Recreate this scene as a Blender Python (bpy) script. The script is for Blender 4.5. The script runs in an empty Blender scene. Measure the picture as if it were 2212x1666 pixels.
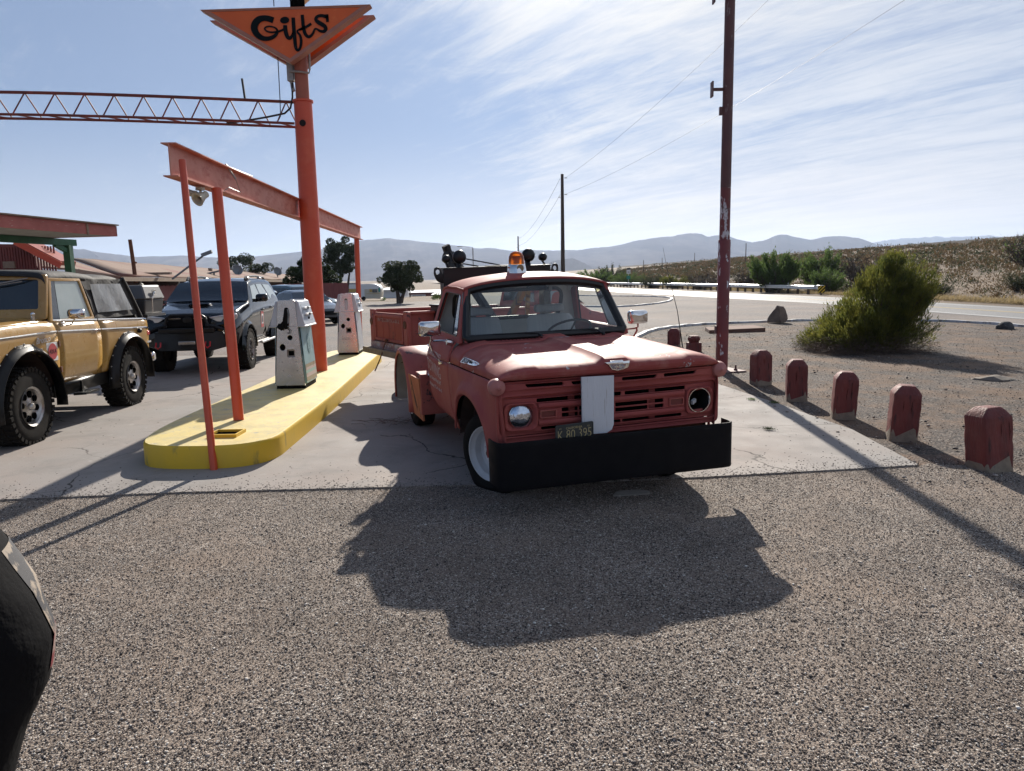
import bpy, bmesh, math, random
import numpy as np
from mathutils import Vector, Matrix, Euler
random.seed(7)
RND = np.random.RandomState(11)
S = bpy.context.scene
COL = S.collection
R = math.radians

# ------------------------------------------------------------------ camera
CAM_H, CAM_F, CAM_PITCH, CAM_ROLL = 1.8, 1590.0, R(8.31), -0.0181   # F in pixels of a 2212 px wide picture
def cam_axes():
    fw = Vector((0, math.cos(CAM_PITCH), -math.sin(CAM_PITCH))); r = Vector((1, 0, 0)); u = r.cross(fw)
    r2 = r*math.cos(CAM_ROLL)+u*math.sin(CAM_ROLL); u2 = -r*math.sin(CAM_ROLL)+u*math.cos(CAM_ROLL)
    return r2, u2, fw
_r, _u, _f = cam_axes()
cd = bpy.data.cameras.new("camera"); cam = bpy.data.objects.new("camera", cd); COL.objects.link(cam)
m3 = Matrix((_r, _u, -_f)).transposed()
cam.matrix_world = Matrix.Translation((0, 0, CAM_H)) @ m3.to_4x4()
cd.sensor_width = 36.0; cd.lens = 36.0*CAM_F/2212.0; cd.clip_start = 0.05; cd.clip_end = 60000
S.camera = cam

# ------------------------------------------------------------------ world, sun, exposure
SUN_EL, SUN_AZ = R(27.0), R(5.0)          # azimuth measured from +Y towards +X
sun_dir = Vector((math.sin(SUN_AZ)*math.cos(SUN_EL), math.cos(SUN_AZ)*math.cos(SUN_EL), math.sin(SUN_EL)))
W = bpy.data.worlds.new("World"); S.world = W; W.use_nodes = True
def build_world():
    nt = W.node_tree; N = nt.nodes; L = nt.links; N.clear()
    out = N.new("ShaderNodeOutputWorld"); bg = N.new("ShaderNodeBackground"); L.new(bg.outputs[0], out.inputs[0])
    sky = N.new("ShaderNodeTexSky"); sky.sky_type = 'NISHITA'; sky.sun_disc = False
    sky.sun_elevation = SUN_EL; sky.sun_rotation = SUN_AZ
    sky.air_density = 1.0; sky.dust_density = 0.7; sky.ozone_density = 1.6
    def M(op, a, b=None, c=None):
        n = N.new("ShaderNodeMath"); n.operation = op
        for i, v in enumerate((a, b, c)):
            if v is None: continue
            if isinstance(v, (int, float)): n.inputs[i].default_value = v
            else: L.new(v, n.inputs[i])
        return n.outputs[0]
    def ramp(v, pts):
        n = N.new("ShaderNodeMapRange"); n.interpolation_type = 'SMOOTHSTEP'
        L.new(v, n.inputs[0]); n.inputs[1].default_value = pts[0]; n.inputs[2].default_value = pts[1]
        n.inputs[3].default_value = pts[2] if len(pts) > 2 else 0; n.inputs[4].default_value = pts[3] if len(pts) > 2 else 1
        return n.outputs[0]
    tc = N.new("ShaderNodeTexCoord"); sx = N.new("ShaderNodeSeparateXYZ"); L.new(tc.outputs['Generated'], sx.inputs[0])
    x, y, z = sx.outputs
    zz = M('MAXIMUM', z, 0.0); den = M('ADD', zz, 0.10)
    px, py = M('DIVIDE', x, den), M('DIVIDE', y, den)      # a cloud layer high above, seen in perspective
    # streak axis: runs away to the lower left, towards the near right
    ca, sa = math.cos(R(-52)), math.sin(R(-52))
    u = M('ADD', M('MULTIPLY', px, ca), M('MULTIPLY', py, sa)); v = M('SUBTRACT', M('MULTIPLY', py, ca), M('MULTIPLY', px, sa))
    def noise(su, sv, off, det=6, rough=.6, dist=0.0):
        cb = N.new("ShaderNodeCombineXYZ"); L.new(M('MULTIPLY', u, su), cb.inputs[0]); L.new(M('MULTIPLY', v, sv), cb.inputs[1]); cb.inputs[2].default_value = off
        n = N.new("ShaderNodeTexNoise"); n.inputs['Scale'].default_value = 1; n.inputs['Detail'].default_value = det
        n.inputs['Roughness'].default_value = rough; n.inputs['Distortion'].default_value = dist
        L.new(cb.outputs[0], n.inputs['Vector']); return n.outputs['Fac']
    big = noise(.33, .75, 3.1, 3, .5, .3)
    mid = noise(.8, 3.1, 8.4, 7, .62, .5)
    fine = noise(2.2, 10.0, 1.7, 7, .66, .8)
    tuft = noise(1.9, 2.6, 21.0, 8, .72, 1.2)
    # wide cirrus sheet covers the right two thirds: v is the distance across the streaks
    sheet = ramp(M('ADD', px, M('MULTIPLY', py, .05)), (-.25, .55))
    cov = M('ADD', M('MULTIPLY', sheet, .36), M('MULTIPLY', big, .72))
    dens = M('ADD', M('ADD', M('MULTIPLY', cov, .95), M('MULTIPLY', mid, .70)), M('MULTIPLY', fine, .42))
    dens = M('ADD', dens, M('MULTIPLY', tuft, .40))
    cl = ramp(dens, (1.12, 1.66))
    # low on the horizon everything melts into pale haze
    low = ramp(z, (.21, .0, 0, 1))
    # sun glow on thin cloud and dust
    sv = N.new("ShaderNodeVectorMath"); sv.operation = 'DOT_PRODUCT'; L.new(tc.outputs['Generated'], sv.inputs[0]); sv.inputs[1].default_value = sun_dir
    dt = M('MAXIMUM', sv.outputs['Value'], 0.0)
    glow = M('POWER', dt, 14.0); glow2 = M('POWER', dt, 90.0)
    cloudy = N.new("ShaderNodeMixRGB"); cloudy.inputs[0].default_value = 0
    s1 = N.new("ShaderNodeVectorMath"); s1.operation = 'MULTIPLY_ADD'; L.new(sky.outputs[0], s1.inputs[0]); s1.inputs[1].default_value = (.50, .345, .20); s1.inputs[2].default_value = (1, 1, 1)
    skyc = N.new("ShaderNodeVectorMath"); skyc.operation = 'DIVIDE'; L.new(sky.outputs[0], skyc.inputs[0]); L.new(s1.outputs[0], skyc.inputs[1])
    # cloud light
    cb = N.new("ShaderNodeMixRGB"); cb.blend_type = 'MIX'; cb.inputs[1].default_value = (3.7, 3.95, 4.45, 1); cb.inputs[2].default_value = (5.3, 5.1, 4.75, 1)
    L.new(M('MINIMUM', M('ADD', M('MULTIPLY', glow, 1.3), M('MULTIPLY', low, .3)), 1.0), cb.inputs[0])
    mix = N.new("ShaderNodeMixRGB"); L.new(M('MULTIPLY', cl, .86), mix.inputs[0]); L.new(skyc.outputs[0], mix.inputs[1]); L.new(cb.outputs[0], mix.inputs[2])
    lowc = N.new("ShaderNodeMixRGB"); lowc.inputs[1].default_value = (3.7, 3.9, 4.35, 1); lowc.inputs[2].default_value = (5.9, 5.2, 4.4, 1); L.new(M('POWER', M('MAXIMUM', M('ADD', M('MULTIPLY', x, .30), M('MULTIPLY', y, .95)), 0.0), 12.0), lowc.inputs[0])
    mixl = N.new("ShaderNodeMixRGB"); L.new(M('MULTIPLY', low, .70), mixl.inputs[0]); L.new(mix.outputs[0], mixl.inputs[1]); L.new(lowc.outputs[0], mixl.inputs[2])
    gl = N.new("ShaderNodeMixRGB"); gl.blend_type = 'ADD'; gl.inputs[0].default_value = 1; L.new(mixl.outputs[0], gl.inputs[1])
    gc = N.new("ShaderNodeVectorMath"); gc.operation = 'SCALE'; gc.inputs[0].default_value = (1.0, .97, .92); L.new(M('ADD', M('MULTIPLY', glow2, 1.4), M('MULTIPLY', glow, .15)), gc.inputs['Scale'])
    L.new(gc.outputs[0], gl.inputs[2])
    L.new(gl.outputs[0], bg.inputs[0]); bg.inputs[1].default_value = 0.10
build_world()
sl = bpy.data.lights.new("sun", 'SUN'); sl.energy = 4.4; sl.angle = R(0.55); sl.color = (1.0, .93, .83)
so = bpy.data.objects.new("sun", sl); COL.objects.link(so)
so.rotation_euler = (-sun_dir).to_track_quat('-Z', 'Y').to_euler()
S.view_settings.view_transform = 'Standard'; S.view_settings.look = 'None'; S.view_settings.gamma = 1.0
S.view_settings.use_curve_mapping = False; S.view_settings.exposure = 0.88
S.render.engine = 'CYCLES'
S.cycles.use_denoising = True; S.cycles.max_bounces = 8; S.cycles.transparent_max_bounces = 24
S.cycles.sample_clamp_indirect = 6.0; S.cycles.caustics_refractive = False; S.cycles.caustics_reflective = False
S.cycles.volume_bounces = 0

# ------------------------------------------------------------------ helpers
def srgb(r, g, b):
    f = lambda c: (c/255/12.92) if c/255 <= .04045 else ((c/255+.055)/1.055)**2.4
    return (f(r), f(g), f(b), 1)

class MB:
    def __init__(s): s.v = []; s.f = []; s.mi = []; s.cur = 0
    def add(s, vs, fs):
        o = len(s.v); s.v.extend([tuple(p) for p in vs])
        for f in fs: s.f.append(tuple(i+o for i in f)); s.mi.append(s.cur)
        return s
    def hexa(s, p):   # 8 points: bottom 4 ccw, top 4 ccw
        return s.add(p, [(3, 2, 1, 0), (4, 5, 6, 7), (0, 1, 5, 4), (1, 2, 6, 5), (2, 3, 7, 6), (3, 0, 4, 7)])
    def box(s, c, d, rot=None, taper=1.0):
        hx, hy, hz = d[0]/2, d[1]/2, d[2]/2; P = []
        for z, t in ((-hz, 1), (hz, taper)):
            for x, y in ((-hx, -hy), (hx, -hy), (hx, hy), (-hx, hy)): P.append(Vector((x*t, y*t, z)))
        if rot is not None:
            m = rot if isinstance(rot, Matrix) else Euler(rot).to_matrix()
            P = [m @ p for p in P]
        c = Vector(c); return s.hexa([p+c for p in P])
    def bar(s, a, b, w, h, up=(0, 0, 1)):   # rectangular bar from a to b
        a, b = Vector(a), Vector(b); d = (b-a).normalized(); up = Vector(up)
        if abs(d.dot(up)) > .95: up = Vector((0, 1, 0))
        x = d.cross(up).normalized(); y = x.cross(d).normalized()
        q = [(-1, -1), (1, -1), (1, 1), (-1, 1)]
        return s.hexa([a+x*i*w/2+y*j*h/2 for i, j in q]+[b+x*i*w/2+y*j*h/2 for i, j in q])
    def cyl(s, a, b, r, r2=None, n=16, caps=True):
        return s.tube([a, b], [r, r if r2 is None else r2], n, caps)
    def tube(s, pts, r, n=8, caps=True, flat=1.0):
        pts = [Vector(p) for p in pts]; k = len(pts); rs = r if isinstance(r, (list, tuple)) else [r]*k
        V = []; pu = None
        for i, p in enumerate(pts):
            d = (pts[min(i+1, k-1)]-pts[max(i-1, 0)]).normalized()
            if pu is None:
                up = Vector((0, 0, 1)) if abs(d.z) < .9 else Vector((1, 0, 0))
                x = d.cross(up).normalized()
            else:
                x = (pu - d*pu.dot(d)).normalized()
            pu = x; y = d.cross(x)
            for j in range(n):
                a = 2*math.pi*j/n; V.append(p+(x*math.cos(a)+y*math.sin(a)*flat)*rs[i])
        F = []
        for i in range(k-1):
            for j in range(n):
                F.append((i*n+j, i*n+(j+1) % n, (i+1)*n+(j+1) % n, (i+1)*n+j))
        if caps: F += [tuple(range(n-1, -1, -1)), tuple((k-1)*n+j for j in range(n))]
        return s.add(V, F)
    def lathe(s, prof, o=(0, 0, 0), ax=(0, 0, 1), n=32, close=False, caps=False):   # prof: (radius, height along axis)
        ax = Vector(ax).normalized(); t = Vector((1, 0, 0)) if abs(ax.x) < .8 else Vector((0, 0, 1))
        x = ax.cross(t).normalized(); y = ax.cross(x); o = Vector(o); V = []; k = len(prof)
        for r, h in prof:
            for j in range(n):
                a = 2*math.pi*j/n; V.append(o+ax*h+(x*math.cos(a)+y*math.sin(a))*r)
        F = []
        for i in range(k if close else k-1):
            i2 = (i+1) % k
            for j in range(n): F.append((i*n+j, i*n+(j+1) % n, i2*n+(j+1) % n, i2*n+j))
        if caps and not close:
            if prof[0][0] > 1e-4: F.append(tuple(range(n-1, -1, -1)))
            if prof[-1][0] > 1e-4: F.append(tuple((k-1)*n+j for j in range(n)))
        return s.add(V, F)
    def grid(s, G, flip=False, wrap=False):
        nr, nc = len(G), len(G[0]); V = [p for row in G for p in row]; F = []
        for i in range(nr-1):
            for j in range(nc if wrap else nc-1):
                j2 = (j+1) % nc
                q = (i*nc+j, i*nc+j2, (i+1)*nc+j2, (i+1)*nc+j); F.append(q[::-1] if flip else q)
        return s.add(V, F)
    def ball(s, c, r, sc=(1, 1, 1), n=14, m=8, rot=None):
        c = Vector(c); G = []
        for i in range(m+1):
            th = math.pi*i/m; row = []
            for j in range(n):
                a = 2*math.pi*j/n; p = Vector((math.sin(th)*math.cos(a)*sc[0], math.sin(th)*math.sin(a)*sc[1], math.cos(th)*sc[2]))*r
                if rot is not None: p = rot @ p
                row.append(c+p)
            G.append(row)
        return s.grid(G, wrap=True)
    def build(s, name, mat, parent=None, smooth=True, ang=38, bevel=0, solid=0, subs=0, weld=True):
        me = bpy.data.meshes.new(name); me.from_pydata([tuple(p) for p in s.v], [], s.f)
        mats = mat if isinstance(mat, (list, tuple)) else [mat]
        for m in mats: me.materials.append(m)
        if len(mats) > 1: me.polygons.foreach_set('material_index', s.mi)
        bm = bmesh.new(); bm.from_mesh(me)
        if weld: bmesh.ops.remove_doubles(bm, verts=bm.verts, dist=1e-5)
        bmesh.ops.recalc_face_normals(bm, faces=bm.faces)
        bm.to_mesh(me); bm.free()
        if smooth:
            me.shade_smooth(); me.set_sharp_from_angle(angle=R(ang))
        o = bpy.data.objects.new(name, me); COL.objects.link(o)
        if parent is not None: o.parent = parent
        if solid:
            md = o.modifiers.new("s", 'SOLIDIFY'); md.thickness = solid; md.offset = -1
        if bevel:
            md = o.modifiers.new("b", 'BEVEL'); md.width = bevel; md.segments = 2; md.limit_method = 'ANGLE'; md.angle_limit = R(40)
        if subs:
            md = o.modifiers.new("u", 'SUBSURF'); md.levels = subs; md.render_levels = subs
        return o

def tag(o, label=None, cat=None, group=None, kind=None):
    if label: o['label'] = label
    if cat: o['category'] = cat
    if group: o['group'] = group
    if kind: o['kind'] = kind
    return o
def thing(name, label, cat, loc=(0, 0, 0), rot=(0, 0, 0), group=None):
    o = bpy.data.objects.new(name, None); COL.objects.link(o); o.empty_display_size = .2
    o.location = loc; o.rotation_euler = rot
    return tag(o, label, cat, group)
def copy_tree(o, parent=None):
    c = o.copy(); COL.objects.link(c); c.parent = parent
    for ch in list(o.children): copy_tree(ch, c)
    return c

def rrect(x0, x1, y0, y1, r=.02, n=5):
    r = min(r, (x1-x0)/2-1e-4, (y1-y0)/2-1e-4); P = []
    for cx, cy, a0 in ((x1-r, y1-r, 0), (x0+r, y1-r, 90), (x0+r, y0+r, 180), (x1-r, y0+r, 270)):
        for k in range(n+1):
            a = R(a0+90*k/n); P.append((cx+r*math.cos(a), cy+r*math.sin(a)))
    return P
def ellipse(cx, cy, rx, ry, n=20): return [(cx+rx*math.cos(2*math.pi*k/n), cy+ry*math.sin(2*math.pi*k/n)) for k in range(n)]
def roundpoly(P, r, n=4):
    out = []; k = len(P)
    for i in range(k):
        a, b, c = Vector(P[i-1]), Vector(P[i]), Vector(P[(i+1) % k])
        d1, d2 = (a-b), (c-b); rr = min(r, d1.length*.45, d2.length*.45); p, q = b+d1.normalized()*rr, b+d2.normalized()*rr
        for t in range(n+1):
            t /= n; out.append(tuple(p*(1-t)**2+b*2*t*(1-t)+q*t*t))
    return out
def plate(mb, loops, th, fn, bevel=0.0):
    """flat plate with holes in (a,b), thickness th, each vertex mapped by fn(a,b,c)"""
    cu = bpy.data.curves.new("t", 'CURVE'); cu.dimensions = '2D'; cu.fill_mode = 'BOTH'; cu.extrude = max(th/2-bevel, 1e-5); cu.bevel_depth = bevel; cu.bevel_resolution = 1; cu.offset = -bevel
    for lp in loops:
        sp = cu.splines.new('POLY'); sp.points.add(len(lp)-1); sp.use_cyclic_u = True
        for i, p in enumerate(lp): sp.points[i].co = (p[0], p[1], 0, 1)
    ob = bpy.data.objects.new("t", cu); COL.objects.link(ob)
    bpy.context.view_layer.update()
    me = bpy.data.meshes.new_from_object(ob.evaluated_get(bpy.context.evaluated_depsgraph_get()))
    mb.add([fn(*v.co) for v in me.vertices], [tuple(p.vertices) for p in me.polygons])
    bpy.data.objects.remove(ob); bpy.data.curves.remove(cu); bpy.data.meshes.remove(me)
    return mb
def text(mb, s, size, fn, th=.004, spacing=1.0, fit=None, shear=0, align='CENTER', off=0.0):
    cu = bpy.data.curves.new("t", 'FONT'); cu.body = s; cu.size = size; cu.extrude = th/2; cu.align_x = align; cu.align_y = 'CENTER'; cu.space_character = spacing; cu.shear = shear; cu.offset = off
    cu.resolution_u = 3
    ob = bpy.data.objects.new("t", cu); COL.objects.link(ob); bpy.context.view_layer.update()
    me = bpy.data.meshes.new_from_object(ob.evaluated_get(bpy.context.evaluated_depsgraph_get()))
    xs = [v.co.x for v in me.vertices]; ys = [v.co.y for v in me.vertices]
    if fit and xs:
        mx, my = (max(xs)+min(xs))/2, (max(ys)+min(ys))/2; kx, ky = fit[0]/(max(xs)-min(xs)), fit[1]/(max(ys)-min(ys))
    else: mx = my = 0; kx = ky = 1
    mb.add([fn((v.co.x-mx)*kx, (v.co.y-my)*ky, v.co.z) for v in me.vertices], [tuple(p.vertices) for p in me.polygons])
    bpy.data.objects.remove(ob); bpy.data.curves.remove(cu); bpy.data.meshes.remove(me)
    return mb
def spline(P, n=6):
    P = [np.array(p, float) for p in P]; out = []
    for i in range(len(P)-1):
        a = P[max(i-1, 0)]; b = P[i]; c = P[i+1]; d = P[min(i+2, len(P)-1)]
        for k in range(n):
            t = k/n; out.append(.5*((2*b)+(-a+c)*t+(2*a-5*b+4*c-d)*t*t+(-a+3*b-3*c+d)*t**3))
    out.append(P[-1]); return out
def ribbon(mb, pts, fn, th=.006):   # pts (x,y,width)
    S_ = spline(pts, 7); L_, R_ = [], []
    for i, p in enumerate(S_):
        q = S_[min(i+1, len(S_)-1)]-S_[max(i-1, 0)]; d = q[:2]/(np.linalg.norm(q[:2])+1e-9); nrm = np.array((-d[1], d[0]))
        L_.append(p[:2]+nrm*p[2]/2); R_.append(p[:2]-nrm*p[2]/2)
    mb.grid([[fn(a[0], a[1], th) for a in L_], [fn(a[0], a[1], th) for a in R_]])
    mb.grid([[fn(a[0], a[1], 0) for a in L_], [fn(a[0], a[1], th) for a in L_]]); mb.grid([[fn(a[0], a[1], 0) for a in R_], [fn(a[0], a[1], th) for a in R_]])

# ------------------------------------------------------------------ materials
def mat(name, base, rough=.6, metal=0.0, var=None, vs=3.0, vd=5, patch=None, ps=8.0, pt=(.55, .62), pstretch=(1, 1, 1), patch2=None, p2s=25., p2t=(.6, .66),
        bump=0.0, bs=60.0, bdist=.01, spec=.5, coat=0.0, coords='Object', rvar=0.0, trans=0.0, alpha=1.0, sss=0, translucent=0.0, emit=None, estr=0, vstretch=(1, 1, 1), grad=None):
    m = bpy.data.materials.new(name); m.use_nodes = True; nt = m.node_tree; N = nt.nodes; L = nt.links; N.clear()
    out = N.new("ShaderNodeOutputMaterial"); b = N.new("ShaderNodeBsdfPrincipled"); L.new(b.outputs[0], out.inputs[0])
    if len(base) == 3: base = (*base, 1)
    b.inputs['Base Color'].default_value = base; b.inputs['Roughness'].default_value = rough; b.inputs['Metallic'].default_value = metal
    b.inputs['Specular IOR Level'].default_value = spec; b.inputs['Coat Weight'].default_value = coat; b.inputs['Coat Roughness'].default_value = .08
    b.inputs['Transmission Weight'].default_value = trans; b.inputs['Alpha'].default_value = alpha
    if emit: b.inputs['Emission Color'].default_value = emit; b.inputs['Emission Strength'].default_value = estr
    tc = N.new("ShaderNodeTexCoord")
    def nz(scale, detail=5, st=(1, 1, 1), rough=.6, off=0):
        mp = N.new("ShaderNodeMapping"); mp.inputs['Scale'].default_value = st; mp.inputs['Location'].default_value = (off, off*.7, off*.3); L.new(tc.outputs[coords], mp.inputs[0])
        n = N.new("ShaderNodeTexNoise"); n.inputs['Scale'].default_value = scale; n.inputs['Detail'].default_value = detail; n.inputs['Roughness'].default_value = rough
        L.new(mp.outputs[0], n.inputs['Vector']); return n.outputs['Fac']
    col = None
    def mixc(fac, a, bcol):
        x = N.new("ShaderNodeMixRGB"); L.new(fac, x.inputs[0])
        if a is None: x.inputs[1].default_value = base
        elif isinstance(a, tuple): x.inputs[1].default_value = a
        else: L.new(a, x.inputs[1])
        x.inputs[2].default_value = bcol if len(bcol) == 4 else (*bcol, 1); return x.outputs[0]
    def rng(v, a, c):
        r = N.new("ShaderNodeMapRange"); L.new(v, r.inputs[0]); r.inputs[1].default_value = a; r.inputs[2].default_value = c; return r.outputs[0]
    if var is not None: col = mixc(rng(nz(vs, vd, vstretch), .3, .7), None, var)
    if patch is not None: col = mixc(rng(nz(ps, 6, pstretch, .65, 4.2), *pt), col, patch)
    if patch2 is not None: col = mixc(rng(nz(p2s, 5, (1, 1, 1), .7, 9.1), *p2t), col, patch2)
    if col is not None: L.new(col, b.inputs['Base Color'])
    if rvar:
        r = rng(nz(vs*2.3, 5, (1, 1, 1), .6, 2.2), .3, .7); mm = N.new("ShaderNodeMath"); mm.operation = 'MULTIPLY_ADD'; L.new(r, mm.inputs[0]); mm.inputs[1].default_value = rvar; mm.inputs[2].default_value = rough-rvar/2; L.new(mm.outputs[0], b.inputs['Roughness'])
    if bump:
        bp = N.new("ShaderNodeBump"); bp.inputs['Strength'].default_value = bump; bp.inputs['Distance'].default_value = bdist; L.new(nz(bs, 4, vstretch), bp.inputs['Height']); L.new(bp.outputs[0], b.inputs['Normal'])
    if translucent:
        tr = N.new("ShaderNodeBsdfTranslucent"); ms = N.new("ShaderNodeMixShader"); ms.inputs[0].default_value = translucent
        if col is not None: L.new(col, tr.inputs[0])
        else: tr.inputs[0].default_value = base
        L.new(b.outputs[0], ms.inputs[1]); L.new(tr.outputs[0], ms.inputs[2]); L.new(ms.outputs[0], out.inputs[0])
    m['bsdf'] = b.name
    return m
def glassmat(name, tint=(.8, .9, .9), rough=.02, opacity=.12, dark=(.02, .03, .03)):
    """thin pane: mostly see-through, some reflection, some dust"""
    m = bpy.data.materials.new(name); m.use_nodes = True; nt = m.node_tree; N = nt.nodes; L = nt.links; N.clear()
    out = N.new("ShaderNodeOutputMaterial"); tr = N.new("ShaderNodeBsdfTransparent"); tr.inputs[0].default_value = (*tint, 1)
    gl = N.new("ShaderNodeBsdfGlossy"); gl.inputs['Roughness'].default_value = rough; gl.inputs[0].default_value = (.9, .95, 1, 1)
    df = N.new("ShaderNodeBsdfDiffuse"); df.inputs[0].default_value = (*dark, 1)
    fr = N.new("ShaderNodeFresnel"); fr.inputs[0].default_value = 1.5
    m1 = N.new("ShaderNodeMixShader"); m1.inputs[0].default_value = opacity; L.new(tr.outputs[0], m1.inputs[1]); L.new(df.outputs[0], m1.inputs[2])
    m2 = N.new("ShaderNodeMixShader"); L.new(fr.outputs[0], m2.inputs[0]); L.new(m1.outputs[0], m2.inputs[1]); L.new(gl.outputs[0], m2.inputs[2]); L.new(m2.outputs[0], out.inputs[0])
    return m
M = {}
M['truck'] = mat("faded_red_paint", (.31, .066, .064, 1), .62, var=(.37, .10, .08, 1), vs=1.4, patch=(.29, .060, .062, 1), ps=2.4, pt=(.5, .68), patch2=(.50, .48, .46, 1), p2s=9., p2t=(.745, .76), bump=.05, bs=40, bdist=.004, rvar=.16, spec=.2)
M['hoodpaint'] = mat('faded_red_hood_paint', (.30, .064, .060, 1), .64, var=(.34, .088, .076, 1), vs=1.6, patch=(.43, .20, .16, 1), ps=2.2, pt=(.5, .72), patch2=(.46, .46, .48, 1), p2s=4.2, p2t=(.632, .640), bump=.05, bs=40, bdist=.004, rvar=.16, spec=.2)
M['truckworn'] = mat("worn_red_paint", (.30, .06, .055, 1), .55, var=(.40, .11, .08, 1), vs=3, patch=(.05, .03, .035, 1), ps=7, pt=(.60, .64), patch2=(.5, .4, .35, 1), p2s=20, p2t=(.72, .76), bump=.1, bs=30)
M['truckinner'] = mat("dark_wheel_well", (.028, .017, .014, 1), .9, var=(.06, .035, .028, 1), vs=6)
M['primer'] = mat("orange_rusty_plate", (.52, .19, .085, 1), .7, var=(.42, .13, .06, 1), vs=5, patch=(.05, .03, .025, 1), ps=7, pt=(.58, .64), pstretch=(1.6, 1, .5), bump=.15, bs=40)
M['cabin'] = mat("grey_cabin_paint", (.62, .64, .64, 1), .6, var=(.52, .54, .55, 1), vs=5)
M['seat'] = mat("grey_seat_fabric", (.52, .54, .54, 1), .9, var=(.44, .46, .47, 1), vs=9, bump=.4, bs=40, bdist=.01, vstretch=(.2, 8, .2))
M['rubber'] = mat("black_rubber", (.006, .006, .007, 1), .75, var=(.014, .013, .012, 1), vs=9, bump=.15, bs=70, spec=.3)
M['tyre'] = mat("tyre_rubber", (.008, .008, .009, 1), .85, var=(.020, .018, .016, 1), vs=7, bump=.2, bs=60, spec=.12)
M['tyredust'] = mat("dusty_tyre_rubber", (.010, .010, .010, 1), .9, var=(.026, .023, .020, 1), vs=5, patch=(.07, .06, .05, 1), ps=3, pt=(.58, .75), bump=.25, bs=70, spec=.12)
M['gasket'] = mat("black_window_rubber", (.006, .006, .007, 1), .45)
M['chrome'] = mat("chrome", (.80, .80, .80, 1), .10, 1.0, var=(.62, .62, .63, 1), vs=20, rvar=.08)
M['steel'] = mat("scuffed_stainless", (.60, .585, .565, 1), .24, 1.0, var=(.50, .48, .46, 1), vs=5, patch=(.46, .44, .42, 1), ps=4, pt=(.6, .85), bump=.03, bs=6, bdist=.02, rvar=.14)
M['whitewheel'] = mat("white_wheel_paint", (.70, .71, .73, 1), .45, var=(.58, .58, .58, 1), vs=8, patch=(.24, .13, .07, 1), ps=14, pt=(.68, .72))
M['rust'] = mat("rust", (.20, .08, .035, 1), .9, var=(.09, .04, .03, 1), vs=20, bump=.5, bs=50)
M['bumper'] = mat("scuffed_black_paint", (.0045, .005, .0065, 1), .6, var=(.008, .008, .010, 1), vs=4, patch=(.04, .04, .042, 1), ps=9, pt=(.66, .74), pstretch=(1, .3, 4), bump=.12, bs=14, bdist=.01, rvar=.2, spec=.12)
M['black'] = mat("black_paint", (.006, .0065, .0075, 1), .36, var=(.011, .011, .012, 1), vs=6, rvar=.15, spec=.35)
M['blackmatte'] = mat("matte_black", (.004, .004, .005, 1), .8, spec=.2)
M['void'] = mat("dark_inside", (.004, .004, .004, 1), 1.0, spec=0)
M['whitewood'] = mat("white_painted_board", (.66, .68, .72, 1), .7, var=(.60, .62, .66, 1), vs=5, patch=(.34, .31, .28, 1), ps=26, pt=(.60, .66), pstretch=(1, 2.6, .10), bump=.35, bs=60, vstretch=(1, 3, .3))
M['lens'] = mat("headlight_glass", (.62, .70, .80, 1), .07, .95, var=(.45, .50, .60, 1), vs=18, bump=.25, bs=30, bdist=.01)
M['plateblack'] = mat("worn_black_plate", (.022, .028, .030, 1), .5, var=(.04, .045, .045, 1), vs=20, patch=(.16, .15, .13, 1), ps=30, pt=(.66, .72))
M['plateyellow'] = mat("faded_yellow_paint", (.52, .43, .20, 1), .6, var=(.36, .31, .18, 1), vs=60)
M['amber'] = None
M['islandtop'] = mat("worn_yellow_paint", (.64, .50, .16, 1), .55, var=(.68, .56, .24, 1), vs=1.3, patch=(.50, .42, .20, 1), ps=4, pt=(.45, .7), patch2=(.36, .33, .24, 1), p2s=11, p2t=(.58, .68), bump=.25, bs=16, bdist=.01, coords='Object', rvar=.2)
M['islandside'] = mat("yellow_kerb_paint", (.74, .47, .022, 1), .5, var=(.66, .43, .035, 1), vs=3, patch=(.24, .19, .07, 1), ps=6, pt=(.60, .72), pstretch=(1, 1, .35), patch2=(.36, .33, .25, 1), p2s=24, p2t=(.68, .72), bump=.15, bs=18)
M['orange'] = mat("orange_red_paint", (.62, .085, .030, 1), .42, var=(.54, .072, .032, 1), vs=1.2, patch=(.64, .13, .055, 1), ps=3, pt=(.5, .8), bump=.05, bs=25, rvar=.15)
M['orangedull'] = mat("dull_orange_paint", (.40, .115, .065, 1), .6, var=(.30, .085, .055, 1), vs=2, patch=(.2, .08, .06, 1), ps=10, pt=(.62, .7), bump=.08, bs=25)
M['beam'] = mat("weathered_orange_beam", (.50, .16, .105, 1), .6, var=(.58, .25, .18, 1), vs=4, patch=(.42, .10, .06, 1), ps=9, pt=(.5, .65), patch2=(.2, .08, .06, 1), p2s=18, p2t=(.68, .72), pstretch=(1, .4, 1.2))
M['trussred'] = mat("rusty_red_steel", (.24, .045, .032, 1), .6, var=(.12, .035, .03, 1), vs=4, patch=(.35, .06, .04, 1), ps=5, pt=(.55, .7))
M['signface'] = mat("orange_sign_face", (.72, .13, .022, 1), .55, var=(.64, .105, .022, 1), vs=2, patch=(.78, .18, .045, 1), ps=3, pt=(.55, .75))
M['signframe'] = mat("tan_brown_sign_frame", (.34, .14, .10, 1), .6, var=(.42, .19, .13, 1), vs=5, patch=(.16, .06, .04, 1), ps=14, pt=(.66, .72))
M['signedge'] = mat("pale_sign_edge", (.62, .50, .42, 1), .6, var=(.50, .33, .25, 1), vs=8, patch=(.2, .08, .05, 1), ps=18, pt=(.62, .70))
M['signink'] = mat("black_sign_letters", (.006, .010, .013, 1), .7, spec=.1)
M['cream'] = mat("cream_sign", (.70, .60, .36, 1), .6)
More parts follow.
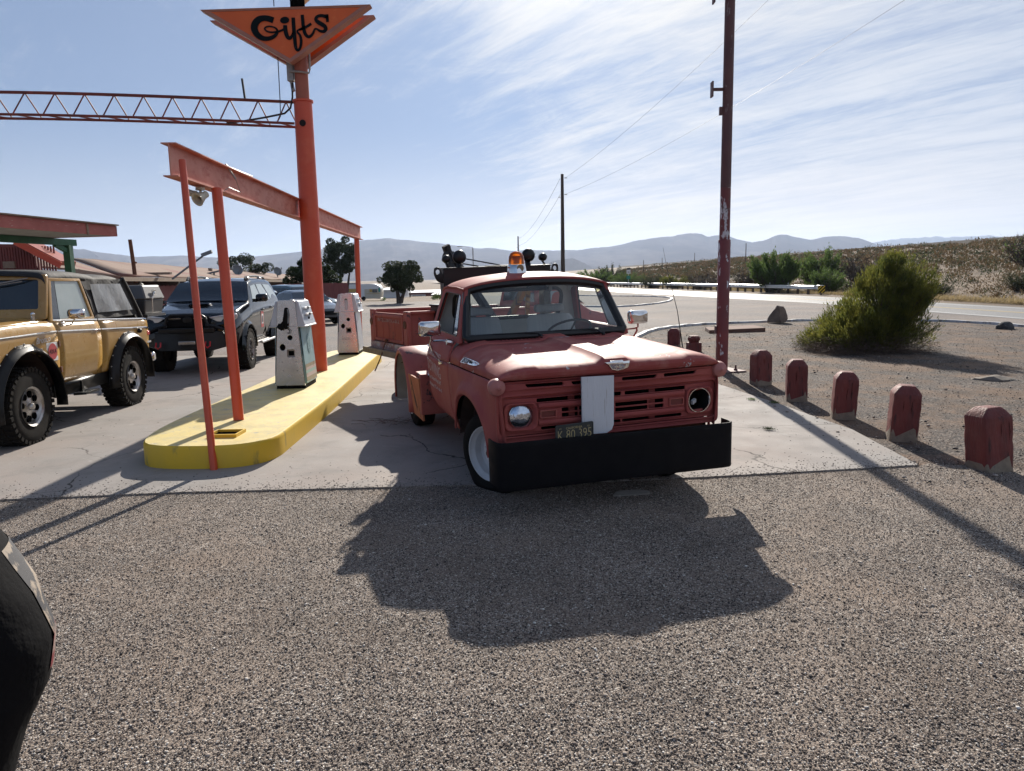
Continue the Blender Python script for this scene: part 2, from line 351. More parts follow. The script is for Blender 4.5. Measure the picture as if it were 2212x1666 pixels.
M['conduit'] = mat("grey_conduit", (.36, .35, .34, 1), .5, .3, var=(.25, .22, .2, 1), vs=12)
M['cable'] = mat("black_cable", (.015, .015, .017, 1), .6)
M['polered'] = mat("peeling_dark_red_paint", (.21, .036, .034, 1), .48, var=(.13, .03, .034, 1), vs=2.2, patch=(.56, .56, .58, 1), ps=5.0, pt=(.60, .615), pstretch=(1.5, 1.5, .55), patch2=(.08, .035, .03, 1), p2s=12, p2t=(.62, .70), bump=.25, bs=20, bdist=.01)
M['polerust'] = mat("rusty_purple_steel", (.085, .035, .040, 1), .6, var=(.13, .055, .05, 1), vs=3, patch=(.30, .26, .25, 1), ps=8, pt=(.62, .72), pstretch=(1.5, 1.5, .5), bump=.2, bs=25)
M['bollard'] = mat("red_painted_timber", (.19, .040, .034, 1), .7, var=(.12, .030, .027, 1), vs=5, patch=(.06, .02, .02, 1), ps=10, pt=(.58, .66), pstretch=(2, 2, .25), bump=.6, bs=22, bdist=.02, vstretch=(2, 2, .3), rvar=.25)
M['bareconc'] = mat("bare_bleached_base", (.30, .25, .19, 1), .9, var=(.20, .16, .12, 1), vs=18, patch=(.10, .13, .17, 1), ps=12, pt=(.62, .68), bump=.5, bs=40)
M['rock'] = mat("tan_rock", (.22, .165, .12, 1), .95, var=(.12, .09, .075, 1), vs=4, bump=.8, bs=8, bdist=.05)
M['rockdark'] = mat("dark_rock", (.045, .042, .042, 1), .9, var=(.10, .095, .09, 1), vs=7, bump=.8, bs=10, bdist=.05)
M['plank'] = mat("weathered_plank", (.20, .11, .075, 1), .9, var=(.10, .045, .035, 1), vs=8, vstretch=(.2, 2, 2), bump=.5, bs=25)
M['galv'] = mat("galvanised_rail", (.62, .64, .66, 1), .32, .85, var=(.50, .52, .54, 1), vs=3)
M['post'] = mat("dark_timber_post", (.10, .065, .045, 1), .9, var=(.06, .04, .03, 1), vs=12)
M['polewood'] = mat("brown_utility_pole", (.05, .037, .03, 1), .9, var=(.09, .06, .045, 1), vs=6, vstretch=(3, 3, .2))
M['signyellow'] = mat("yellow_sign", (.75, .50, .03, 1), .5); M['signwhite'] = mat("white_sign", (.75, .75, .75, 1), .5); M['signgreen'] = mat("green_sign", (.02, .25, .18, 1), .5)
M['whiteline'] = mat("white_road_paint", (.72, .72, .70, 1), .6, var=(.55, .55, .53, 1), vs=4, patch=(.2, .19, .18, 1), ps=9, pt=(.6, .7), coords='Object')
M['whitekerb'] = mat("white_kerb_paint", (.58, .59, .61, 1), .7, var=(.42, .42, .42, 1), vs=3, patch=(.20, .18, .16, 1), ps=5, pt=(.52, .62), bump=.4, bs=10)
M['yellowline'] = mat("yellow_road_paint", (.60, .40, .10, 1), .6, var=(.42, .32, .16, 1), vs=4)
M['bronco'] = mat("mustard_gold_paint", (.40, .235, .062, 1), .30, var=(.35, .20, .055, 1), vs=2.5, patch=(.44, .28, .10, 1), ps=5, pt=(.55, .7), patch2=(.12, .05, .02, 1), p2s=16, p2t=(.72, .75), coat=.35, rvar=.1)
M['canvas'] = mat("black_canvas", (.010, .010, .011, 1), .8, var=(.022, .022, .024, 1), vs=3, bump=.5, bs=6, bdist=.03)
M['vinyl'] = mat("hazy_vinyl_window", (.17, .175, .18, 1), .25, var=(.33, .34, .34, 1), vs=3.5, patch=(.08, .08, .085, 1), ps=3, pt=(.55, .75), bump=.5, bs=4, bdist=.04, vstretch=(1, 1, .5))
M['tint'] = mat("dark_tinted_glass", (.012, .016, .022, 1), .06, var=(.02, .028, .036, 1), vs=1.5, spec=.8)
M['paleglass'] = mat("painted_reflection_glass", (.26, .32, .32, 1), .10, var=(.36, .41, .41, 1), vs=1.6, spec=.7)  # bright reflection is put into the pale pane colour
M['mag'] = mat("dull_alloy_wheel", (.52, .51, .50, 1), .32, .85, var=(.36, .34, .32, 1), vs=12, rvar=.15)
M['fender_black'] = mat("black_plastic_flare", (.005, .005, .006, 1), .36, var=(.010, .010, .010, 1), vs=8, spec=.3)
M['cargo'] = mat("dark_grey_cargo_box", (.028, .028, .032, 1), .42, var=(.04, .04, .044, 1), vs=5)
M['redlamp'] = mat("red_lamp_lens", (.45, .015, .02, 1), .15)
M['suvblack'] = mat("glossy_black_car_paint", (.004, .006, .009, 1), .09, spec=.5)
M['orangeband'] = mat("headlight_clear", (.55, .58, .62, 1), .08, .5, patch=(.5, .2, .05, 1), ps=8, pt=(.6, .7))
M['silver'] = mat("silver_car_paint", (.42, .46, .50, 1), .22, .4, coat=.8); M['teal'] = mat("dark_teal_car_paint", (.035, .085, .10, 1), .22, .2, coat=.8); M['greycar'] = mat("dark_grey_car_paint", (.05, .06, .075, 1), .22, .2, coat=.8); M['bluecar'] = mat("pale_blue_car_paint", (.30, .38, .44, 1), .25, .3, coat=.8)
M['fencered'] = mat("faded_red_fence_boards", (.23, .075, .07, 1), .85, var=(.15, .05, .05, 1), vs=10, vstretch=(1, 1, .15))
M['barnred'] = mat("red_corrugated_wall", (.22, .055, .045, 1), .7, var=(.16, .045, .04, 1), vs=4)
M['fascia'] = mat("peeling_red_fascia", (.46, .15, .125, 1), .75, var=(.36, .11, .09, 1), vs=3, patch=(.55, .38, .33, 1), ps=9, pt=(.62, .68), pstretch=(.5, .5, 3), bump=.3, bs=14)
M['soffit'] = mat("grey_soffit", (.36, .36, .33, 1), .9, var=(.25, .24, .22, 1), vs=4)
M['greenpost'] = mat("green_painted_post", (.028, .13, .065, 1), .55, var=(.02, .09, .045, 1), vs=5)
M['roofbrown'] = mat("brown_rolled_roofing", (.19, .12, .085, 1), .95, var=(.25, .17, .125, 1), vs=.5, vstretch=(1, 1, 1), patch=(.19, .075, .055, 1), ps=.25, pt=(.5, .62), patch2=(.13, .09, .07, 1), p2s=2.5, p2t=(.62, .68), bump=.3, bs=3)
M['roofred'] = mat("shiny_red_metal_roof", (.42, .12, .07, 1), .35, var=(.34, .09, .05, 1), vs=4)
M['trim_tan'] = mat("weathered_tan_board", (.30, .23, .17, 1), .9, var=(.2, .14, .10, 1), vs=8)
M['darkwall'] = mat("painted_shade_wall", (.05, .028, .024, 1), .9, var=(.09, .045, .04, 1), vs=3)  # shade under the eaves is put into this dark colour
M['trailerw'] = mat("cream_trailer_skin", (.58, .56, .48, 1), .5, var=(.50, .47, .38, 1), vs=2); M['trailerb'] = mat("white_trailer_roof", (.70, .73, .75, 1), .45)
M['teal2'] = mat("teal_trim", (.03, .28, .24, 1), .5); M['yellowpanel'] = mat("mustard_panel", (.48, .33, .09, 1), .6); M['winframe'] = mat("white_window_frame", (.7, .7, .7, 1), .5)
M['whitebuilding'] = mat("white_building_wall", (.62, .64, .66, 1), .7); M['brickred'] = mat("dark_red_wall", (.20, .06, .05, 1), .8); M['whiteroof'] = mat("white_metal_roof", (.7, .72, .75, 1), .5)
M['dish'] = mat("satellite_dish_grey", (.16, .18, .20, 1), .5); M['mountain'] = None
M['bark'] = mat("bark", (.055, .042, .035, 1), .95, var=(.10, .08, .065, 1), vs=9, bump=.6, bs=20)
M['twig'] = mat("dry_twigs", (.17, .12, .085, 1), .95, var=(.10, .07, .055, 1), vs=5)
def leafmat(name, a, b, c, tr=.35):
    m = mat(name, a, .6, var=b, vs=2.2, vd=3, patch=c, ps=5, pt=(.45, .7), translucent=tr, spec=.25, coords='Object'); return m
M['creosote'] = leafmat("creosote_leaves", (.10, .125, .028, 1), (.22, .20, .04, 1), (.040, .065, .024, 1), .5)
M['mesquite'] = leafmat("mesquite_leaves", (.10, .16, .045, 1), (.15, .20, .06, 1), (.07, .12, .04, 1), .45)
M['juniper'] = leafmat("juniper_leaves", (.055, .075, .035, 1), (.09, .11, .05, 1), (.035, .05, .028, 1), .2)
M['cypress'] = leafmat("cypress_leaves", (.035, .055, .022, 1), (.06, .08, .03, 1), (.022, .036, .018, 1), .2)
M['pine'] = leafmat("pine_needles", (.055, .08, .048, 1), (.10, .12, .07, 1), (.03, .045, .03, 1), .2)
M['scrub'] = leafmat("dry_scrub", (.17, .11, .06, 1), (.12, .095, .05, 1), (.24, .165, .095, 1), .25)
M['drygrass'] = leafmat("dry_grass", (.34, .26, .13, 1), (.26, .20, .11, 1), (.42, .33, .18, 1), .4)
M['greygreen'] = leafmat("grey_green_scrub", (.075, .085, .045, 1), (.11, .115, .06, 1), (.05, .06, .035, 1), .25)
# ------------------------------------------------------------------ ground materials
def stoneramp(N, L, v, stops):
    r = N.new("ShaderNodeValToRGB"); r.color_ramp.interpolation = 'LINEAR'
    while len(r.color_ramp.elements) < len(stops): r.color_ramp.elements.new(.5)
    for e, (p, c) in zip(r.color_ramp.elements, stops): e.position = p; e.color = (*c[:3], 1)
    L.new(v, r.inputs[0]); return r.outputs[0]
GREY = [(0, (.035, .033, .034)), (.25, (.12, .098, .086)), (.5, (.265, .208, .168)), (.72, (.38, .31, .255)), (.9, (.54, .47, .40)), (1, (.72, .69, .64))]
DIRTY = [(0, (.03, .029, .031)), (.35, (.07, .058, .052)), (.6, (.13, .098, .078)), (.85, (.20, .155, .125)), (1, (.36, .32, .28))]
def groundmat(name, stops, cell, soil=None, soilmix=(.4, .6), soilscale=.9, bump=.9, bdist=.012, tint=(.8, 1.15), tintscale=.5, rough=.9, dirt_x=None, spec=.25, second=2.3):
    m = bpy.data.materials.new(name); m.use_nodes = True; nt = m.node_tree; N = nt.nodes; L = nt.links; N.clear()
    out = N.new("ShaderNodeOutputMaterial"); b = N.new("ShaderNodeBsdfPrincipled"); L.new(b.outputs[0], out.inputs[0]); b.inputs['Roughness'].default_value = rough; b.inputs['Specular IOR Level'].default_value = spec
    g = N.new("ShaderNodeNewGeometry"); P = g.outputs['Position']
    def math_(op, a, c):
        n = N.new("ShaderNodeMath"); n.operation = op
        for i, q in enumerate((a, c)):
            if isinstance(q, (int, float)): n.inputs[i].default_value = q
            else: L.new(q, n.inputs[i])
        return n.outputs[0]
    def noise(s, d=4, r=.6):
        n = N.new("ShaderNodeTexNoise"); n.inputs['Scale'].default_value = s; n.inputs['Detail'].default_value = d; n.inputs['Roughness'].default_value = r; L.new(P, n.inputs['Vector']); return n.outputs['Fac']
    def vor(s):
        v = N.new("ShaderNodeTexVoronoi"); v.inputs['Scale'].default_value = s; v.inputs['Randomness'].default_value = 1; L.new(P, v.inputs['Vector'])
        sp = N.new("ShaderNodeSeparateXYZ"); L.new(v.outputs['Color'], sp.inputs[0]); return v.outputs['Distance'], sp.outputs[0], sp.outputs[1]
    d1, c1, k1 = vor(cell); d2, c2, k2 = vor(cell*second)
    col1 = stoneramp(N, L, c1, stops); col2 = stoneramp(N, L, c2, stops)
    mx = N.new("ShaderNodeMixRGB"); L.new(math_('GREATER_THAN', k1, .55), mx.inputs[0]); L.new(col1, mx.inputs[1]); L.new(col2, mx.inputs[2]); col = mx.outputs[0]
    # gaps between stones are the dusty bed
    if soil:
        mr = N.new("ShaderNodeMapRange"); L.new(noise(soilscale, 6, .65), mr.inputs[0]); mr.inputs[1].default_value = soilmix[0]; mr.inputs[2].default_value = soilmix[1]
        f = mr.outputs[0]
        if dirt_x is not None:
            sp = N.new("ShaderNodeSeparateXYZ"); L.new(P, sp.inputs[0]); m2 = N.new("ShaderNodeMapRange"); L.new(sp.outputs[dirt_x[0]], m2.inputs[0]); m2.inputs[1].default_value = dirt_x[1]; m2.inputs[2].default_value = dirt_x[2]
            f = math_('MULTIPLY', f, m2.outputs[0])
        # single stones lie on the soil too
        keep = math_('GREATER_THAN', k2, .80); f = math_('MULTIPLY', f, math_('SUBTRACT', 1.0, math_('MULTIPLY', keep, .75)))
        sn = N.new("ShaderNodeMixRGB"); L.new(noise(38, 5, .7), sn.inputs[0]); sn.inputs[1].default_value = (*[q*.7 for q in soil], 1); sn.inputs[2].default_value = (*[min(1, q*1.3) for q in soil], 1)
        mx = N.new("ShaderNodeMixRGB"); L.new(f, mx.inputs[0]); L.new(col, mx.inputs[1]); L.new(sn.outputs[0], mx.inputs[2]); col = mx.outputs[0]
    tr = N.new("ShaderNodeMapRange"); L.new(noise(tintscale, 4, .6), tr.inputs[0]); tr.inputs[1].default_value = .3; tr.inputs[2].default_value = .7; tr.inputs[3].default_value = tint[0]; tr.inputs[4].default_value = tint[1]
    sc = N.new("ShaderNodeVectorMath"); sc.operation = 'SCALE'; L.new(col, sc.inputs[0]); L.new(tr.outputs[0], sc.inputs['Scale']); L.new(sc.outputs[0], b.inputs['Base Color'])
    h = math_('ADD', math_('MULTIPLY', math_('SUBTRACT', 1.0, d1), 1.0), math_('MULTIPLY', math_('SUBTRACT', 1.0, d2), .45)); h = math_('ADD', h, math_('MULTIPLY', c1, .35))
    bp = N.new("ShaderNodeBump"); bp.inputs['Strength'].default_value = bump; bp.inputs['Distance'].default_value = bdist; L.new(h, bp.inputs['Height']); L.new(bp.outputs[0], b.inputs['Normal'])
    return m
M['gravel'] = groundmat("pea_gravel", GREY, 128, soil=(.33, .255, .20), soilmix=(.48, .68), soilscale=.8, tint=(.74, 1.16), tintscale=1.3, bdist=.012)
M['dirt'] = groundmat("gravelly_brown_dirt", DIRTY, 42, soil=(.21, .135, .088), soilmix=(.46, .58), soilscale=.9, tint=(.55, 1.0), tintscale=1.1, bdist=.012)
M['lot'] = groundmat("grey_chip_lot", [(0, (.06, .055, .055)), (.4, (.14, .122, .115)), (.8, (.21, .185, .17)), (1, (.33, .30, .28))], 45, soil=(.20, .16, .135), soilmix=(.42, .62), soilscale=.35, tint=(.78, 1.15), tintscale=.18, bdist=.008, bump=.6)
M['desert'] = groundmat("desert_hillside_soil", [(0, (.12, .085, .06)), (.5, (.21, .15, .10)), (1, (.30, .22, .15))], 9, soil=(.125, .088, .056), soilmix=(.3, .6), soilscale=.12, tint=(.7, 1.15), tintscale=.05, bdist=.05, bump=.5)
M['darkgravel'] = groundmat("dark_cinder_gravel", [(0, (.03, .027, .027)), (.5, (.09, .075, .07)), (1, (.18, .15, .13))], 30, soil=(.13, .10, .085), soilmix=(.45, .65), tint=(.8, 1.1), bdist=.015)
def concretemat():
    m = bpy.data.materials.new("weathered_concrete"); m.use_nodes = True; nt = m.node_tree; N = nt.nodes; L = nt.links; N.clear()
    out = N.new("ShaderNodeOutputMaterial"); b = N.new("ShaderNodeBsdfPrincipled"); L.new(b.outputs[0], out.inputs[0])
    b.inputs['Specular IOR Level'].default_value = .2
    g = N.new("ShaderNodeNewGeometry"); P = g.outputs['Position']
    def noise(s, d=5, r=.6, dist=0):
        n = N.new("ShaderNodeTexNoise"); n.inputs['Scale'].default_value = s; n.inputs['Detail'].default_value = d; n.inputs['Roughness'].default_value = r; n.inputs['Distortion'].default_value = dist; L.new(P, n.inputs['Vector']); return n.outputs['Fac']
    def rng(v, a, c, o0=0, o1=1):
        r = N.new("ShaderNodeMapRange"); L.new(v, r.inputs[0]); r.inputs[1].default_value = a; r.inputs[2].default_value = c; r.inputs[3].default_value = o0; r.inputs[4].default_value = o1; return r.outputs[0]
    def mix(f, a, c):
        x = N.new("ShaderNodeMixRGB"); L.new(f, x.inputs[0])
        for i, q in ((1, a), (2, c)):
            if isinstance(q, tuple): x.inputs[i].default_value = (*q, 1)
            else: L.new(q, x.inputs[i])
        return x.outputs[0]
    c = mix(rng(noise(.35, 4), .35, .65), (.30, .252, .222), (.278, .262, .246))
    c = mix(rng(noise(1.3, 6, .7, .5), .5, .72), c, (.21, .195, .18))
    c = mix(rng(noise(3.1, 6, .7, 1.5), .60, .68, 0, .55), c, (.36, .34, .315))
    c = mix(rng(noise(90, 3, .7), .60, .72, 0, .6), c, (.12, .11, .10))
    # cracks
    mp = N.new("ShaderNodeMixRGB"); mp.blend_type = 'ADD'; mp.inputs[0].default_value = .5; L.new(P, mp.inputs[1])
    nn = N.new("ShaderNodeTexNoise"); nn.inputs['Scale'].default_value = 1.6; nn.inputs['Detail'].default_value = 6; L.new(P, nn.inputs['Vector']); L.new(nn.outputs['Color'], mp.inputs[2])
    v = N.new("ShaderNodeTexVoronoi"); v.feature = 'DISTANCE_TO_EDGE'; v.inputs['Scale'].default_value = .42; L.new(mp.outputs[0], v.inputs['Vector'])
    cr = rng(v.outputs['Distance'], .0015, .005, 1, 0); gate = rng(noise(.5, 2), .47, .55)
    mm = N.new("ShaderNodeMath"); mm.operation = 'MULTIPLY'; L.new(cr, mm.inputs[0]); L.new(gate, mm.inputs[1])
    c = mix(mm.outputs[0], c, (.06, .05, .045)); L.new(c, b.inputs['Base Color'])
    L.new(rng(noise(2, 4), .3, .7, .74, .9), b.inputs['Roughness'])
    bp = N.new("ShaderNodeBump"); bp.inputs['Strength'].default_value = .25; bp.inputs['Distance'].default_value = .006; L.new(noise(60, 6, .75), bp.inputs['Height']); L.new(bp.outputs[0], b.inputs['Normal'])
    return m
M['concrete'] = concretemat()
def asphaltmat():
    m = groundmat("sun_bleached_asphalt", [(0, (.07, .07, .07)), (.5, (.13, .128, .125)), (1, (.24, .235, .23))], 70, tint=(.85, 1.1), tintscale=.3, bdist=.004, bump=.35, rough=.62, spec=.5)
    return m
M['asphalt'] = asphaltmat()
def stonemat(name, stops):
    m = bpy.data.materials.new(name); m.use_nodes = True; nt = m.node_tree; N = nt.nodes; L = nt.links; b = N["Principled BSDF"]
    g = N.new("ShaderNodeNewGeometry"); L.new(stoneramp(N, L, g.outputs['Random Per Island'], stops), b.inputs['Base Color']); b.inputs['Roughness'].default_value = .75; b.inputs['Specular IOR Level'].default_value = .2
    return m
M['stones'] = stonemat("loose_pebbles", GREY); M['stonesd'] = stonemat("loose_dark_pebbles", [(0, (.04, .036, .036)), (.45, (.11, .09, .08)), (.8, (.22, .18, .15)), (1, (.4, .35, .31))])

# ------------------------------------------------------------------ terrain
def gz(y): return np.minimum(.02*np.maximum(0, 5.9-np.asarray(y, float)), .46)     # the gravel rises gently towards the viewer
def sheet(name, P, z, mat_, kind='structure', th=0):
    mb = MB(); n = len(P); mb.add([(x, y, z) for x, y in P], [tuple(range(n))])
    if not th and min(p[1] for p in P) < 6:
        o = mb.build(name, mat_, smooth=False, weld=False); bm = bmesh.new(); bm.from_mesh(o.data)
        for yc in np.arange(.5, 6.4, .5): bmesh.ops.bisect_plane(bm, geom=bm.verts[:]+bm.edges[:]+bm.faces[:], plane_co=(0, yc, 0), plane_no=(0, 1, 0))
        for v in bm.verts: v.co.z += float(gz(v.co.y))
        bmesh.ops.triangulate(bm, faces=bm.faces); bm.to_mesh(o.data); bm.free(); o.data.shade_smooth(); return tag(o, kind=kind)
    if th: mb.add([(x, y, z) for x, y in P]+[(x, y, z-th) for x, y in P], [(i, (i+1) % n, n+(i+1) % n, n+i) for i in range(n)])
    return tag(mb.build(name, mat_, smooth=False, weld=False), kind=kind)
def sst(a, b, t): t = np.clip((t-a)/float(b-a), 0, 1); return t*t*(3-2*t)
def hillz(x, y):
    x = np.asarray(x, float); y = np.asarray(y, float)
    e = x-(26.5+np.maximum(0, y-60)*-.075)          # distance beyond the guard rail
    h = 8.2*np.clip(e/95, 0, 1)**.92*sst(0, 14, e)
    h = np.where(e > 95, 8.2+ .4*sst(95, 97, e)-(e-97).clip(0)*.004, h)
    h += (np.sin(x*.11+y*.05)*.25+np.sin(x*.043-y*.071)*.35)*sst(8, 40, e)*(1-sst(85, 95, e))
    far = sst(900, 1800, np.hypot(x, y)); return h*(1-far)-1.0*sst(62, 104, y)*sst(8, -4, x)*(1-sst(900, 1500, y))
xs = np.unique(np.concatenate([np.linspace(-9000, -200, 12), np.linspace(-200, -20, 10), np.arange(-14, 20, 4), np.arange(20, 140, 3.0), np.linspace(140, 400, 14), np.linspace(400, 9000, 14)]))
ys = np.unique(np.concatenate([np.linspace(-600, -20, 8), np.linspace(-20, 20, 5), np.arange(0, 7, .5), np.arange(20, 420, 6.0), np.linspace(420, 2000, 20), np.linspace(2000, 14000, 10)]))
GX, GY = np.meshgrid(xs, ys); GZ = hillz(GX, GY)
tag(MB().grid([[(GX[i, j], GY[i, j], GZ[i, j]-.012+float(gz(GY[i, j]))) for j in range(len(xs))] for i in range(len(ys))]).build("desert_ground", M['desert'], weld=False, ang=80), kind='structure')
sheet("grey_chip_lot", [(-90, 17), (-3, 17), (1, 16.5), (17.6, 12), (17.8, -3), (20, -3), (18.5, 26.5), (17.9, 44.7), (16.2, 55), (12.2, 82), (9, 84), (7, 62), (-90, 61)], -.006, M['lot'])
# dirt corner bounded by the white kerb
kerb1 = [(15.9, -4), (16.0, 10), (16.05, 22), (15.5, 25.6), (13.5, 27.3), (11.3, 27.75), (9.9, 27.5), (7.72, 26.93), (6.5, 26.3), (5.55, 25.4), (4.7, 24.2), (3.9, 22.2), (2.9, 18.9), (2.2, 16.0)]
sheet("dirt_corner", [(3.1, -4)]+kerb1+[(2.6, 11.5)], -.002, M['dirt'])
road = [(18.45, -20), (18.45, 26.5), (17.9, 44.7), (16.2, 55.4), (12.2, 82.5), (9.9, 100), (2, 160), (-12, 260), (-60, 560)]
roadf = [(24.2, -20), (24.2, 33), (23.9, 48), (22.9, 60), (20.0, 82), (17.6, 104), (9.5, 165), (-4, 265), (-50, 565)]
sheet("road", road+roadf[::-1], .0, M['asphalt'])
def line(name, P, w, mat_, z=.004):
    P = [Vector((x, y, 0)) for x, y in P]; A, B = [], []
    for i, p in enumerate(P):
        d = (P[min(i+1, len(P)-1)]-P[max(i-1, 0)]).normalized(); n = Vector((-d.y, d.x, 0))*w/2; A.append((*(p+n).xy, z)); B.append((*(p-n).xy, z))
    return tag(MB().grid([A, B]).build(name, mat_, smooth=False), kind='structure')
def lerpline(t): return [(a[0]*(1-t)+b[0]*t, a[1]*(1-t)+b[1]*t) for a, b in zip(road, roadf)]
line("road_edge_marking", lerpline(.06), .13, M['whiteline']); line("road_edge_marking", lerpline(.88), .13, M['whiteline'])
line("road_centre_marking", lerpline(.46), .11, M['yellowline']); line("road_centre_marking", lerpline(.50), .11, M['yellowline'])
# foreground gravel and concrete pad
gf = [(-14, -4), (15.9, -4), (9.0, 2.0), (7.2, 4.2), (5.6, 5.6), (4.6, 6.5), (3.9, 6.75)]
pade = [(3.77, 6.66), (3.0, 6.55), (1.61, 6.37), (.2, 6.28), (-1.05, 6.24), (-2.88, 6.2), (-4.36, 6.07), (-14, 5.5)]
sheet("pea_gravel_ground", gf+pade, .0, M['gravel'])
sheet("concrete_pad", [(-14, 5.5), (-4.36, 6.07), (-2.88, 6.2), (-1.05, 6.24), (.2, 6.28), (1.61, 6.37), (3.0, 6.55), (3.77, 6.66), (3.83, 7.5), (3.89, 8.27), (3.78, 9.1), (3.72, 9.82), (3.55, 10.9), (3.42, 11.84), (3.1, 14), (2.2, 17.5), (-4, 18.3), (-14, 18.6)], .014, M['concrete'], th=.03)
def kerb(name, P, w, h, mat_, lab, n=5):
    P = [Vector((*p[:2], 0)) for p in spline([(a, b) for a, b in P], n) ] if True else P
    rows = []
    for i, p in enumerate(P):
        d = (P[min(i+1, len(P)-1)]-P[max(i-1, 0)]).normalized(); q = Vector((-d.y, d.x, 0)); hh = h*(1+.12*math.sin(i*1.7))
        rows.append([p+q*w/2+Vector((0, 0, -.03)), p+q*w/2*.9+Vector((0, 0, hh)), p-q*w/2*.9+Vector((0, 0, hh)), p-q*w/2+Vector((0, 0, -.03))])
    return tag(MB().grid(rows).build(name, mat_, ang=30), lab, 'kerb')
kerb("kerb", kerb1, .15, .075, M['whitekerb'], "long white painted kerb curving round the dirt corner with the big bush")
island2 = [(2.5, 47), (5.5, 43.5), (7.4, 44.3), (9.9, 48.4), (11.6, 53.5), (12.6, 58.5), (12.3, 62.5), (10.8, 65), (4, 74)]
sheet("cinder_island", [(-4, 52)]+island2+[(-6, 80)], .004, M['darkgravel'])
kerb("kerb", island2, .16, .09, M['whitekerb'], "white painted kerb round the far dark gravel island beside the road")

# ------------------------------------------------------------------ loose stones (uncountable)
ICO = None
def ico():
    t = (1+5**.5)/2; v = np.array([(-1, t, 0), (1, t, 0), (-1, -t, 0), (1, -t, 0), (0, -1, t), (0, 1, t), (0, -1, -t), (0, 1, -t), (t, 0, -1), (t, 0, 1), (-t, 0, -1), (-t, 0, 1)], float); v /= np.linalg.norm(v[0])
    f = np.array([(0, 11, 5), (0, 5, 1), (0, 1, 7), (0, 7, 10), (0, 10, 11), (1, 5, 9), (5, 11, 4), (11, 10, 2), (10, 7, 6), (7, 1, 8), (3, 9, 4), (3, 4, 2), (3, 2, 6), (3, 6, 8), (3, 8, 9), (4, 9, 5), (2, 4, 11), (6, 2, 10), (8, 6, 7), (9, 8, 1)])
    return v, f
def npmesh(name, V, F, mat_, smooth=False):
    me = bpy.data.meshes.new(name); nv, nf, k = len(V), len(F), F.shape[1]
    me.vertices.add(nv); me.vertices.foreach_set('co', V.astype(np.float32).ravel()); me.loops.add(nf*k); me.loops.foreach_set('vertex_index', F.astype(np.int32).ravel())
    me.polygons.add(nf); me.polygons.foreach_set('loop_start', np.arange(0, nf*k, k, dtype=np.int32)); me.update(calc_edges=True)
    if smooth: me.polygons.foreach_set('use_smooth', np.ones(nf, bool))
    me.materials.append(mat_); o = bpy.data.objects.new(name, me); COL.objects.link(o); return o
def stones(name, xy, size, mat_, z=0.0, flat=.65):
    v, f = ico(); n = len(xy); a = RND.rand(n)*6.283; ca, sa = np.cos(a), np.sin(a)
    V = v[None]*(1+RND.uniform(-.22, .22, (n, 12, 1))); V = V*np.stack([size, size*RND.uniform(.6, 1, n), size*RND.uniform(.4, flat, n)], 1)[:, None]
    X = V[..., 0]*ca[:, None]-V[..., 1]*sa[:, None]; Y = V[..., 0]*sa[:, None]+V[..., 1]*ca[:, None]
    V = np.stack([X+xy[:, 0:1], Y+xy[:, 1:2], V[..., 2]+z+(size*.25)[:, None]+gz(xy[:, 1:2])], 2).reshape(-1, 3)
    F = (f[None]+np.arange(n)[:, None, None]*12).reshape(-1, 3)
    return npmesh(name, V, F, mat_)
def padedge(x): return np.interp(x, [p[0] for p in pade[::-1]], [p[1] for p in pade[::-1]])
y = 2.0+RND.rand(150000)**1.25*4.9; x = (RND.rand(150000)*2-1)*(y*.74+.4); ok = (y < np.where(x > 3.9, 6.9, padedge(x)-.0)); x, y = x[ok], y[ok]
tag(stones("pea_gravel", np.stack([x, y], 1), RND.uniform(.0023, .0056, len(x))*(1+(RND.rand(len(x)) > .985)*.9), M['stones'], .002), "loose pinkish grey pea gravel in front of the truck", "gravel", kind='stuff')
# spill of pebbles on the pad edge and pad, pebbles on the dirt
x = RND.uniform(-9, 3.8, 5200); y = padedge(x)-.03+RND.exponential(.16, 5200); x2 = RND.uniform(-8, 3.6, 800); y2 = RND.uniform(6.3, 12, 800); x = np.r_[x, x2]; y = np.r_[y, y2]
x3 = RND.uniform(3.4, 15.5, 16000); y3 = 6+RND.rand(16000)**1.4*20; k = (x3 < .75*y3+.5)
s = np.r_[RND.uniform(.004, .009, len(x)), RND.uniform(.004, .012, k.sum())*(1+(RND.rand(k.sum()) > .96)*1.3)]
P2 = np.stack([np.r_[x, x3[k]], np.r_[y, y3[k]]], 1)
tag(stones("scattered_pebbles", P2, s, M['stonesd'], .012), "dark pebbles strewn over the concrete edge and the dirt", "pebbles", kind='stuff')

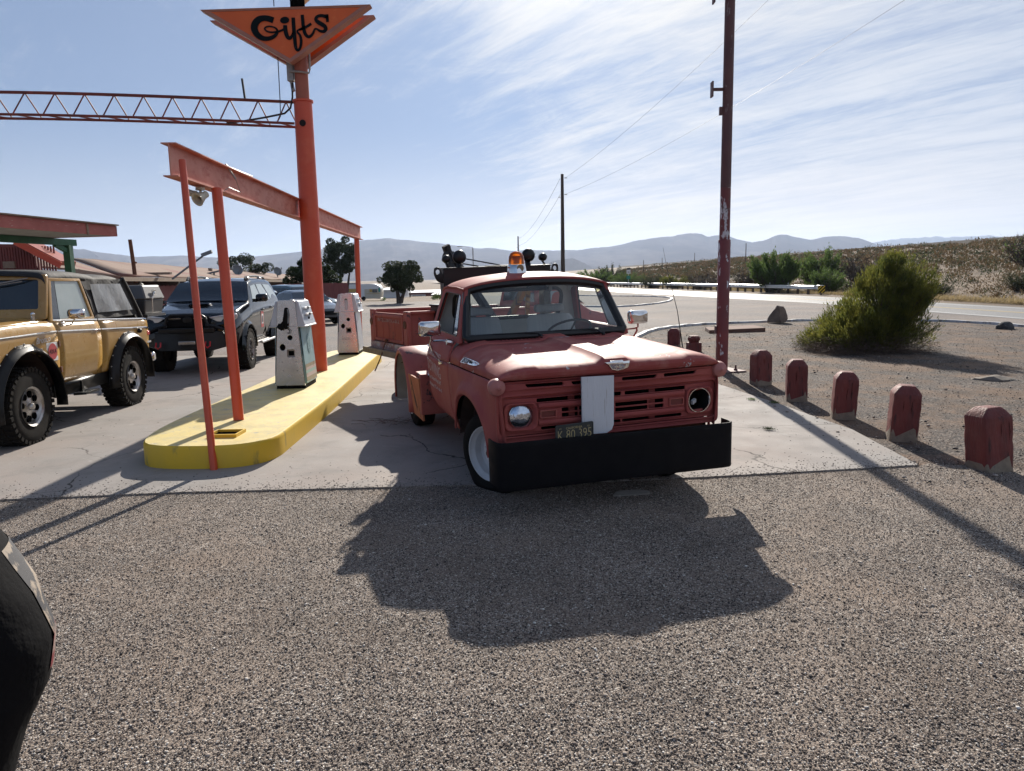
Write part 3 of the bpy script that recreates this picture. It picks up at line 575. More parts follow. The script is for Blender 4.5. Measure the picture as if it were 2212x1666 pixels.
# ------------------------------------------------------------------ mountains, far side of the valley
def ray(px, py):
    return _f+_r*((px-1106)/CAM_F)-_u*((py-833)/CAM_F)
def at(px, py, Y):
    d = ray(px, py); t = Y/d.y; return Vector((d.x*t, Y, CAM_H+d.z*t))
def gnd(px, py, z=0.0):
    d = ray(px, py); t = (z-CAM_H)/d.z; return Vector((d.x*t, d.y*t, z))
def mountain(name, ridge, D, depth, col1, col2, seed):
    m = mat(name+"_rock", col1, 1.0, var=col2, vs=.0022, vd=9, coords='Object', spec=0.0, patch=(.19, .16, .14, 1), ps=.0011, pt=(.5, .7), pstretch=(1.6, .5, 2))
    rs = np.random.RandomState(seed); P = []
    X0, X1 = ridge[0][0], ridge[-1][0]; n = 420
    px = np.linspace(X0, X1, n); py = np.interp(px, [r[0] for r in ridge], [r[1] for r in ridge])+np.convolve(rs.randn(n+4), [.2, .3, .3, .2, .2], 'valid')*1.1
    ph = rs.rand(8)*6.28; rows = []
    for v in (0, .05, .12, .2, .3, .4, .5, .6, .7, .8, .9, .97, 1.0, 1.06, 1.3, 1.8):
        row = []
        for i in range(n):
            d = D-depth*(1-v) if v <= 1 else D+depth*(v-1)
            top = at(px[i], py[i], D); u = px[i]*.02
            prof = v**1.35 if v <= 1 else max(0, 1-(v-1)*1.2)
            g = 0
            for k, (fr, am) in enumerate(((1.1, .30), (2.7, .20), (6.3, .12), (14, .06))): g += am*math.sin(u*fr+ph[k]+v*2.0*(k+1)+math.sin(u*fr*.6+ph[k+4]))
            z = top.z*prof*(1+g*.75*(v*(1-v))*4*.5 if v < 1 else 1); rr = at(px[i], 600, d)
            row.append((top.x*d/D, d+g*depth*.12*(4*v*(1-v) if v < 1 else 0), z-4))
        rows.append(row)
    return tag(MB().grid(rows).build(name, m, weld=False, ang=70), kind='structure')
mountain("mountains", [(-300, 545), (-60, 540), (115, 535), (181, 538), (198, 543.5), (260, 549), (296, 554.5), (326, 553), (397, 551.7), (468, 555.6), (531, 555.6), (629, 545), (661, 541.6), (704, 537.4), (745, 527), (783, 518.8), (813, 515), (842, 513.7), (876, 517), (913, 521), (950, 525), (999, 532), (1043, 535.7), (1067, 534.5), (1087, 537), (1112, 540.4), (1146, 540), (1170, 539), (1195, 540), (1247, 539), (1290, 534.4), (1325, 530), (1360, 523.5), (1395, 516), (1421, 512.6), (1452, 510), (1465, 506), (1490, 504.2), (1517, 504.7), (1528, 510), (1545, 509), (1561, 507.5), (1580, 511), (1596, 517), (1612, 521), (1626, 523.5), (1648, 519), (1668, 512), (1683, 507), (1700, 506), (1718, 511.7), (1735, 515.5), (1753, 517), (1768, 514), (1783, 510.4), (1810, 508.5), (1831, 510.4), (1855, 514), (1875, 521.3), (1890, 527), (1910, 536.6), (1960, 556), (2020, 580), (2100, 596)], 7200, 3000, (.13, .105, .095, 1), (.09, .075, .07, 1), 3)
mountain("far_mesa", [(1780, 560), (1850, 535), (1884, 523.5), (1936, 515.6), (2010, 511.7), (2070, 511), (2119, 509.5), (2137, 508), (2167, 511.7), (2230, 520), (2400, 530), (2600, 540)], 11500, 2500, (.14, .12, .11, 1), (.10, .09, .085, 1), 5)
mountain("low_foothills", [(1000, 598), (1100, 590), (1170, 572), (1205, 560), (1235, 556), (1262, 566), (1290, 585), (1330, 592), (1450, 590), (1600, 590), (1700, 598)], 4600, 900, (.12, .10, .085, 1), (.08, .07, .06, 1), 9)
# ------------------------------------------------------------------ wheels
def wheel(parent, c, side, R_, w, rimr, tyre, rim, style, group_name='wheel', flat=0.0, sag=0.0):
    """c: hub centre on the outer face; side +1 when the outer face looks to +y"""
    s = side; c = Vector(c); ax = (0, s, 0)
    mb = MB()
    prof = [(rimr, -w*.08), (rimr+.012, -.004), ((rimr+R_)/2, .006), (R_-.03, -.006), (R_-.006, -.022), (R_, -.05), (R_, -w*.5), (R_, -w+.05), (R_-.006, -w+.022), (R_-.03, -w+.006), ((rimr+R_)/2, -w-.004), (rimr, -w+.02)]
    mb.lathe(prof, c, ax, 48)
    if style in ('mag', 'beadlock'):   # lugs of an off-road tread
        for k in range(36):
            for q, (y0, y1) in enumerate(((-.012, -.10), (-.11, -.20), (-w+.012, -w+.09))):
                a = 2*math.pi*(k+.5*(q % 2))/36; d = Vector((math.cos(a), 0, math.sin(a))); t = Vector((-math.sin(a), 0, math.cos(a)))
                p = c+d*(R_+.003)+Vector((0, s*(y0+y1)/2, 0))
                mm = Matrix((t, Vector((0, 1, 0)), d)).transposed()
                mb.box(p, (R_*.105, abs(y1-y0)*.94, .02), mm)
            d = Vector((math.cos(a), 0, math.sin(a)))
            mb.box(c+d*(R_-.022)+Vector((0, s*-.002, 0)), (R_*.10, .02, .045), Matrix((Vector((-d.z, 0, d.x)), Vector((0, 1, 0)), d)).transposed())
    if flat:
        zmin = c.z-R_; fl = zmin+flat
        mb.v = [(x+(x-c.x)*.30*max(0, (fl+.05-z)/.09) if z < fl+.05 else x, y+(s*.028*math.exp(-((z-fl-.04)/.05)**2) if (y-c.y)*s > -.06 and z < fl+.14 else 0), max(z, fl+(z-zmin)*.04)) for x, y, z in mb.v]
    ty = mb.build('tyre', tyre, ang=30)
    rb = MB(); holes = MB()
    if style == 'steel':
        rb.lathe([(rimr+.010, .016), (rimr+.018, .018), (rimr+.018, .010), (rimr, -.008), (rimr-.016, -.026), (rimr-.022, -.090), (rimr-.040, -.112), (rimr-.072, -.088), (rimr-.095, -.060), (.088, -.062), (.074, -.085), (.066, -.085), (.060, -.030), (.040, -.022), (0, -.020)], c, ax, 40)
        for k in range(5):
            a = 2*math.pi*k/5+.3; rb.cyl(c+Vector((math.cos(a)*.095, -s*.066, math.sin(a)*.095)), c+Vector((math.cos(a)*.095, -s*.036, math.sin(a)*.085)), .011, n=6)
        holes.lathe([(.058, -.05), (.055, -.018), (.040, -.010), (.028, .012), (0, .014)], c, ax, 16)
    elif style == 'mag':
        rb.lathe([(rimr+.012, .010), (rimr+.014, 0), (rimr-.008, -.014), (rimr-.022, -.052), (rimr-.030, -.060), (rimr*.62, -.046), (rimr*.34, -.036), (rimr*.20, -.030), (rimr*.18, .000), (rimr*.14, .012), (0, .014)], c, ax, 40)
        for k in range(8):
            a = 2*math.pi*k/8+.2; u = Vector((math.cos(a), 0, math.sin(a))); t = Vector((-u.z, 0, u.x)); o = c+u*(rimr*.66)+Vector((0, -s*.030, 0))
            holes.lathe([(1, -.02), (1, .0), (.0, .002)], (0, 0, 0), (0, s, 0), 16); vs = holes.v[-48:]; del holes.v[-48:]
            holes.v += [tuple(o+t*(x*rimr*.165)+u*(z*rimr*.19)+Vector((0, y, 0))) for x, y, z in vs]
    else:
        rb.lathe([(rimr+.012, .012), (rimr+.014, 0), (rimr-.012, -.006), (rimr-.022, -.06), (rimr-.03, -.09), (0, -.09)], c, ax, 40)
        for k in range(8):
            a = 2*math.pi*k/8; u = Vector((math.cos(a), 0, math.sin(a)))
            holes.bar(c+u*.04+Vector((0, -s*.035, 0)), c+u*(rimr-.02)+Vector((0, -s*.03, 0)), .022, .05, (0, 1, 0))
        for k in range(16):
            a = 2*math.pi*k/16; rb.cyl(c+Vector((math.cos(a)*(rimr-.002), 0, math.sin(a)*(rimr-.002))), c+Vector((math.cos(a)*(rimr-.002), s*.016, math.sin(a)*(rimr-.002))), .007, n=6)
    wb = MB().lathe([(.02, -w*.8), (rimr-.01, -w*.8), (rimr-.01, -w*.45)], c, ax, 24).build(group_name, M['blackmatte'], parent)   # drum behind the rim
    ty.parent = wb; r_ = rb.build('rim', rim, wb, ang=30)
    if holes.v: holes.build({'steel': 'hub', 'mag': 'rim_holes', 'beadlock': 'spokes'}[style], {'steel': M['rust'], 'mag': M['void'], 'beadlock': M['black']}[style], wb)
    return wb

# ------------------------------------------------------------------ the tow truck
TX, TY, TYAW, TPIT, TROL = .5718, 6.399, -1.2711, -.0193, .0192
def truck():
    T = thing('tow_truck', 'faded red old tow truck with black bumper, amber beacon and white board on its grille', 'tow truck')
    T.matrix_world = Matrix.Translation((TX, TY, 0)) @ Matrix.Rotation(TYAW, 4, 'Z') @ Matrix.Rotation(TROL, 4, 'X') @ Matrix.Rotation(-TPIT, 4, 'Y')
    P_, PW = M['truck'], M['truckworn']
    def lerp(v, xs, ys): return float(np.interp(v, xs, ys))
    def zcrease(x): return lerp(x, [-2.1, -.85, .8], [.975, 1.02, 1.070])
    def Y(x, z):      # outer skin of the lower body
        y = lerp(z, [.42, .60, .85, .98, 1.05, 1.12, 1.19, 1.24], [.885, .930, .952, .955, .940, .915, .880, .838])
        if x > .60: y -= .045*((x-.60)/.2)**2
        if x < -1.85: y -= .10*((-1.85-x)/.25)**2
        return y
    def arch(x):      # lower edge of the front fender
        t = (x-.03)/.555
        return .45+(.40*math.sqrt(max(0, 1-abs(t)**2.3)) if abs(t) < 1 else 0)
    def flare(x, z):
        rr = math.hypot((x-.03)/.555, max(0, (z-.45))/.40); e = (rr-1)*.45
        return .056*math.exp(-((e-.035)/.075)**2) if z > .43 and e > -.05 else 0
    def side(s, x0, x1, zb, zt, nx, nz, xs=None, fl=False):
        xs = xs or [x0+(x1-x0)*i/nx for i in range(nx+1)]; G = []
        for x in xs:
            b, t = zb(x), zt(x); G.append([(x, s*(Y(x, b+(t-b)*k/nz)+(flare(x, b+(t-b)*k/nz) if fl else 0)), b+(t-b)*k/nz) for k in range(nz+1)])
        return G
    # --- front fenders
    for s in (-1, 1):
        a = [.03-.555*math.cos(math.pi*k/26) for k in range(27)]
        xs = [-.845, -.75, -.66, -.59]+a+[.62, .66, .70, .74, .77, .79]
        G = side(s, 0, 0, lambda x: (arch(x) if abs(x-.03) < .555 else (.45 if x < 0 else .56-.0*x)), lambda x: zcrease(x)-.004, 0, 16, xs, True)
        # step from arch foot to the lower front corner
        mb = MB().grid(G)
        f = mb.build('fender', P_, T, ang=45, solid=.006)
        lip = MB().tube([(.03-.555*math.cos(math.pi*k/30), s*(Y(0, .7)+flare(.03-.555*math.cos(math.pi*k/30), arch(.03-.5549*math.cos(math.pi*k/30)))-.010), arch(.03-.5549*math.cos(math.pi*k/30))+.004) for k in range(31)], .010, 6).build('wheel_arch_lip', P_, f)
        well = MB(); n = 18
        well.grid([[(.03-.60*math.cos(math.pi*k/n), s*yy, .40+.49*math.sin(math.pi*k/n)) for k in range(n+1)] for yy in (.925, .60, .42)])
        well.grid([[(.03-.60*math.cos(math.pi*k/n)*q, s*.42, .40+.49*math.sin(math.pi*k/n)*q) for k in range(n+1)] for q in (1, 0)])
        well.build('wheel_well', M['truckinner'], f, smooth=False)
    # --- cowl sides, doors, cab corners
    for s in (-1, 1):
        zb = lambda x: .445 if x > -1.66 else .445+.53*(1-math.sqrt(max(0, 1-((-1.66-x)/.42)**2)))
        d = MB().grid(side(s, -2.05, -.852, zb, lambda x: zcrease(x)-.003, 22, 14)).build('door', P_, T, ang=50, solid=.006)
        MB().grid([[(x, s*(Y(x, z)+.001), z) for z in (zcrease(x)+.001, zcrease(x)+.02, 1.08, 1.13, 1.18, 1.215, 1.235)] for x in [-2.05+1.2*i/12 for i in range(13)]]).build('door_shoulder', P_, d, ang=50, solid=.006)
        # handle
        h = MB().box((-1.78, s*.955, 1.075), (.15, .018, .018), bevel) if False else MB().tube([(-1.86, s*.92, 1.09), (-1.85, s*.95, 1.09), (-1.72, s*.955, 1.088), (-1.70, s*.93, 1.085)], .009, 8)
        h.build('door_handle', M['chrome'], d)
    # dark floor and inner liner, added so no light leaks through the gaps
    MB().box((-1.45, 0, .72), (1.18, 1.76, .50)).box((-.68, 0, .85), (.40, 1.6, .60)).build('cab_floor_liner', M['truckinner'], T, smooth=False)
    # --- hood: clamshell with rounded nose, centre spine
    def hsec(x, zt, xo=0):
        row = []; zl = zcrease(x)+.003 if x < .74 else 1.074
        W_ = Y(min(x, .62), 1.06)
        for yy in (0, .035, .05, .085, .11, .16, .30, .45, .56, .60, .63, .70, .76, .81, .85, .88, .90, .915):
            q = yy/.915; pr = (max(0, 1-q**7.5))**.5 if q < 1 else 0
            z = zl+(zt+(.022 if yy < .09 else (.006 if yy <= .11 else 0))*min(1, max(0, (zt-1.10)/.06))-(.011 if .16 <= yy <= .60 else 0)*min(1, max(0, (zt-1.15)/.03))-zl)*pr
            row.append((x-.045*q**3*(1 if x > .5 else max(0, (x+.45)/.95))+xo, q*W_, z))
        return row
    st = [(.795, 1.076), (.812, 1.082), (.826, 1.10), (.832, 1.125), (.826, 1.15), (.80, 1.172), (.755, 1.185), (.69, 1.192), (.55, 1.199), (.35, 1.207), (.15, 1.213), (-.05, 1.219), (-.25, 1.225), (-.42, 1.230)]
    rows = []
    for x, z in st:
        h = hsec(x, z); rows.append([(a, -b, c) for a, b, c in h[::-1]]+h[1:])
    hood = MB().grid(rows).build('hood', M['hoodpaint'], T, ang=24, solid=.01)
    rows = []
    for x, z in ((-.427, 1.230), (-.50, 1.236), (-.60, 1.241), (-.70, 1.245), (-.78, 1.246), (-.848, 1.246)):
        h = [(x, q[1], q[2]) for q in hsec(x, z)]; rows.append([(a, -b, c) for a, b, c in h[::-1]]+h[1:])
    MB().grid(rows).build('cowl_panel', P_, T, ang=50, solid=.008)
    g = MB()
    for k in range(30): g.box((-.53, -.52+k*.036, 1.2405), (.07, .010, .003))
    g.build('cowl_grille', M['void'], T, smooth=False)
    # --- nose: outer surround and inset grille panel
    def fx(x0): return lambda a, b, c: (x0+c-.045*abs(a/.93)**3-.0*(1.07-b), a, b)
    def both(L_): return L_+[[(-x, y) for x, y in l][::-1] for l in L_]
    outer = roundpoly([(-.945, .60), (.945, .60), (.945, .95), (.92, 1.068), (-.92, 1.068), (-.945, .95)], .05)
    inset = rrect(-.925, .925, .648, .952, .06)
    slots = [roundpoly([(.06, 1.014), (.345, 1.014), (.362, 1.040), (.06, 1.040)], .011), roundpoly([(.425, 1.016), (.705, 1.019), (.724, 1.043), (.425, 1.042)], .011)]
    nose = MB(); plate(nose, [outer, inset]+both(slots), .03, fx(.785), .007)
    nose = nose.build('nose_panel', P_, T, ang=35)
    ins = MB()
    hl = ellipse(.756, .797, .098, .098, 28)
    L2 = [rrect(.093, .63, .896, .925, .008), rrect(.012, .290, .768, .798, .004), rrect(.012, .290, .810, .840, .004), rrect(.30, .432, .768, .798, .004), rrect(.30, .432, .810, .840, .004), rrect(.068, .60, .681, .706, .01), hl]
    L2 = both(L2)+[rrect(-.06, .06, .895, .925, .008), rrect(-.055, .055, .681, .706, .008)]
    plate(ins, [rrect(-.922, .922, .65, .95, .057)]+L2, .016, fx(.768), .004)
    ins = ins.build('grille', P_, T, ang=35)
    # horizontal ribs between the slots stand proud
    rb = MB()
    for z in (.868, .738): 
        for s in (-1, 1): rb.grid([[(.777+.012*math.cos(q)-.045*(y/.93)**3, s*y, z+.020*math.sin(q)) for q in (-1.4, -.8, 0, .8, 1.4)] for y in np.linspace(.0, .62, 8)])
    rb.build('grille_rib', P_, ins)
    MB().box((.66, 0, .80), (.05, 1.60, .34)).box((.70, 0, 1.03), (.05, 1.60, .05)).build('radiator_void', M['void'], T, smooth=False)
    MB().box((.705, -.33, .80), (.02, .05, .30)).box((.705, .36, .80), (.02, .05, .30)).box((.71, 0, .72), (.02, .9, .02)).build('radiator_brace', M['truck'], T, smooth=False)
    for s in (-1, 1):
        bz = MB()
        sq = rrect(.628, .892, .690, .905, .05)
        ring = lambda k, c0, c1: [(c0+(c1-c0)*0 for _ in ())]
        A = [Vector((p[0], p[1])) for p in rrect(.628, .892, .690, .905, .05, 6)]; n = len(A); cc = Vector((.756, .797))
        G = []
        for t, xo in ((0, .780), (.12, .800), (.30, .802), (.75, .785), (1.0, .765)):
            row = []
            for i, p in enumerate(A):
                a = math.atan2(p.y-cc.y, p.x-cc.x); q = cc+Vector((math.cos(a), math.sin(a)))*.098; r = p.lerp(q, t); row.append((xo-.045*abs(r.x/.93)**3, s*r.x, r.y))
            G.append(row)
        bz = bz.grid(G, wrap=True).build('headlight_bezel', P_, T, ang=50)
        if s < 0:
            MB().lathe([(.096, .0), (.097, .012), (.090, .018)], (.742, s*.756, .797), (1, 0, 0), 32).build('headlight_ring', M['chrome'], bz)
            MB().lathe([(.091, .0), (.088, .016), (.07, .030), (.04, .040), (0, .044)], (.744, s*.756, .797), (1, 0, 0), 32).build('headlight', M['lens'], bz)
        else:
            tag(MB().lathe([(.097, .02), (.092, .0), (.075, -.08), (.03, -.12), (0, -.12)], (.745, s*.756, .797), (1, 0, 0), 32).build('headlight', M['black'], bz), 'empty black headlight bucket with the lamp missing')
            MB().lathe([(.101, .016), (.097, .022), (.095, .014)], (.745, s*.756, .797), (1, 0, 0), 32, close=True).build('headlight_ring', M['chrome'], bz)
            MB().box((.70, s*.745, .775), (.02, .05, .035), (0.3, .2, .5)).build('socket', M['whitewood'], bz, smooth=False); MB().tube([(.770, s*.756+.098*math.cos(a), .797+.098*math.sin(a)) for a in [2*math.pi*k/32 for k in range(33)]], .005, 6).build('bright_ring', M['chrome'], bz)
        # parking lamp
        pk = MB(); plate(pk, [rrect(s*.545-.068, s*.545+.068, .772, .836, .01), rrect(s*.545-.056, s*.545+.056, .782, .826, .006)], .018, fx(.785), .004); pk = pk.build('parking_lamp', PW, T)
        MB().box((.765, s*.545, .804), (.008, .11, .042)).build('lamp_glass', mat("dull_red_glass", (.16, .03, .03, 1), .3), pk, smooth=False)
        # turn lamp balls on the fender corners
        tl = MB(); o = Vector((.750, s*.938, 1.035)); ax = Vector((1, 0, 0))
        tl.lathe([(.020, -.14), (.034, -.10), (.056, -.055), (.063, -.02), (.067, .005), (.063, .022), (.058, .037), (.040, .048), (.020, .054), (.012, .060), (.010, .066), (0, .068)], o, ax, 28)
        tl.tube([o+Vector((-.02, -s*.05, .0)), o+Vector((-.02, -s*.13, .0))], .015, 8)
        tl.build('turn_lamp', M['lampred'], T, ang=40)
    # emblem on the hood nose
    e = MB(); plate(e, [[(-.105, 1.172), (-.07, 1.15), (-.05, 1.115), (.0, 1.103), (.05, 1.110), (.085, 1.12), (.10, 1.145), (.105, 1.172)]], .014, lambda a, b, c: (.838+c-(b-1.135)*.12, a, b), .004)
    plate(e, [rrect(-.06, .05, 1.160, 1.182, .006)], .016, lambda a, b, c: (.840+c-(b-1.135)*.2, a, b), .003)
    e = e.build('hood_emblem', M['chrome'], T)
    e2 = MB(); plate(e2, [[(-.065, 1.155), (-.045, 1.122), (0, 1.112), (.045, 1.118), (.075, 1.15)]], .003, lambda a, b, c: (.8475+c-(b-1.135)*.12, a, b))
    e2.build('emblem_shield', mat("worn_emblem_fill", (.22, .20, .21, 1), .5, patch=(.35, .06, .05, 1), ps=60, pt=(.5, .6), patch2=(.5, .5, .5, 1), p2s=90, p2t=(.5, .6)), e, smooth=False)
    e3 = MB(); 
    for q in (0, 1, 2): e3.bar((.851, math.cos(q*1.05)*.035, 1.135+math.sin(q*1.05)*.016), (.851, -math.cos(q*1.05)*.035, 1.135-math.sin(q*1.05)*.016), .005, .004, (1, 0, 0))
    e3.build('emblem_star', M['chrome'], e, smooth=False)
    # side badges
    for s in (-1, 1):
        fb = lambda a, b, c: (a, s*(.934-(b-1.10)*.80+c), b)
        bp = [(-.345, 1.135), (-.352, 1.087), (.07, 1.108), (.135, 1.118), (.155, 1.127), (.13, 1.136), (.06, 1.141)]
        bd = MB(); plate(bd, [bp], .012, fb, .004); bd = bd.build('side_badge', M['chrome'], T)
        b2 = MB(); plate(b2, [[(-.325, 1.130), (-.330, 1.095), (-.15, 1.104), (-.14, 1.134)]], .003, lambda a, b, c: fb(a, b, c+.0075)); b2.build('badge_field', M['plateblack'], bd, smooth=False)
        b3 = MB(); text(b3, "F-250", .04, lambda a, b, c: fb(-.238+a*(-s), 1.1155+b+a*.04*(-s), c+.0105), .003, fit=(.155, .026)); b3.build('badge_lettering', M['winframe'], bd, smooth=False)
        b3 = MB(); text(b3, "100", .03, lambda a, b, c: fb(-.06+a*(-s), 1.123+b, c+.008), .003, fit=(.09, .016)); b3.build('badge_number', M['plateblack'], bd, smooth=False)
    # --- door lettering, both doors
    for s in (-1, 1):
        e = -s
        def fd(cx, cz, sl): return lambda a, b, c: (cx+a*e, s*(Y(cx+a*e, cz+b+a*e*sl)+.002+c), cz+b+a*e*sl)
        for body_, fn_, fit_, off_ in (("RADIATOR SPRINGS", fd(-1.56, 1.03, -.02), (.70, .060), .0006), ("'TOWING", fd(-1.56, .885, -.06), (.68, .125), -.001), ("\"Your Dream Wags Up!\"", fd(-1.57, .757, 0), (.64, .052), 0), ("Whiskey 775-41 66 47", fd(-1.57, .675, 0), (.64, .050), 0)):
            lt = MB(); text(lt, body_, .07, fn_, .001, fit=fit_, off=off_); lt.build('door_lettering', M['doorink'], T, smooth=False)
    # --- white board and number plate
    b = MB(); plate(b, [[(-.300, .672), (-.285, .650), (-.24, .632), (-.10, .628), (-.058, .650), (-.040, .69), (-.034, 1.070), (-.300, 1.076)]], .018, lambda a, b_, c: (.845+c-(b_-.85)*.01, a, b_), .002)
    tag(b.build('grille_board', M['whitewood'], T, smooth=False), 'white painted board fixed over the grille')
    p = MB(); plate(p, [rrect(-.54, -.232, .592, .742, .014)], .004, lambda a, b_, c: (.905+c, a, b_+(a+.386)*.03), .001)
    for r_ in (rrect(-.537, -.235, .595, .739, .012),): plate(p, [r_, rrect(-.531, -.241, .601, .733, .010)], .003, lambda a, b_, c: (.9085+c, a, b_+(a+.386)*.03), .001)
    p = tag(p.build('number_plate', M['plateblack'], T), 'black number plate with yellow lettering')
    t = MB(); fp = lambda cx, cz: (lambda a, b_, c: (.9095+c, cx+a, cz+b_+(cx+a+.386)*.03))
    text(t, "K 80 395", .08, fp(-.386, .664), .002, fit=(.268, .068), off=-.0012); text(t, "CALIFORNIA", .03, fp(-.39, .712), .002, fit=(.130, .017))
    text(t, "19", .02, fp(-.50, .712), .002, fit=(.016, .011)); text(t, "63", .02, fp(-.275, .712), .002, fit=(.016, .011))
    t.build('plate_lettering', M['plateyellow'], p, smooth=False)
    # --- plank bumper, bent back at the ends
    bp_ = []
    ys_ = [-1.01, -1.005, -.99, -.96]+list(np.linspace(-.9, .9, 13))+[.95, .985, 1.0, 1.003]
    xo = [-.20, -.10, -.03, -.004]+[0.0]*13+[-.006, -.035, -.10, -.20]
    G = []
    for yv, xv in zip(ys_, xo):
        zb_ = .268-.012*yv; zt_ = .636-.013*yv
        if yv < -.98: zb_ += .03
        G.append([(.925+xv-.0*yv, yv, zb_+(zt_-zb_)*k/8) for k in range(9)])
    bump = MB().grid(G).build('bumper', M['bumper'], T, solid=.014, bevel=.003)
    MB().box((.80, -.38, .50), (.16, .06, .12)).box((.80, .38, .50), (.16, .06, .12)).box((.62, 0, .56), (.10, 1.7, .08)).build('bumper_bracket', M['rust'], T, smooth=False)
    MB().box((-.20, .42, .42), (1.9, .06, .14)).box((-.20, -.42, .42), (1.9, .06, .14)).box((0, 0, .36), (.10, 1.35, .09)).box((.25, 0, .70), (.5, .55, .45)).build('chassis', M['truckinner'], T, smooth=False)
    # --- cab greenhouse
    def yg(z): return lerp(z, [1.20, 1.70], [.850, .716])
    for s in (-1, 1):
        fs = lambda a, b_, c: (a, s*(yg(b_)+c), b_)
        o_ = roundpoly([(-.715, 1.205), (-.955, 1.705), (-1.80, 1.712), (-1.885, 1.68), (-2.055, 1.26), (-2.06, 1.205)], .02)
        h_ = roundpoly([(-.865, 1.262), (-1.045, 1.640), (-1.74, 1.650), (-1.90, 1.262)], .045)
        g = MB(); plate(g, [o_, h_], .035, fs, .008)
        pl = g.build('cab_pillar', P_, T)
        dl = MB(); dl.tube([(-.93, s*.752, 1.695), (-1.2, s*.752, 1.708), (-1.6, s*.750, 1.708), (-1.84, s*.742, 1.69), (-1.93, s*.72, 1.60)], .009, 6); dl.build('drip_rail', P_, pl)
        h2 = [Vector(p) for p in h_]; gk = MB().tube([fs(p.x, p.y, .012) for p in h2+[h2[0]]], .009, 6); gk.build('door_seal', M['gasket'], pl)
        MB().tube([fs(-1.115, 1.265, .0), fs(-1.235, 1.645, .0)], .008, 6).build('vent_post', M['gasket'], pl)
        v = MB(); v.add([fs(-.88, 1.265, .0), fs(-1.10, 1.265, .0), fs(-1.225, 1.64, .0), fs(-1.05, 1.63, .0)], [(0, 1, 2, 3)]); v.build('vent_window', M['glass'], pl, smooth=False)
    # roof
    def rz(x, y):
        q = abs(y)/.752; cr = lerp(x, [-2.0, -1.9, -1.75, -1.3, -1.0, -.90], [1.742, 1.772, 1.815, 1.838, 1.815, 1.785]); ed = lerp(x, [-2.0, -1.9, -1.8, -1.0, -.90], [1.66, 1.685, 1.705, 1.708, 1.700])
        return ed+(cr-ed)*(max(0, 1-q**2.6))**.75
    ys2 = [-.752, -.745, -.73, -.70, -.65, -.58, -.48, -.36, -.22, -.08, .08, .22, .36, .48, .58, .65, .70, .73, .745, .752]
    xs2 = [-2.0, -1.95, -1.9, -1.82, -1.7, -1.5, -1.3, -1.15, -1.05, -.98, -.93, -.905, -.895]
    RG = [[(x+(-.055*(y/.752)**2 if x > -1.2 else .09*(y/.752)**4 if x < -1.8 else 0), y, rz(x, y)-(.012 if x > -.90 else 0)) for y in ys2] for x in xs2]
    roof = MB().grid(RG).build('roof', P_, T, ang=50, solid=.016)
    MB().grid([[(x, y*.97, z-.05) for (x, y, z) in row] for row in RG[1:10]]).build('headliner', M['cabin'], T, ang=50)
    # front header under the visor lip
    hd = MB()
    hd.grid([[(-.915-.055*(y/.752)**2, y, rz(-.91, y)-.012) for y in ys2], [(-.928-.055*(y/.75)**2, y*.985, rz(-.91, y)-.040) for y in ys2]]); hd.build('roof_header', P_, T)
    # windshield
    def wb(y): return Vector((-.625-.075*(y/.81)**2, y, 1.250-.004*(y/.81)**2))
    def wt(y): return Vector((-.925-.055*(y/.72)**2, y*.887, rz(-.91, y*.9)-.045))
    W_ = [[wb(y).lerp(wt(y), k/6) for y in np.linspace(-.80, .80, 17)] for k in range(7)]
    MB().grid(W_).build('windshield', M['glass'], T)
    loop = [wb(y) for y in np.linspace(-.78, .78, 15)]+[wb(.80).lerp(wt(.80), t) for t in (.03, .25, .5, .75, .94)]+[wt(y) for y in np.linspace(.77, -.77, 15)]+[wb(-.80).lerp(wt(-.80), t) for t in (.94, .75, .5, .25, .03)]
    MB().tube(loop+[loop[0], loop[1]], .040, 8).build('windshield_seal', M['gasket'], T)
    MB().grid([[wb(y)+Vector((.02, 0, -.03)) for y in np.linspace(-.82, .82, 17)], [wb(y)+Vector((-.0, 0, .006)) for y in np.linspace(-.82, .82, 17)]]).build('windshield_sill', P_, T)
    for y0, y1, s in ((-.10, -.56, 1), (.50, .04, 1)):
        w = MB(); w.tube([(-.545, y0, 1.245), (-.60, y0-.03, 1.275), wb(y0-.10)+Vector((.04, 0, .035)), wb(y1)+Vector((.02, 0, .040))], [.010, .009, .006, .004], 6); w.tube([wb(y0-.20)+Vector((.02, 0, .028)), wb(y1-.04)+Vector((.012, 0, .030))], .0055, 5); w.cyl((-.54, y0+.01, 1.228), (-.55, y0+.01, 1.255), .018, .013, 10)
        w.build('wiper', M['cable'], T)
    # rear wall with window
    fr = lambda a, b_, c: (-2.055+max(0, b_-1.2)*.34+c, a, b_)
    rw = MB(); plate(rw, [roundpoly([(-.86, .50), (.86, .50), (.845, 1.2), (.72, 1.70), (-.72, 1.70), (-.845, 1.2)], .02), rrect(-.62, .62, 1.325, 1.635, .09)], .03, fr, .004)
    rw = rw.build('cab_back', M['cabin'], T)
    MB().box((-2.095, 0, .85), (.03, 1.72, .72)).build('cab_back_skin', P_, T, smooth=False)
    q = rrect(-.62, .62, 1.325, 1.635, .09); MB().tube([fr(a, b_, .012) for a, b_ in q+q[:1]], .022, 8).build('rear_window_seal', M['gasket'], rw)
    MB().add([fr(a, b_, 0) for a, b_ in ((-.62, 1.325), (.62, 1.325), (.62, 1.635), (-.62, 1.635))], [(0, 1, 2, 3)]).build('rear_window', M['glass'], rw, smooth=False)
    # interior
    MB().box((-.80, 0, 1.14), (.20, 1.60, .17)).build('dashboard', M['cabin'], T, bevel=.03)
    MB().ball((-.80, .36, 1.205), .16, (1, 1.5, .35)).build('instrument_hood', M['cabin'], T)
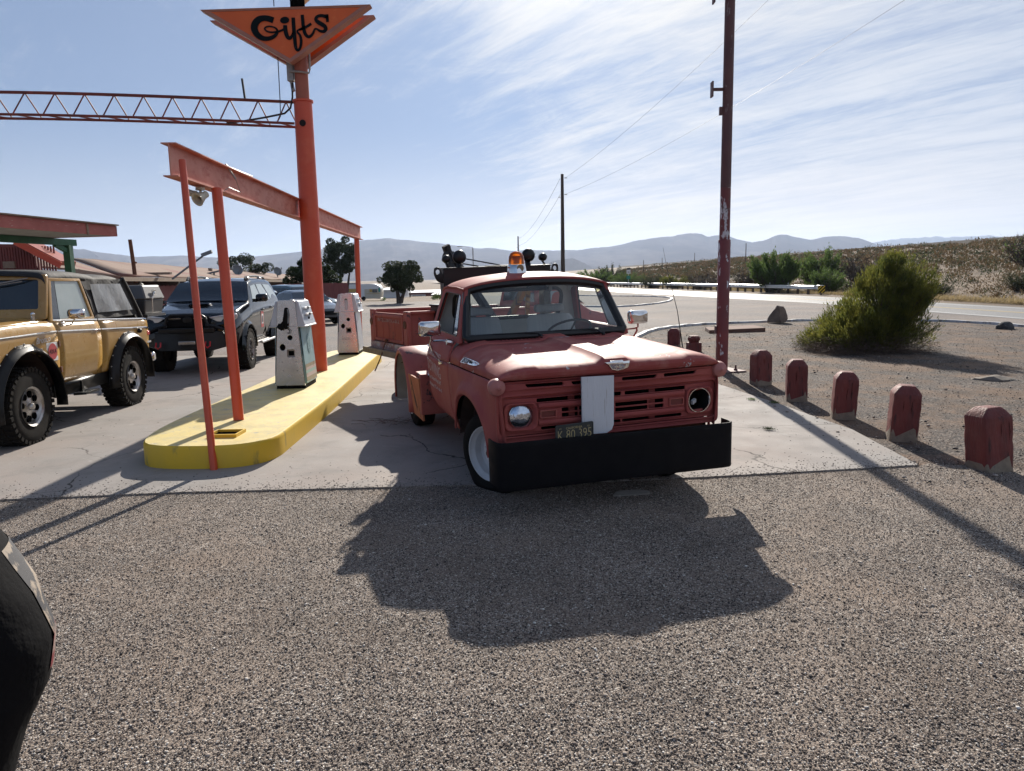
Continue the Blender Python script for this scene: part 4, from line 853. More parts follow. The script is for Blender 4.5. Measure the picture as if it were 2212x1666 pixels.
    for yc, w_ in ((-.40, .44), (.37, .56)):
        st_ = MB(); nn = 12
        G = []
        for z, xo, ww in ((.78, -1.50, w_), (1.0, -1.55, w_), (1.2, -1.60, w_*1.0), (1.33, -1.635, w_*.94), (1.365, -1.64, w_*.80), (1.372, -1.66, w_*.5)):
            G.append([(xo+.04*math.cos(a)*(.6 if z > 1.36 else 1)+(.008*math.cos(12*a) if z < 1.3 else 0), yc+ww/2*(abs(math.sin(a))**.5)*(1 if math.sin(a) > 0 else -1), z) for a in [2*math.pi*k/28 for k in range(28)]])
        st_.grid(G, wrap=True); st_.box((-1.33, yc, .80), (.50, w_, .13))
        se = st_.build('seat', M['seat'], T)
        hr = MB(); G = []
        wr = w_*.62/2
        for xx, q in ((-1.72, .6), (-1.70, .93), (-1.66, 1.0), (-1.62, .93), (-1.60, .6)):
            G.append([(xx, yc+p[0]*q, 1.432+p[1]*q) for p in rrect(-wr, wr, -.044, .044, .035, 4)])
        hr.grid(G, wrap=True); hr.add(G[0], [tuple(range(len(G[0])))]); hr.add(G[-1], [tuple(range(len(G[0])))]); hr.build('headrest', M['seat'], se)
    sw = MB(); c0 = Vector((-1.02, .35, 1.245)); nrm = Vector((-.52, 0, .85)).normalized(); u = Vector((0, 1, 0)); v_ = nrm.cross(u)
    sw.tube([c0+(u*math.cos(a)+v_*math.sin(a))*.225 for a in [2*math.pi*k/28 for k in range(30)]], .012, 8, caps=False)
    for a in (.3, math.pi-.3, -1.57): sw.tube([c0-nrm*.03, c0+(u*math.cos(a)+v_*math.sin(a))*.22], .010, 6)
    sw.cyl(c0-nrm*.25, c0-nrm*.01, .03, n=12); sw.build('steering_wheel', M['black'], T)
    MB().ball((-.98, 0, 1.69), .055, (.25, 2, .5)).cyl((-.96, 0, 1.76), (-.98, 0, 1.70), .006, n=6).build('interior_mirror', M['blackmatte'], T)
    for y in (-.02, .19): MB().box((-1.30, y+.28, 1.66), (.01, .035, .06)).build('visor_clip', M['cabin'], T, smooth=False)
    # beacon
    o = Vector((-1.27, -.11, 1.834)); bc = MB().lathe([(.100, -.008), (.096, .03), (.088, .072), (.082, .080), (0, .082)], o, (0, 0, 1), 28).build('beacon_base', M['chrome'], T)
    MB().lathe([(.036, .0), (.036, .008), (0, .01)], o+Vector((.084, .012, .042)), (1, 0, .1), 16).build('beacon_badge', mat("bronze_badge", (.20, .15, .09, 1), .4, .5), bc)
    MB().lathe([(.080, .082), (.079, .13), (.073, .165), (.056, .192), (.030, .207), (0, .211)], o, (0, 0, 1), 28).build('beacon_dome', M['amberglass'], bc)
    MB().lathe([(.03, .085), (.03, .12), (.045, .125), (.05, .165), (.03, .17), (0, .17)], o, (0, 0, 1), 12).build('beacon_lamp', mat("beacon_reflector", (.75, .45, .15, 1), .4, .2), bc)
    # mirrors
    for s in (-1, 1):
        mm = MB(); cx, cy, cz = -.955, s*1.085, 1.340
        A = rrect(-.105, .105, -.070, .070, .030, 4); G = []
        for xx, q in ((-.045, .86), (-.03, 1.0), (.0, 1.0), (.022, .95), (.036, .84), (.044, .62), (.047, .3), (.048, .0)):
            G.append([(cx+xx, cy+p[0]*q, cz+p[1]*q) for p in A])
        mm.grid(G, wrap=True); mm.add([(cx-.044, cy+p[0]*.86, cz+p[1]*.86) for p in A], [tuple(range(len(A)))])
        mo = mm.build('mirror', M['chrome'], T, ang=50)
        ar = MB(); ar.tube([(cx, cy, cz-.06), (cx, cy, cz-.10), (cx-.01, cy-s*.03, cz-.115), (-.93, s*.93, 1.225), (-.90, s*.88, 1.20)], .009, 8)
        ar.tube([(cx-.02, cy-s*.01, cz-.10), (cx-.03, s*1.09, 1.20), (-1.02, s*1.06, 1.12), (-1.12, s*.965, .99)], .0095, 8); ar.cyl((-.92, s*.885, 1.20), (-.92, s*.94, 1.21), .03, n=12); ar.bar((-1.06, s*.955, 1.00), (-1.19, s*.955, .975), .035, .03)
        ar.build('mirror_arm', M['chrome'] if s < 0 else PW, mo)
    # --- wheels
    for s in (-1, 1):      # the front wheels are steered
        w_ = wheel(T, (0, 0, 0), s, .365, .17, .222, M['tyre'], M['whitewheel'], 'steel', flat=.028); w_.location = (.02, s*.815, .338); w_.rotation_euler = (0, 0, R(28))
    wheel(T, (-3.05, -.955, .335), -1, .372, .24, .205, M['tyre'], M['whitewheel'], 'steel')
    wheel(T, (-3.05, .955, .335), 1, .372, .24, .205, M['tyre'], M['whitewheel'], 'steel')
    # --- rear fenders
    for s in (-1, 1):
        G = []; cx, cz = -3.05, .36
        for k in range(19):
            a = R(-12+204*k/18); rr = .56; c_, s_ = math.cos(a), math.sin(a)
            G.append([(cx+c_*(rr-.05), s*1.075, cz+s_*(rr-.05)), (cx+c_*(rr-.02), s*1.085, cz+s_*(rr-.02)), (cx+c_*(rr+.01), s*1.075, cz+s_*(rr+.01)), (cx+c_*(rr+.03), s*1.04, cz+s_*(rr+.03)), (cx+c_*(rr+.035), s*.90, cz+s_*(rr+.035)), (cx+c_*(rr+.03), s*.62, cz+s_*(rr+.03))])
        f = MB().grid(G).build('rear_fender', PW, T, ang=50, solid=.008)
        MB().grid([[(cx+math.cos(R(100+95*k/8))*.52, s*y, cz+math.sin(R(100+95*k/8))*.52) for k in range(9)] for y in (1.06, .66)]).build('fender_lining', mat("cream_fender_lining", (.42, .38, .30, 1), .8, var=(.30, .26, .20, 1), vs=5, patch=(.05, .03, .02, 1), ps=8, pt=(.62, .66)), f)
        MB().add([(-2.50, s*1.075, .70), (-2.13, s*1.02, .685), (-2.17, s*.98, .19), (-2.45, s*1.03, .235)], [(0, 1, 2, 3)]).build('side_plate', M['primer'], T, smooth=False, solid=.02)
        MB().box((-2.28, s*.80, .50), (.30, .40, .46)).build('toolbox', PW, T, bevel=.01)
        MB().cyl((-2.45, s*.93, .715), (-2.10, s*.90, .715), .014, n=8).build('chrome_strip', M['chrome'], T)
    # --- wrecker deck, mast and boom
    MB().box((-3.25, 0, .72), (2.2, 1.24, .10)).box((-4.32, 0, .56), (.10, 1.9, .22)).box((-2.9, .42, .45), (3.2, .07, .16)).box((-2.9, -.42, .45), (3.2, .07, .16)).build('bed', PW, T, smooth=False)
    ma = MB(); ma.box((-2.42, 0, 1.772), (.20, 1.285, .228)); ma.box((-2.42, 0, 1.889), (.24, 1.30, .010)); ma.box((-2.42, .10, 1.899), (.16, .42, .010))
    for s in (-1, 1): ma.box((-2.42, s*.60, 1.25), (.18, .085, .82))
    ma = ma.build('mast', M['black'], T, bevel=.004)
    for s in (-1, 1):
        hk = MB(); plate(hk, [spl2([(.64, 1.82), (.66, 1.85), (.685, 1.90), (.735, 1.895), (.745, 1.83), (.72, 1.76), (.68, 1.73), (.64, 1.73)]), ellipse(.702, 1.852, .024, .026)], .02, lambda a, b_, c: (-2.34+c, s*a, b_), .002); hk.build('mast_hook', M['black'], ma)
    for y, z, r_, in ((-.585, 1.990, .047), (-.43, 2.010, .078), (.40, 2.008, .078), (.58, 1.982, .047)):
        lm = MB(); o = Vector((-2.40, y, z)); lm.lathe([(.0, .055), (r_*.5, .05), (r_*.93, .028), (r_, .012), (r_, -.01), (r_*.9, -.05), (r_*.5, -.085), (0, -.095)], o, (1, 0, 0), 26)
        lm.tube([o+Vector((-.04, 0, -r_*.7)), (-2.42, y+(.03 if abs(y) > .5 else 0), 1.89)], .012 if r_ < .06 else .035, 8); lm.build('work_lamp', M['black'], ma)
    wp = MB()
    for s in (-1, 1):
        wp.bar((-4.1, s*.45, .78), (-2.50, s*.42, 1.70), .06, .09); wp.bar((-2.9, s*.50, .78), (-2.5, s*.42, 1.62), .05, .07)
    fb_ = wp.build('mast_brace', mat("striped_brace_paint", (.26, .18, .05, 1), .6, patch=(.05, .04, .04, 1), ps=3.2, pt=(.48, .5), pstretch=(2, .1, .1)), T, smooth=False)
    bm_ = MB(); bm_.bar((-2.55, -.16, 1.0), (-3.45, -.36, 2.06), .07, .09); bm_.bar((-2.55, .16, 1.0), (-3.45, -.30, 2.06), .07, .09); bm_.box((-3.47, -.315, 2.02), (.06, .06, .28), (.15, .1, .3)); bm_.box((-3.47, -.335, 2.12), (.06, .09, .10), (.4, .1, .3))
    bm_.build('boom', mat("black_boom", (.012, .012, .013, 1), .6, patch=(.16, .10, .06, 1), ps=9, pt=(.62, .66)), T, smooth=False)
    cb = MB(); cb.tube([(-3.4, -.30, 2.03), (-2.45, .06, 1.905)], .008, 5); cb.tube([(-3.4, -.36, 1.97), (-2.45, -.20, 1.90)], .008, 5); cb.tube([(-3.49, -.33, 2.0), (-3.52, -.33, 1.5), (-3.50, -.3, 1.44), (-3.46, -.3, 1.48)], .010, 6)
    cb.build('winch_cable', M['cable'], T)
    MB().cyl((-2.95, -.30, .95), (-2.95, .30, .95), .16, n=20).box((-2.95, 0, .82), (.4, .75, .12)).build('winch', M['black'], T, smooth=True)
    return T
def spl2(P): return [tuple(p) for p in spline(P+[P[0]], 4)][:-1]
M['glass'] = glassmat("cab_glass", (.90, .95, .95), .02, .10, (.30, .33, .34))
M['doorink'] = mat('worn_white_lettering', (.60, .50, .48, 1), .7, patch=(.40, .12, .09, 1), ps=26, pt=(.60, .66))
M['lampred'] = mat('chalky_pink_red_paint', (.36, .12, .11, 1), .5, var=(.42, .17, .15, 1), vs=12)
def amber():
    m = bpy.data.materials.new("amber_plastic"); m.use_nodes = True; nt = m.node_tree; N = nt.nodes; L = nt.links; N.clear()
    out = N.new("ShaderNodeOutputMaterial"); t = N.new("ShaderNodeBsdfTransparent"); t.inputs[0].default_value = (1.0, .50, .06, 1); d = N.new("ShaderNodeBsdfTranslucent"); d.inputs[0].default_value = (1.0, .46, .03, 1)
    g = N.new("ShaderNodeBsdfGlossy"); g.inputs['Roughness'].default_value = .06; f = N.new("ShaderNodeFresnel"); f.inputs[0].default_value = 1.5
    a = N.new("ShaderNodeMixShader"); a.inputs[0].default_value = .72; L.new(t.outputs[0], a.inputs[1]); L.new(d.outputs[0], a.inputs[2]); b = N.new("ShaderNodeMixShader"); L.new(f.outputs[0], b.inputs[0]); L.new(a.outputs[0], b.inputs[1]); L.new(g.outputs[0], b.inputs[2]); L.new(b.outputs[0], out.inputs[0]); return m
M['amberglass'] = amber()
truck()
# ------------------------------------------------------------------ pump island and what stands on it
def isl():
    P = [(-3.60, 7.10), (-3.42, 7.02), (-3.15, 6.985), (-2.88, 6.99), (-2.66, 7.05), (-2.50, 7.20), (-2.425, 7.45), (-2.43, 7.9), (-2.50, 9.99), (-2.66, 12.6), (-2.86, 15.9), (-2.95, 16.5), (-3.2, 16.95), (-3.6, 17.05), (-3.95, 16.8), (-4.1, 16.3), (-4.08, 14), (-3.98, 11.6), (-3.94, 9.4), (-3.90, 8.2), (-3.83, 7.6), (-3.72, 7.25)]
    P = [tuple(p) for p in spline(P+[P[0]], 3)][:-1]; n = len(P); c = Vector((sum(p[0] for p in P)/n, sum(p[1] for p in P)/n))
    def ins(p, d): v = (c-Vector(p)); v.y *= .15; v = v.normalized(); return (p[0]+v.x*d, p[1]+v.y*d)
    isl_ = MB(); lv = [(0, 0.0), (.0, .20), (.006, .228), (.02, .240)]
    G = [[(*ins(p, d), z) for p in P] for d, z in lv]
    side = isl_.grid(G, wrap=True).build('kerb_side', M['islandside'], ang=60)
    root = thing('pump_island', 'raised concrete pump island painted yellow with rounded end', 'pump island', (0, 0, 0)); side.parent = root
    top = MB().add([(*ins(p, .02), .24) for p in P], [tuple(range(n))]).build('island_top', M['islandtop'], root, smooth=False)
    b = MB(); bx = (-2.97, 7.50)
    for dx, dy, w, h in ((0, -.13, .30, .02), (0, .13, .30, .02), (-.14, 0, .02, .24), (.14, 0, .02, .24)): b.box((bx[0]+dx, bx[1]+dy, .257), (w, h, .034))
    bb = b.build('utility_box_rim', M['islandside'], root, smooth=False); MB().box((bx[0], bx[1], .245), (.26, .24, .008)).build('box_hole', M['void'], bb, smooth=False)
isl()
def pump(loc, rz, label, skin, nozzle, lname):
    T = thing('fuel_pump', label, 'fuel pump', loc, (0, 0, rz), 'old fuel pumps on the yellow island')
    # x across, y along the island; end plates face -y / +y
    def hexa(mb, x0, y0, z0, x1, y1, z1): mb.hexa([(-x0, -y0, z0), (x0, -y0, z0), (x0, y0, z0), (-x0, y0, z0), (-x1, -y1, z1), (x1, -y1, z1), (x1, y1, z1), (-x1, y1, z1)])
    mb = MB(); mb.box((0, 0, .035), (.42, .66, .07)); mb.build('plinth', M['blackmatte'], T, smooth=False)
    mb = MB(); hexa(mb, .235, .335, .07, .185, .31, .925); body = mb.build('cabinet', skin, T, bevel=.012)
    if lname == 'blue':
        for s in (-1, 1):
            sb = MB()
            for k, (z0, z1, c) in enumerate(((.10, .16, 0), (.16, .215, 1), (.215, .26, 2), (.26, .30, 1), (.30, .35, 0))):
                sb.cur = c
                f = lambda z: .235-(z-.07)*.0585+.003
                q = [(s*f(z0), -.31, z0), (s*f(z0), .31, z0), (s*f(z1), .31, z1), (s*f(z1), -.31, z1)]; sb.add(q, [(0, 1, 2, 3)])
            sb.build('painted_stripes', [M['st0'], M['st1'], M['st2']] if 'st0' in M else [mat("tan_stripe", (.33, .27, .19, 1), .6, patch=(.2, .09, .06, 1), ps=8, pt=(.55, .65)), mat("pink_stripe", (.52, .42, .42, 1), .6, patch=(.30, .16, .12, 1), ps=8, pt=(.55, .65)), mat("teal_stripe", (.32, .47, .45, 1), .6)], body, smooth=False, weld=False)
            ov = MB(); plate(ov, [ellipse(0, .64, .085, .15, 28)], .003, lambda a, b, c: (s*(.235-(b-.07)*.0585+.004+c), a+.02, b))
            ov.build('oval_emblem', mat("faded_oval_mark", (.28, .42, .46, 1), .6, patch=(.08, .17, .20, 1), ps=45, pt=(.48, .52)), body, smooth=False)
    hd = MB(); hexa(hd, .255, .345, .925, .165, .31, 1.285); hexa(hd, .268, .352, .905, .262, .35, .930)
    head = hd.build('dial_head', M['pumphead'], T, bevel=.018)
    for s in (-1, 1):
        fx = lambda z: s*(.255-(z-.925)*.25+.003)
        d = MB(); d.add([(fx(.99), -.25, .99), (fx(.99), .25, .99), (fx(1.235), .235, 1.235), (fx(1.235), -.235, 1.235)], [(0, 1, 2, 3)])
        dd = d.build('dial_panel', M['dialpanel'], head, smooth=False)
        for z in (1.175, 1.085):
            MB().box((fx(z)+s*.014, 0, z), (.04, .36, .030)).build('dial_shelf', M['winframe'], dd, bevel=.006); MB().box((fx(z)+s*.022, 0, z), (.034, .07, .034)).build('counter_window', M['void'], dd, smooth=False)
        cn = MB()
        for k in range(3): cn.box((fx(1.02)+s*.002, -.03+k*.03, 1.02), (.004, .022, .045))
        cn.build('counter_digits', M['void'], dd, smooth=False)
    for s in (-1, 1):
        zz = lambda b: b
        fn = lambda a, b, c: (a*s*-1, s*(.352-(b-.07)*.022)+c*s, b)
        op = [(-.215, .05), (.215, .05), (.125, 1.285), (.105, 1.30), (-.105, 1.30), (-.125, 1.285)]
        H = [rrect(-.030, .030, .96, 1.19, .029, 6), ellipse(.03, .755, .036, .036, 18), ellipse(-.085, .615, .040, .048, 18), rrect(-.02, .085, .47, .58, .004)]
        e = MB(); plate(e, [op]+H, .030, fn, .004)
        ep = e.build('end_panel', M['steel'], T, smooth=False)
        k = MB(); k.hexa([(-.205, s*.335, .08), (.205, s*.335, .08), (.205, s*.30, .08), (-.205, s*.30, .08), (-.115, s*.32, 1.27), (.115, s*.32, 1.27), (.115, s*.28, 1.27), (-.115, s*.28, 1.27)]); k.build('panel_backing', M['void'], ep, smooth=False)
        g = MB(); plate(g, [[(-.232, .08), (-.219, .08), (-.135, 1.26), (-.148, 1.26)]], .02, lambda a, b, c: fn(a, b, c-.03)); plate(g, [[(.219, .08), (.232, .08), (.148, 1.26), (.135, 1.26)]], .02, lambda a, b, c: fn(a, b, c-.03)); g.build('dark_seam', M['void'], ep, smooth=False)
        pr = MB(); plate(pr, [rrect(-.018, .083, .472, .578, .003), rrect(-.008, .073, .49, .56, .003)], .01, lambda a, b, c: fn(a, b, c-.01)); pr.build('receipt_recess', M['conduit'], ep, smooth=False)
        sc = MB()
        for a, b in ((-.10, .40), (.10, .40), (-.09, .27), (.11, .27)): sc.add([fn(a+.006*math.cos(t), b+.006*math.sin(t), .018) for t in np.linspace(0, 5.5, 7)], [tuple(range(7))])
        sc.build('screw_holes', M['void'], ep, smooth=False)
        sp = MB(); f2 = lambda a, b, c: fn(a, b, c+.017)
        if lname == 'white':
            text(sp, "SERVICE STOP TRADING", .03, lambda a, b, c: f2(a-.03 if s > 0 else a-.03, b+.36, c), .001, fit=(.17, .014)); text(sp, "PUMP SALES & SERVICE", .03, lambda a, b, c: f2(a-.03, b+.335, c), .001, fit=(.17, .012))
            sp.build('panel_lettering', M['plateblack'], ep, smooth=False)
    if nozzle:
        n = MB(); n.tube([(.0, -.385, 1.17), (.0, -.39, 1.10), (-.012, -.395, 1.02), (-.015, -.39, .93), (-.01, -.38, .885)], [.020, .030, .034, .032, .018], 10); n.tube([(-.005, -.39, 1.02), (-.07, -.40, .93), (-.10, -.40, .90)], [.022, .030, .034], 8); n.box((-.085, -.40, .915), (.09, .03, .07), (0, .6, 0))
        n.tube([(.0, -.382, .90), (.045, -.39, .86), (.03, -.39, .82), (.0, -.385, .83)], .006, 6)
        n.build('nozzle', M['blackmatte'], T)
    return T
M['pumphead'] = mat("pale_grey_pump_head", (.52, .54, .58, 1), .4, var=(.44, .46, .50, 1), vs=6, patch=(.25, .2, .18, 1), ps=18, pt=(.72, .76))
M['dialpanel'] = mat("pale_dial_panel", (.42, .46, .52, 1), .5, var=(.34, .38, .44, 1), vs=5)
M['pumpblue'] = mat("rusting_pale_blue_paint", (.30, .46, .52, 1), .5, var=(.22, .36, .40, 1), vs=3, patch=(.16, .07, .04, 1), ps=4, pt=(.60, .68), pstretch=(1, 1.6, .5), patch2=(.45, .55, .58, 1), p2s=12, p2t=(.6, .68))
M['pumpsilver'] = mat("dented_silver_panel", (.55, .56, .60, 1), .35, .6, var=(.44, .45, .5, 1), vs=4, patch=(.30, .10, .09, 1), ps=6, pt=(.66, .70))
pump((-3.27, 11.10, .24), R(1.5), 'steel fuel pump with hanging black nozzle and rusty pale blue side', M['pumpblue'], True, 'blue')
pump((-3.49, 15.98, .24), R(3), 'steel fuel pump without nozzle, behind the thick orange pole', M['pumpsilver'], False, 'white')

# the sign pole, truss and frame
def signpole():
    T = thing('sign_pole', 'thick orange steel pole carrying the triangular gift shop sign', 'pole', (-3.43, 12.95, .24))
    m = MB(); m.lathe([(.165, 0), (.162, 2.5), (.150, 4.53), (.150, 4.54), (.172, 4.545), (.172, 4.575), (.110, 4.58)], n=32); m.build('lower_pole', M['orange'], T)
    MB().lathe([(.112, 4.57), (.108, 5.95), (.105, 8.4)], n=24).build('upper_pole', M['orangedull'], T)
    MB().lathe([(.118, 5.97), (.115, 7.0)], (0, 0, 0), n=24).build('black_band', M['void'], T)
    b = MB().box((-.17, -.02, 5.05), (.10, .12, .34)).tube([(-.17, -.02, 4.9), (-.155, -.02, 4.78), (-.14, -.03, 4.72)], .03, 8); b.build('junction_box', M['conduit'], T)
    c = MB(); c.tube([(-.16, -.10, 5.02), (.0, -.14, 5.0), (.16, -.12, 4.98), (.17, -.10, 5.05), (.165, -.06, 5.35)], .018, 8); c.tube([(.02, -.02, 6.0), (.06, -.02, 8.3)], .016, 6); c.build('conduit', M['conduit'], T)
    c = MB(); c.tube([(-.15, -.04, 4.85), (-.16, -.04, 4.62), (-.20, -.05, 4.45), (-.30, -.06, 4.36), (-.60, -.12, 4.29), (-.95, -.14, 4.235), (-1.25, -.15, 4.20)], .016, 6); c.tube([(-.34, -.12, 5.3), (-.34, -.14, 4.6), (-.345, -.15, 4.3), (-.40, -.16, 4.20)], .008, 5); c.tube([(-.33, -.2, 6.0), (-.35, -.2, 8.3)], .008, 5); c.build('hanging_cable', M['cable'], T)
    h = MB(); h.lathe([(.055, 0), (.05, .01), (0, .012)], (.02, -.168, 4.18), (0, -1, 0), 12); h.build('burnt_hole', mat("burnt_black_patch", (.012, .010, .010, 1), .95), T)
signpole()
def tri_sign():
    T = thing('gift_shop_sign', 'orange triangular sign reading Gifts in black script', 'sign', (0, 0, 0))
    def boxtri(name, y0, y1, A, B, C, f=.0, faces=True):
        A, B, C = [Vector((p[0], 0, p[1])) for p in (A, B, C)]
        cc = (A+B+C)/3
        def ins(p, d):   # offset inwards by similar triangle
            return cc+(p-cc)*(1-d)
        fr = MB(); edge = MB()
        o = [A, B, C]; i_ = [ins(p, .115) for p in o]
        yv = lambda p, y: (p.x, y, p.z)
        for k in range(3):
            a, b, c, d = o[k], o[(k+1) % 3], i_[(k+1) % 3], i_[k]
            fr.hexa([yv(a, y0), yv(b, y0), yv(c, y0+.012), yv(d, y0+.012), yv(a, y1), yv(b, y1), yv(c, y1-.012), yv(d, y1-.012)])
        frm = fr.build(name, [M['signframe']], T, smooth=False)
        e = MB(); a, c = o[0], o[2]; n = (c-a).normalized(); q = Vector((n.z, 0, -n.x))*-.004
        if q.z > 0: q = -q
        e.add([yv(a+q, y0), yv(c+q, y0), yv(c+q, y1), yv(a+q, y1)], [(0, 1, 2, 3)]); e.build('pale_edge', M['signedge'], frm, smooth=False)
        fc = MB(); fc.hexa([yv(i_[0], y0+.02), yv(i_[1], y0+.02), yv(i_[2], y0+.02), yv(i_[2], y0+.021), yv(i_[0], y1-.02), yv(i_[1], y1-.02), yv(i_[2], y1-.02), yv(i_[2], y1-.021)]); fc.build('sign_face', M['signface'], frm, smooth=False)
        return frm
    f = boxtri('front_panel', 12.62, 12.80, (-4.915, 6.165), (-2.17, 6.20), (-3.515, 5.335))
    g = boxtri('rear_panel', 13.22, 13.42, (-5.00, 6.20), (-2.22, 6.24), (-3.55, 5.37))
    k = .001492; ox, oz = -4.915-172*k*1.0, 6.165+130*k
    fn = lambda a, b, c: (ox+a*k, 12.632-c, oz-b*k)
    L = MB()
    G_ = [(955, 250, 62), (905, 232, 60), (850, 225, 58), (795, 240, 66), (755, 280, 74), (742, 330, 74), (765, 385, 66), (815, 425, 54), (870, 436, 44), (925, 425, 40), (970, 398, 34), (990, 365, 26), (980, 335, 20), (950, 318, 16), (905, 310, 15), (868, 318, 16), (855, 335, 18), (875, 358, 18), (915, 370, 18), (960, 370, 18), (1010, 362, 20), (1060, 345, 22)]
    ribbon(L, G_, fn)
    ribbon(L, [(1078, 300, 42), (1078, 340, 44), (1085, 390, 44), (1102, 428, 40), (1130, 430, 32), (1152, 395, 20), (1162, 360, 14)], fn)
    L.add([fn(1077+50*math.cos(t)-4*math.sin(t), 250+35*math.sin(t), .006) for t in np.linspace(0, 2*math.pi, 24)[:-1]], [tuple(range(23))])
    ribbon(L, [(1170, 225, 38), (1170, 300, 40), (1172, 380, 40), (1175, 460, 38), (1180, 530, 34), (1196, 560, 26), (1222, 545, 26), (1238, 500, 28), (1242, 450, 28), (1232, 405, 26), (1208, 375, 20), (1215, 355, 18), (1250, 345, 20), (1270, 340, 22)], fn)
    ribbon(L, [(1270, 198, 34), (1272, 260, 36), (1276, 330, 36), (1290, 390, 36), (1318, 422, 32), (1350, 415, 28), (1378, 385, 24), (1395, 350, 20), (1415, 345, 20), (1450, 365, 26), (1490, 372, 32), (1515, 352, 38), (1508, 322, 42), (1470, 295, 44), (1432, 272, 42), (1415, 245, 36), (1432, 220, 30), (1470, 210, 32), (1515, 218, 36), (1548, 225, 34)], fn)
    ribbon(L, [(1225, 350, 20), (1262, 338, 26), (1310, 320, 26), (1362, 290, 26)], fn)
    ribbon(L, [(1536, 198, 30), (1538, 235, 32), (1540, 276, 30)], fn)
    L.build('sign_lettering', M['signink'], f, smooth=False, weld=False)
    MB().box((-3.43, 12.86, 5.9), (.5, .14, .10)).box((-3.43, 13.15, 5.9), (.5, .16, .10)).box((-3.43, 12.86, 5.55), (.12, .16, .10)).box((-3.43, 13.15, 5.55), (.12, .16, .08)).build('sign_bracket', M['orangedull'], T, smooth=False)
tri_sign()
up = MB(); A, B, C = (-4.6, 7.28), (-2.3, 7.3), (-3.44, 6.42)
up.add([(A[0], 13.1, A[1]), (B[0], 13.1, B[1]), (C[0], 13.1, C[1]), (A[0], 13.3, A[1]), (B[0], 13.3, B[1]), (C[0], 13.3, C[1])], [(0, 1, 2), (3, 5, 4), (0, 3, 4, 1), (1, 4, 5, 2), (2, 5, 3, 0)])
tag(up.build('upper_sign', M['cream'], smooth=False), 'cream panel sign at the very top of the orange pole, cut by the frame', 'sign')
def truss():
    T = thing('truss_arm', 'long horizontal rusty red lattice truss joined to the sign pole', 'truss', (0, 0, 0))
    x0, x1 = -3.55, -12.6
    def C_(t, k): # k 0 top, 1 near bottom, 2 far bottom
        x = x0+(x1-x0)*t; y = 12.95-1.05*t; z = 4.79+.09*math.sin(t*3.1)+.05*t
        return Vector((x, y+(0, -.16, .16)[k], z-(0, .375, .375)[k]))
    for k, nm in enumerate(('chord',)*3):
        m = MB().tube([C_(t, k) for t in np.linspace(0, 1, 24)], .022 if k else .026, 6)
        m.build(nm, M['trussred'], T)
    br = MB(); n = 20
    for i in range(n):
        t = (i+.35)/n; d = .27/n
        br.tube([C_(t+d, 1), C_(t, 0)], .012, 5); br.tube([C_(t, 0), C_(t-d*1.1, 2)], .012, 5)
        br.tube([C_(t+d, 1), C_(t-d, 2)], .011, 5)
    br.build('lattice_bracing', M['trussred'], T)
    p = C_(.090, 0); MB().bar(p+Vector((0, 0, -.02)), p+Vector((-.03, 0, .34)), .03, .03).build('upright_stub', M['black'], T, smooth=False)
truss()
def beam():
    A, B = Vector((-3.385, 7.62, 2.87)), Vector((-3.94, 19.85, 2.87)); d = (B-A).normalized(); s = Vector((d.y, -d.x, 0))
    T = thing('canopy_beam', 'weathered orange steel I-beam running above the pump island', 'beam')
    m = MB()
    for z, w, h in ((.006, .15, .012), (.165, .010, .306), (.324, .15, .012)): m.bar(A+Vector((0, 0, z)), B+Vector((0, 0, z)), w, h)
    m.build('i_beam', M['beam'], T, smooth=False)
    c = MB(); P0 = A+d*1.75; c.tube([P0+Vector((.10, 0, .20)), P0+Vector((.02, -.08, .365)), P0+Vector((-.02, .1, .36)), P0+Vector((-.0, .9, .35))], .012, 6); c.tube([P0+Vector((.10, -.0, .20)), P0+Vector((.11, .1, .05)), P0+Vector((.10, -.25, .07)), P0+Vector((.02, -.3, .0))], .005, 5); c.build('beam_conduit', M['conduit'], T)
    # loudspeaker pair under the beam
    L = thing('horn_loudspeaker', 'off-white horn loudspeaker hanging under the orange beam', 'loudspeaker', (-3.40, 8.38, 2.80)); L.scale = (.82, .82, .82)
    q = MB(); q.lathe([(.0, -.10), (.045, -.095), (.05, -.02), (.06, .0), (.085, .075), (.095, .09), (.07, .085), (.04, .02)], (0, 0, -.06), (-.35, -.75, -.45), 20); q.build('horn', M['hornwhite'], L)
    q = MB(); q.lathe([(.0, -.08), (.035, -.075), (.04, -.01), (.055, .05), (.062, .06), (.045, .055), (.03, .0)], (-.13, -.02, -.01), (-.9, -.3, .1), 20); q.tube([(-.13, -.02, 0), (.0, .0, -.04)], .03, 8); q.build('small_horn', M['hornwhite'], L)
    q = MB(); q.cyl((-.02, .02, .065), (-.02, .02, .03), .06, n=16); q.tube([(-.02, .02, .03), (.0, .0, -.05)], .018, 8); q.build('mount', M['hornwhite'], L)
    tag(MB().tube([(-3.15, 8.33, .24), (-3.335, 8.66, 2.872)], .058, 20).build('support_post', M['orange']), 'orange pipe post standing on the yellow island under the beam', 'post')
    tag(MB().tube([(-2.905, 6.955, .0), (-3.09, 7.29, 1.5), (-3.275, 7.66, 3.03)], [.036, .034, .034], 16).build('leaning_pipe', M['orange']), 'thin orange pipe leaning against the near end of the beam', 'pipe')
    tag(MB().tube([(-3.99, 19.4, .0), (-3.95, 19.4, 2.875)], .066, 20).build('support_post', M['orange']), 'far orange post at the end of the beam, behind the pumps', 'post')
M['hornwhite'] = mat("yellowed_white_plastic", (.50, .46, .36, 1), .5, var=(.40, .36, .28, 1), vs=20)
beam()
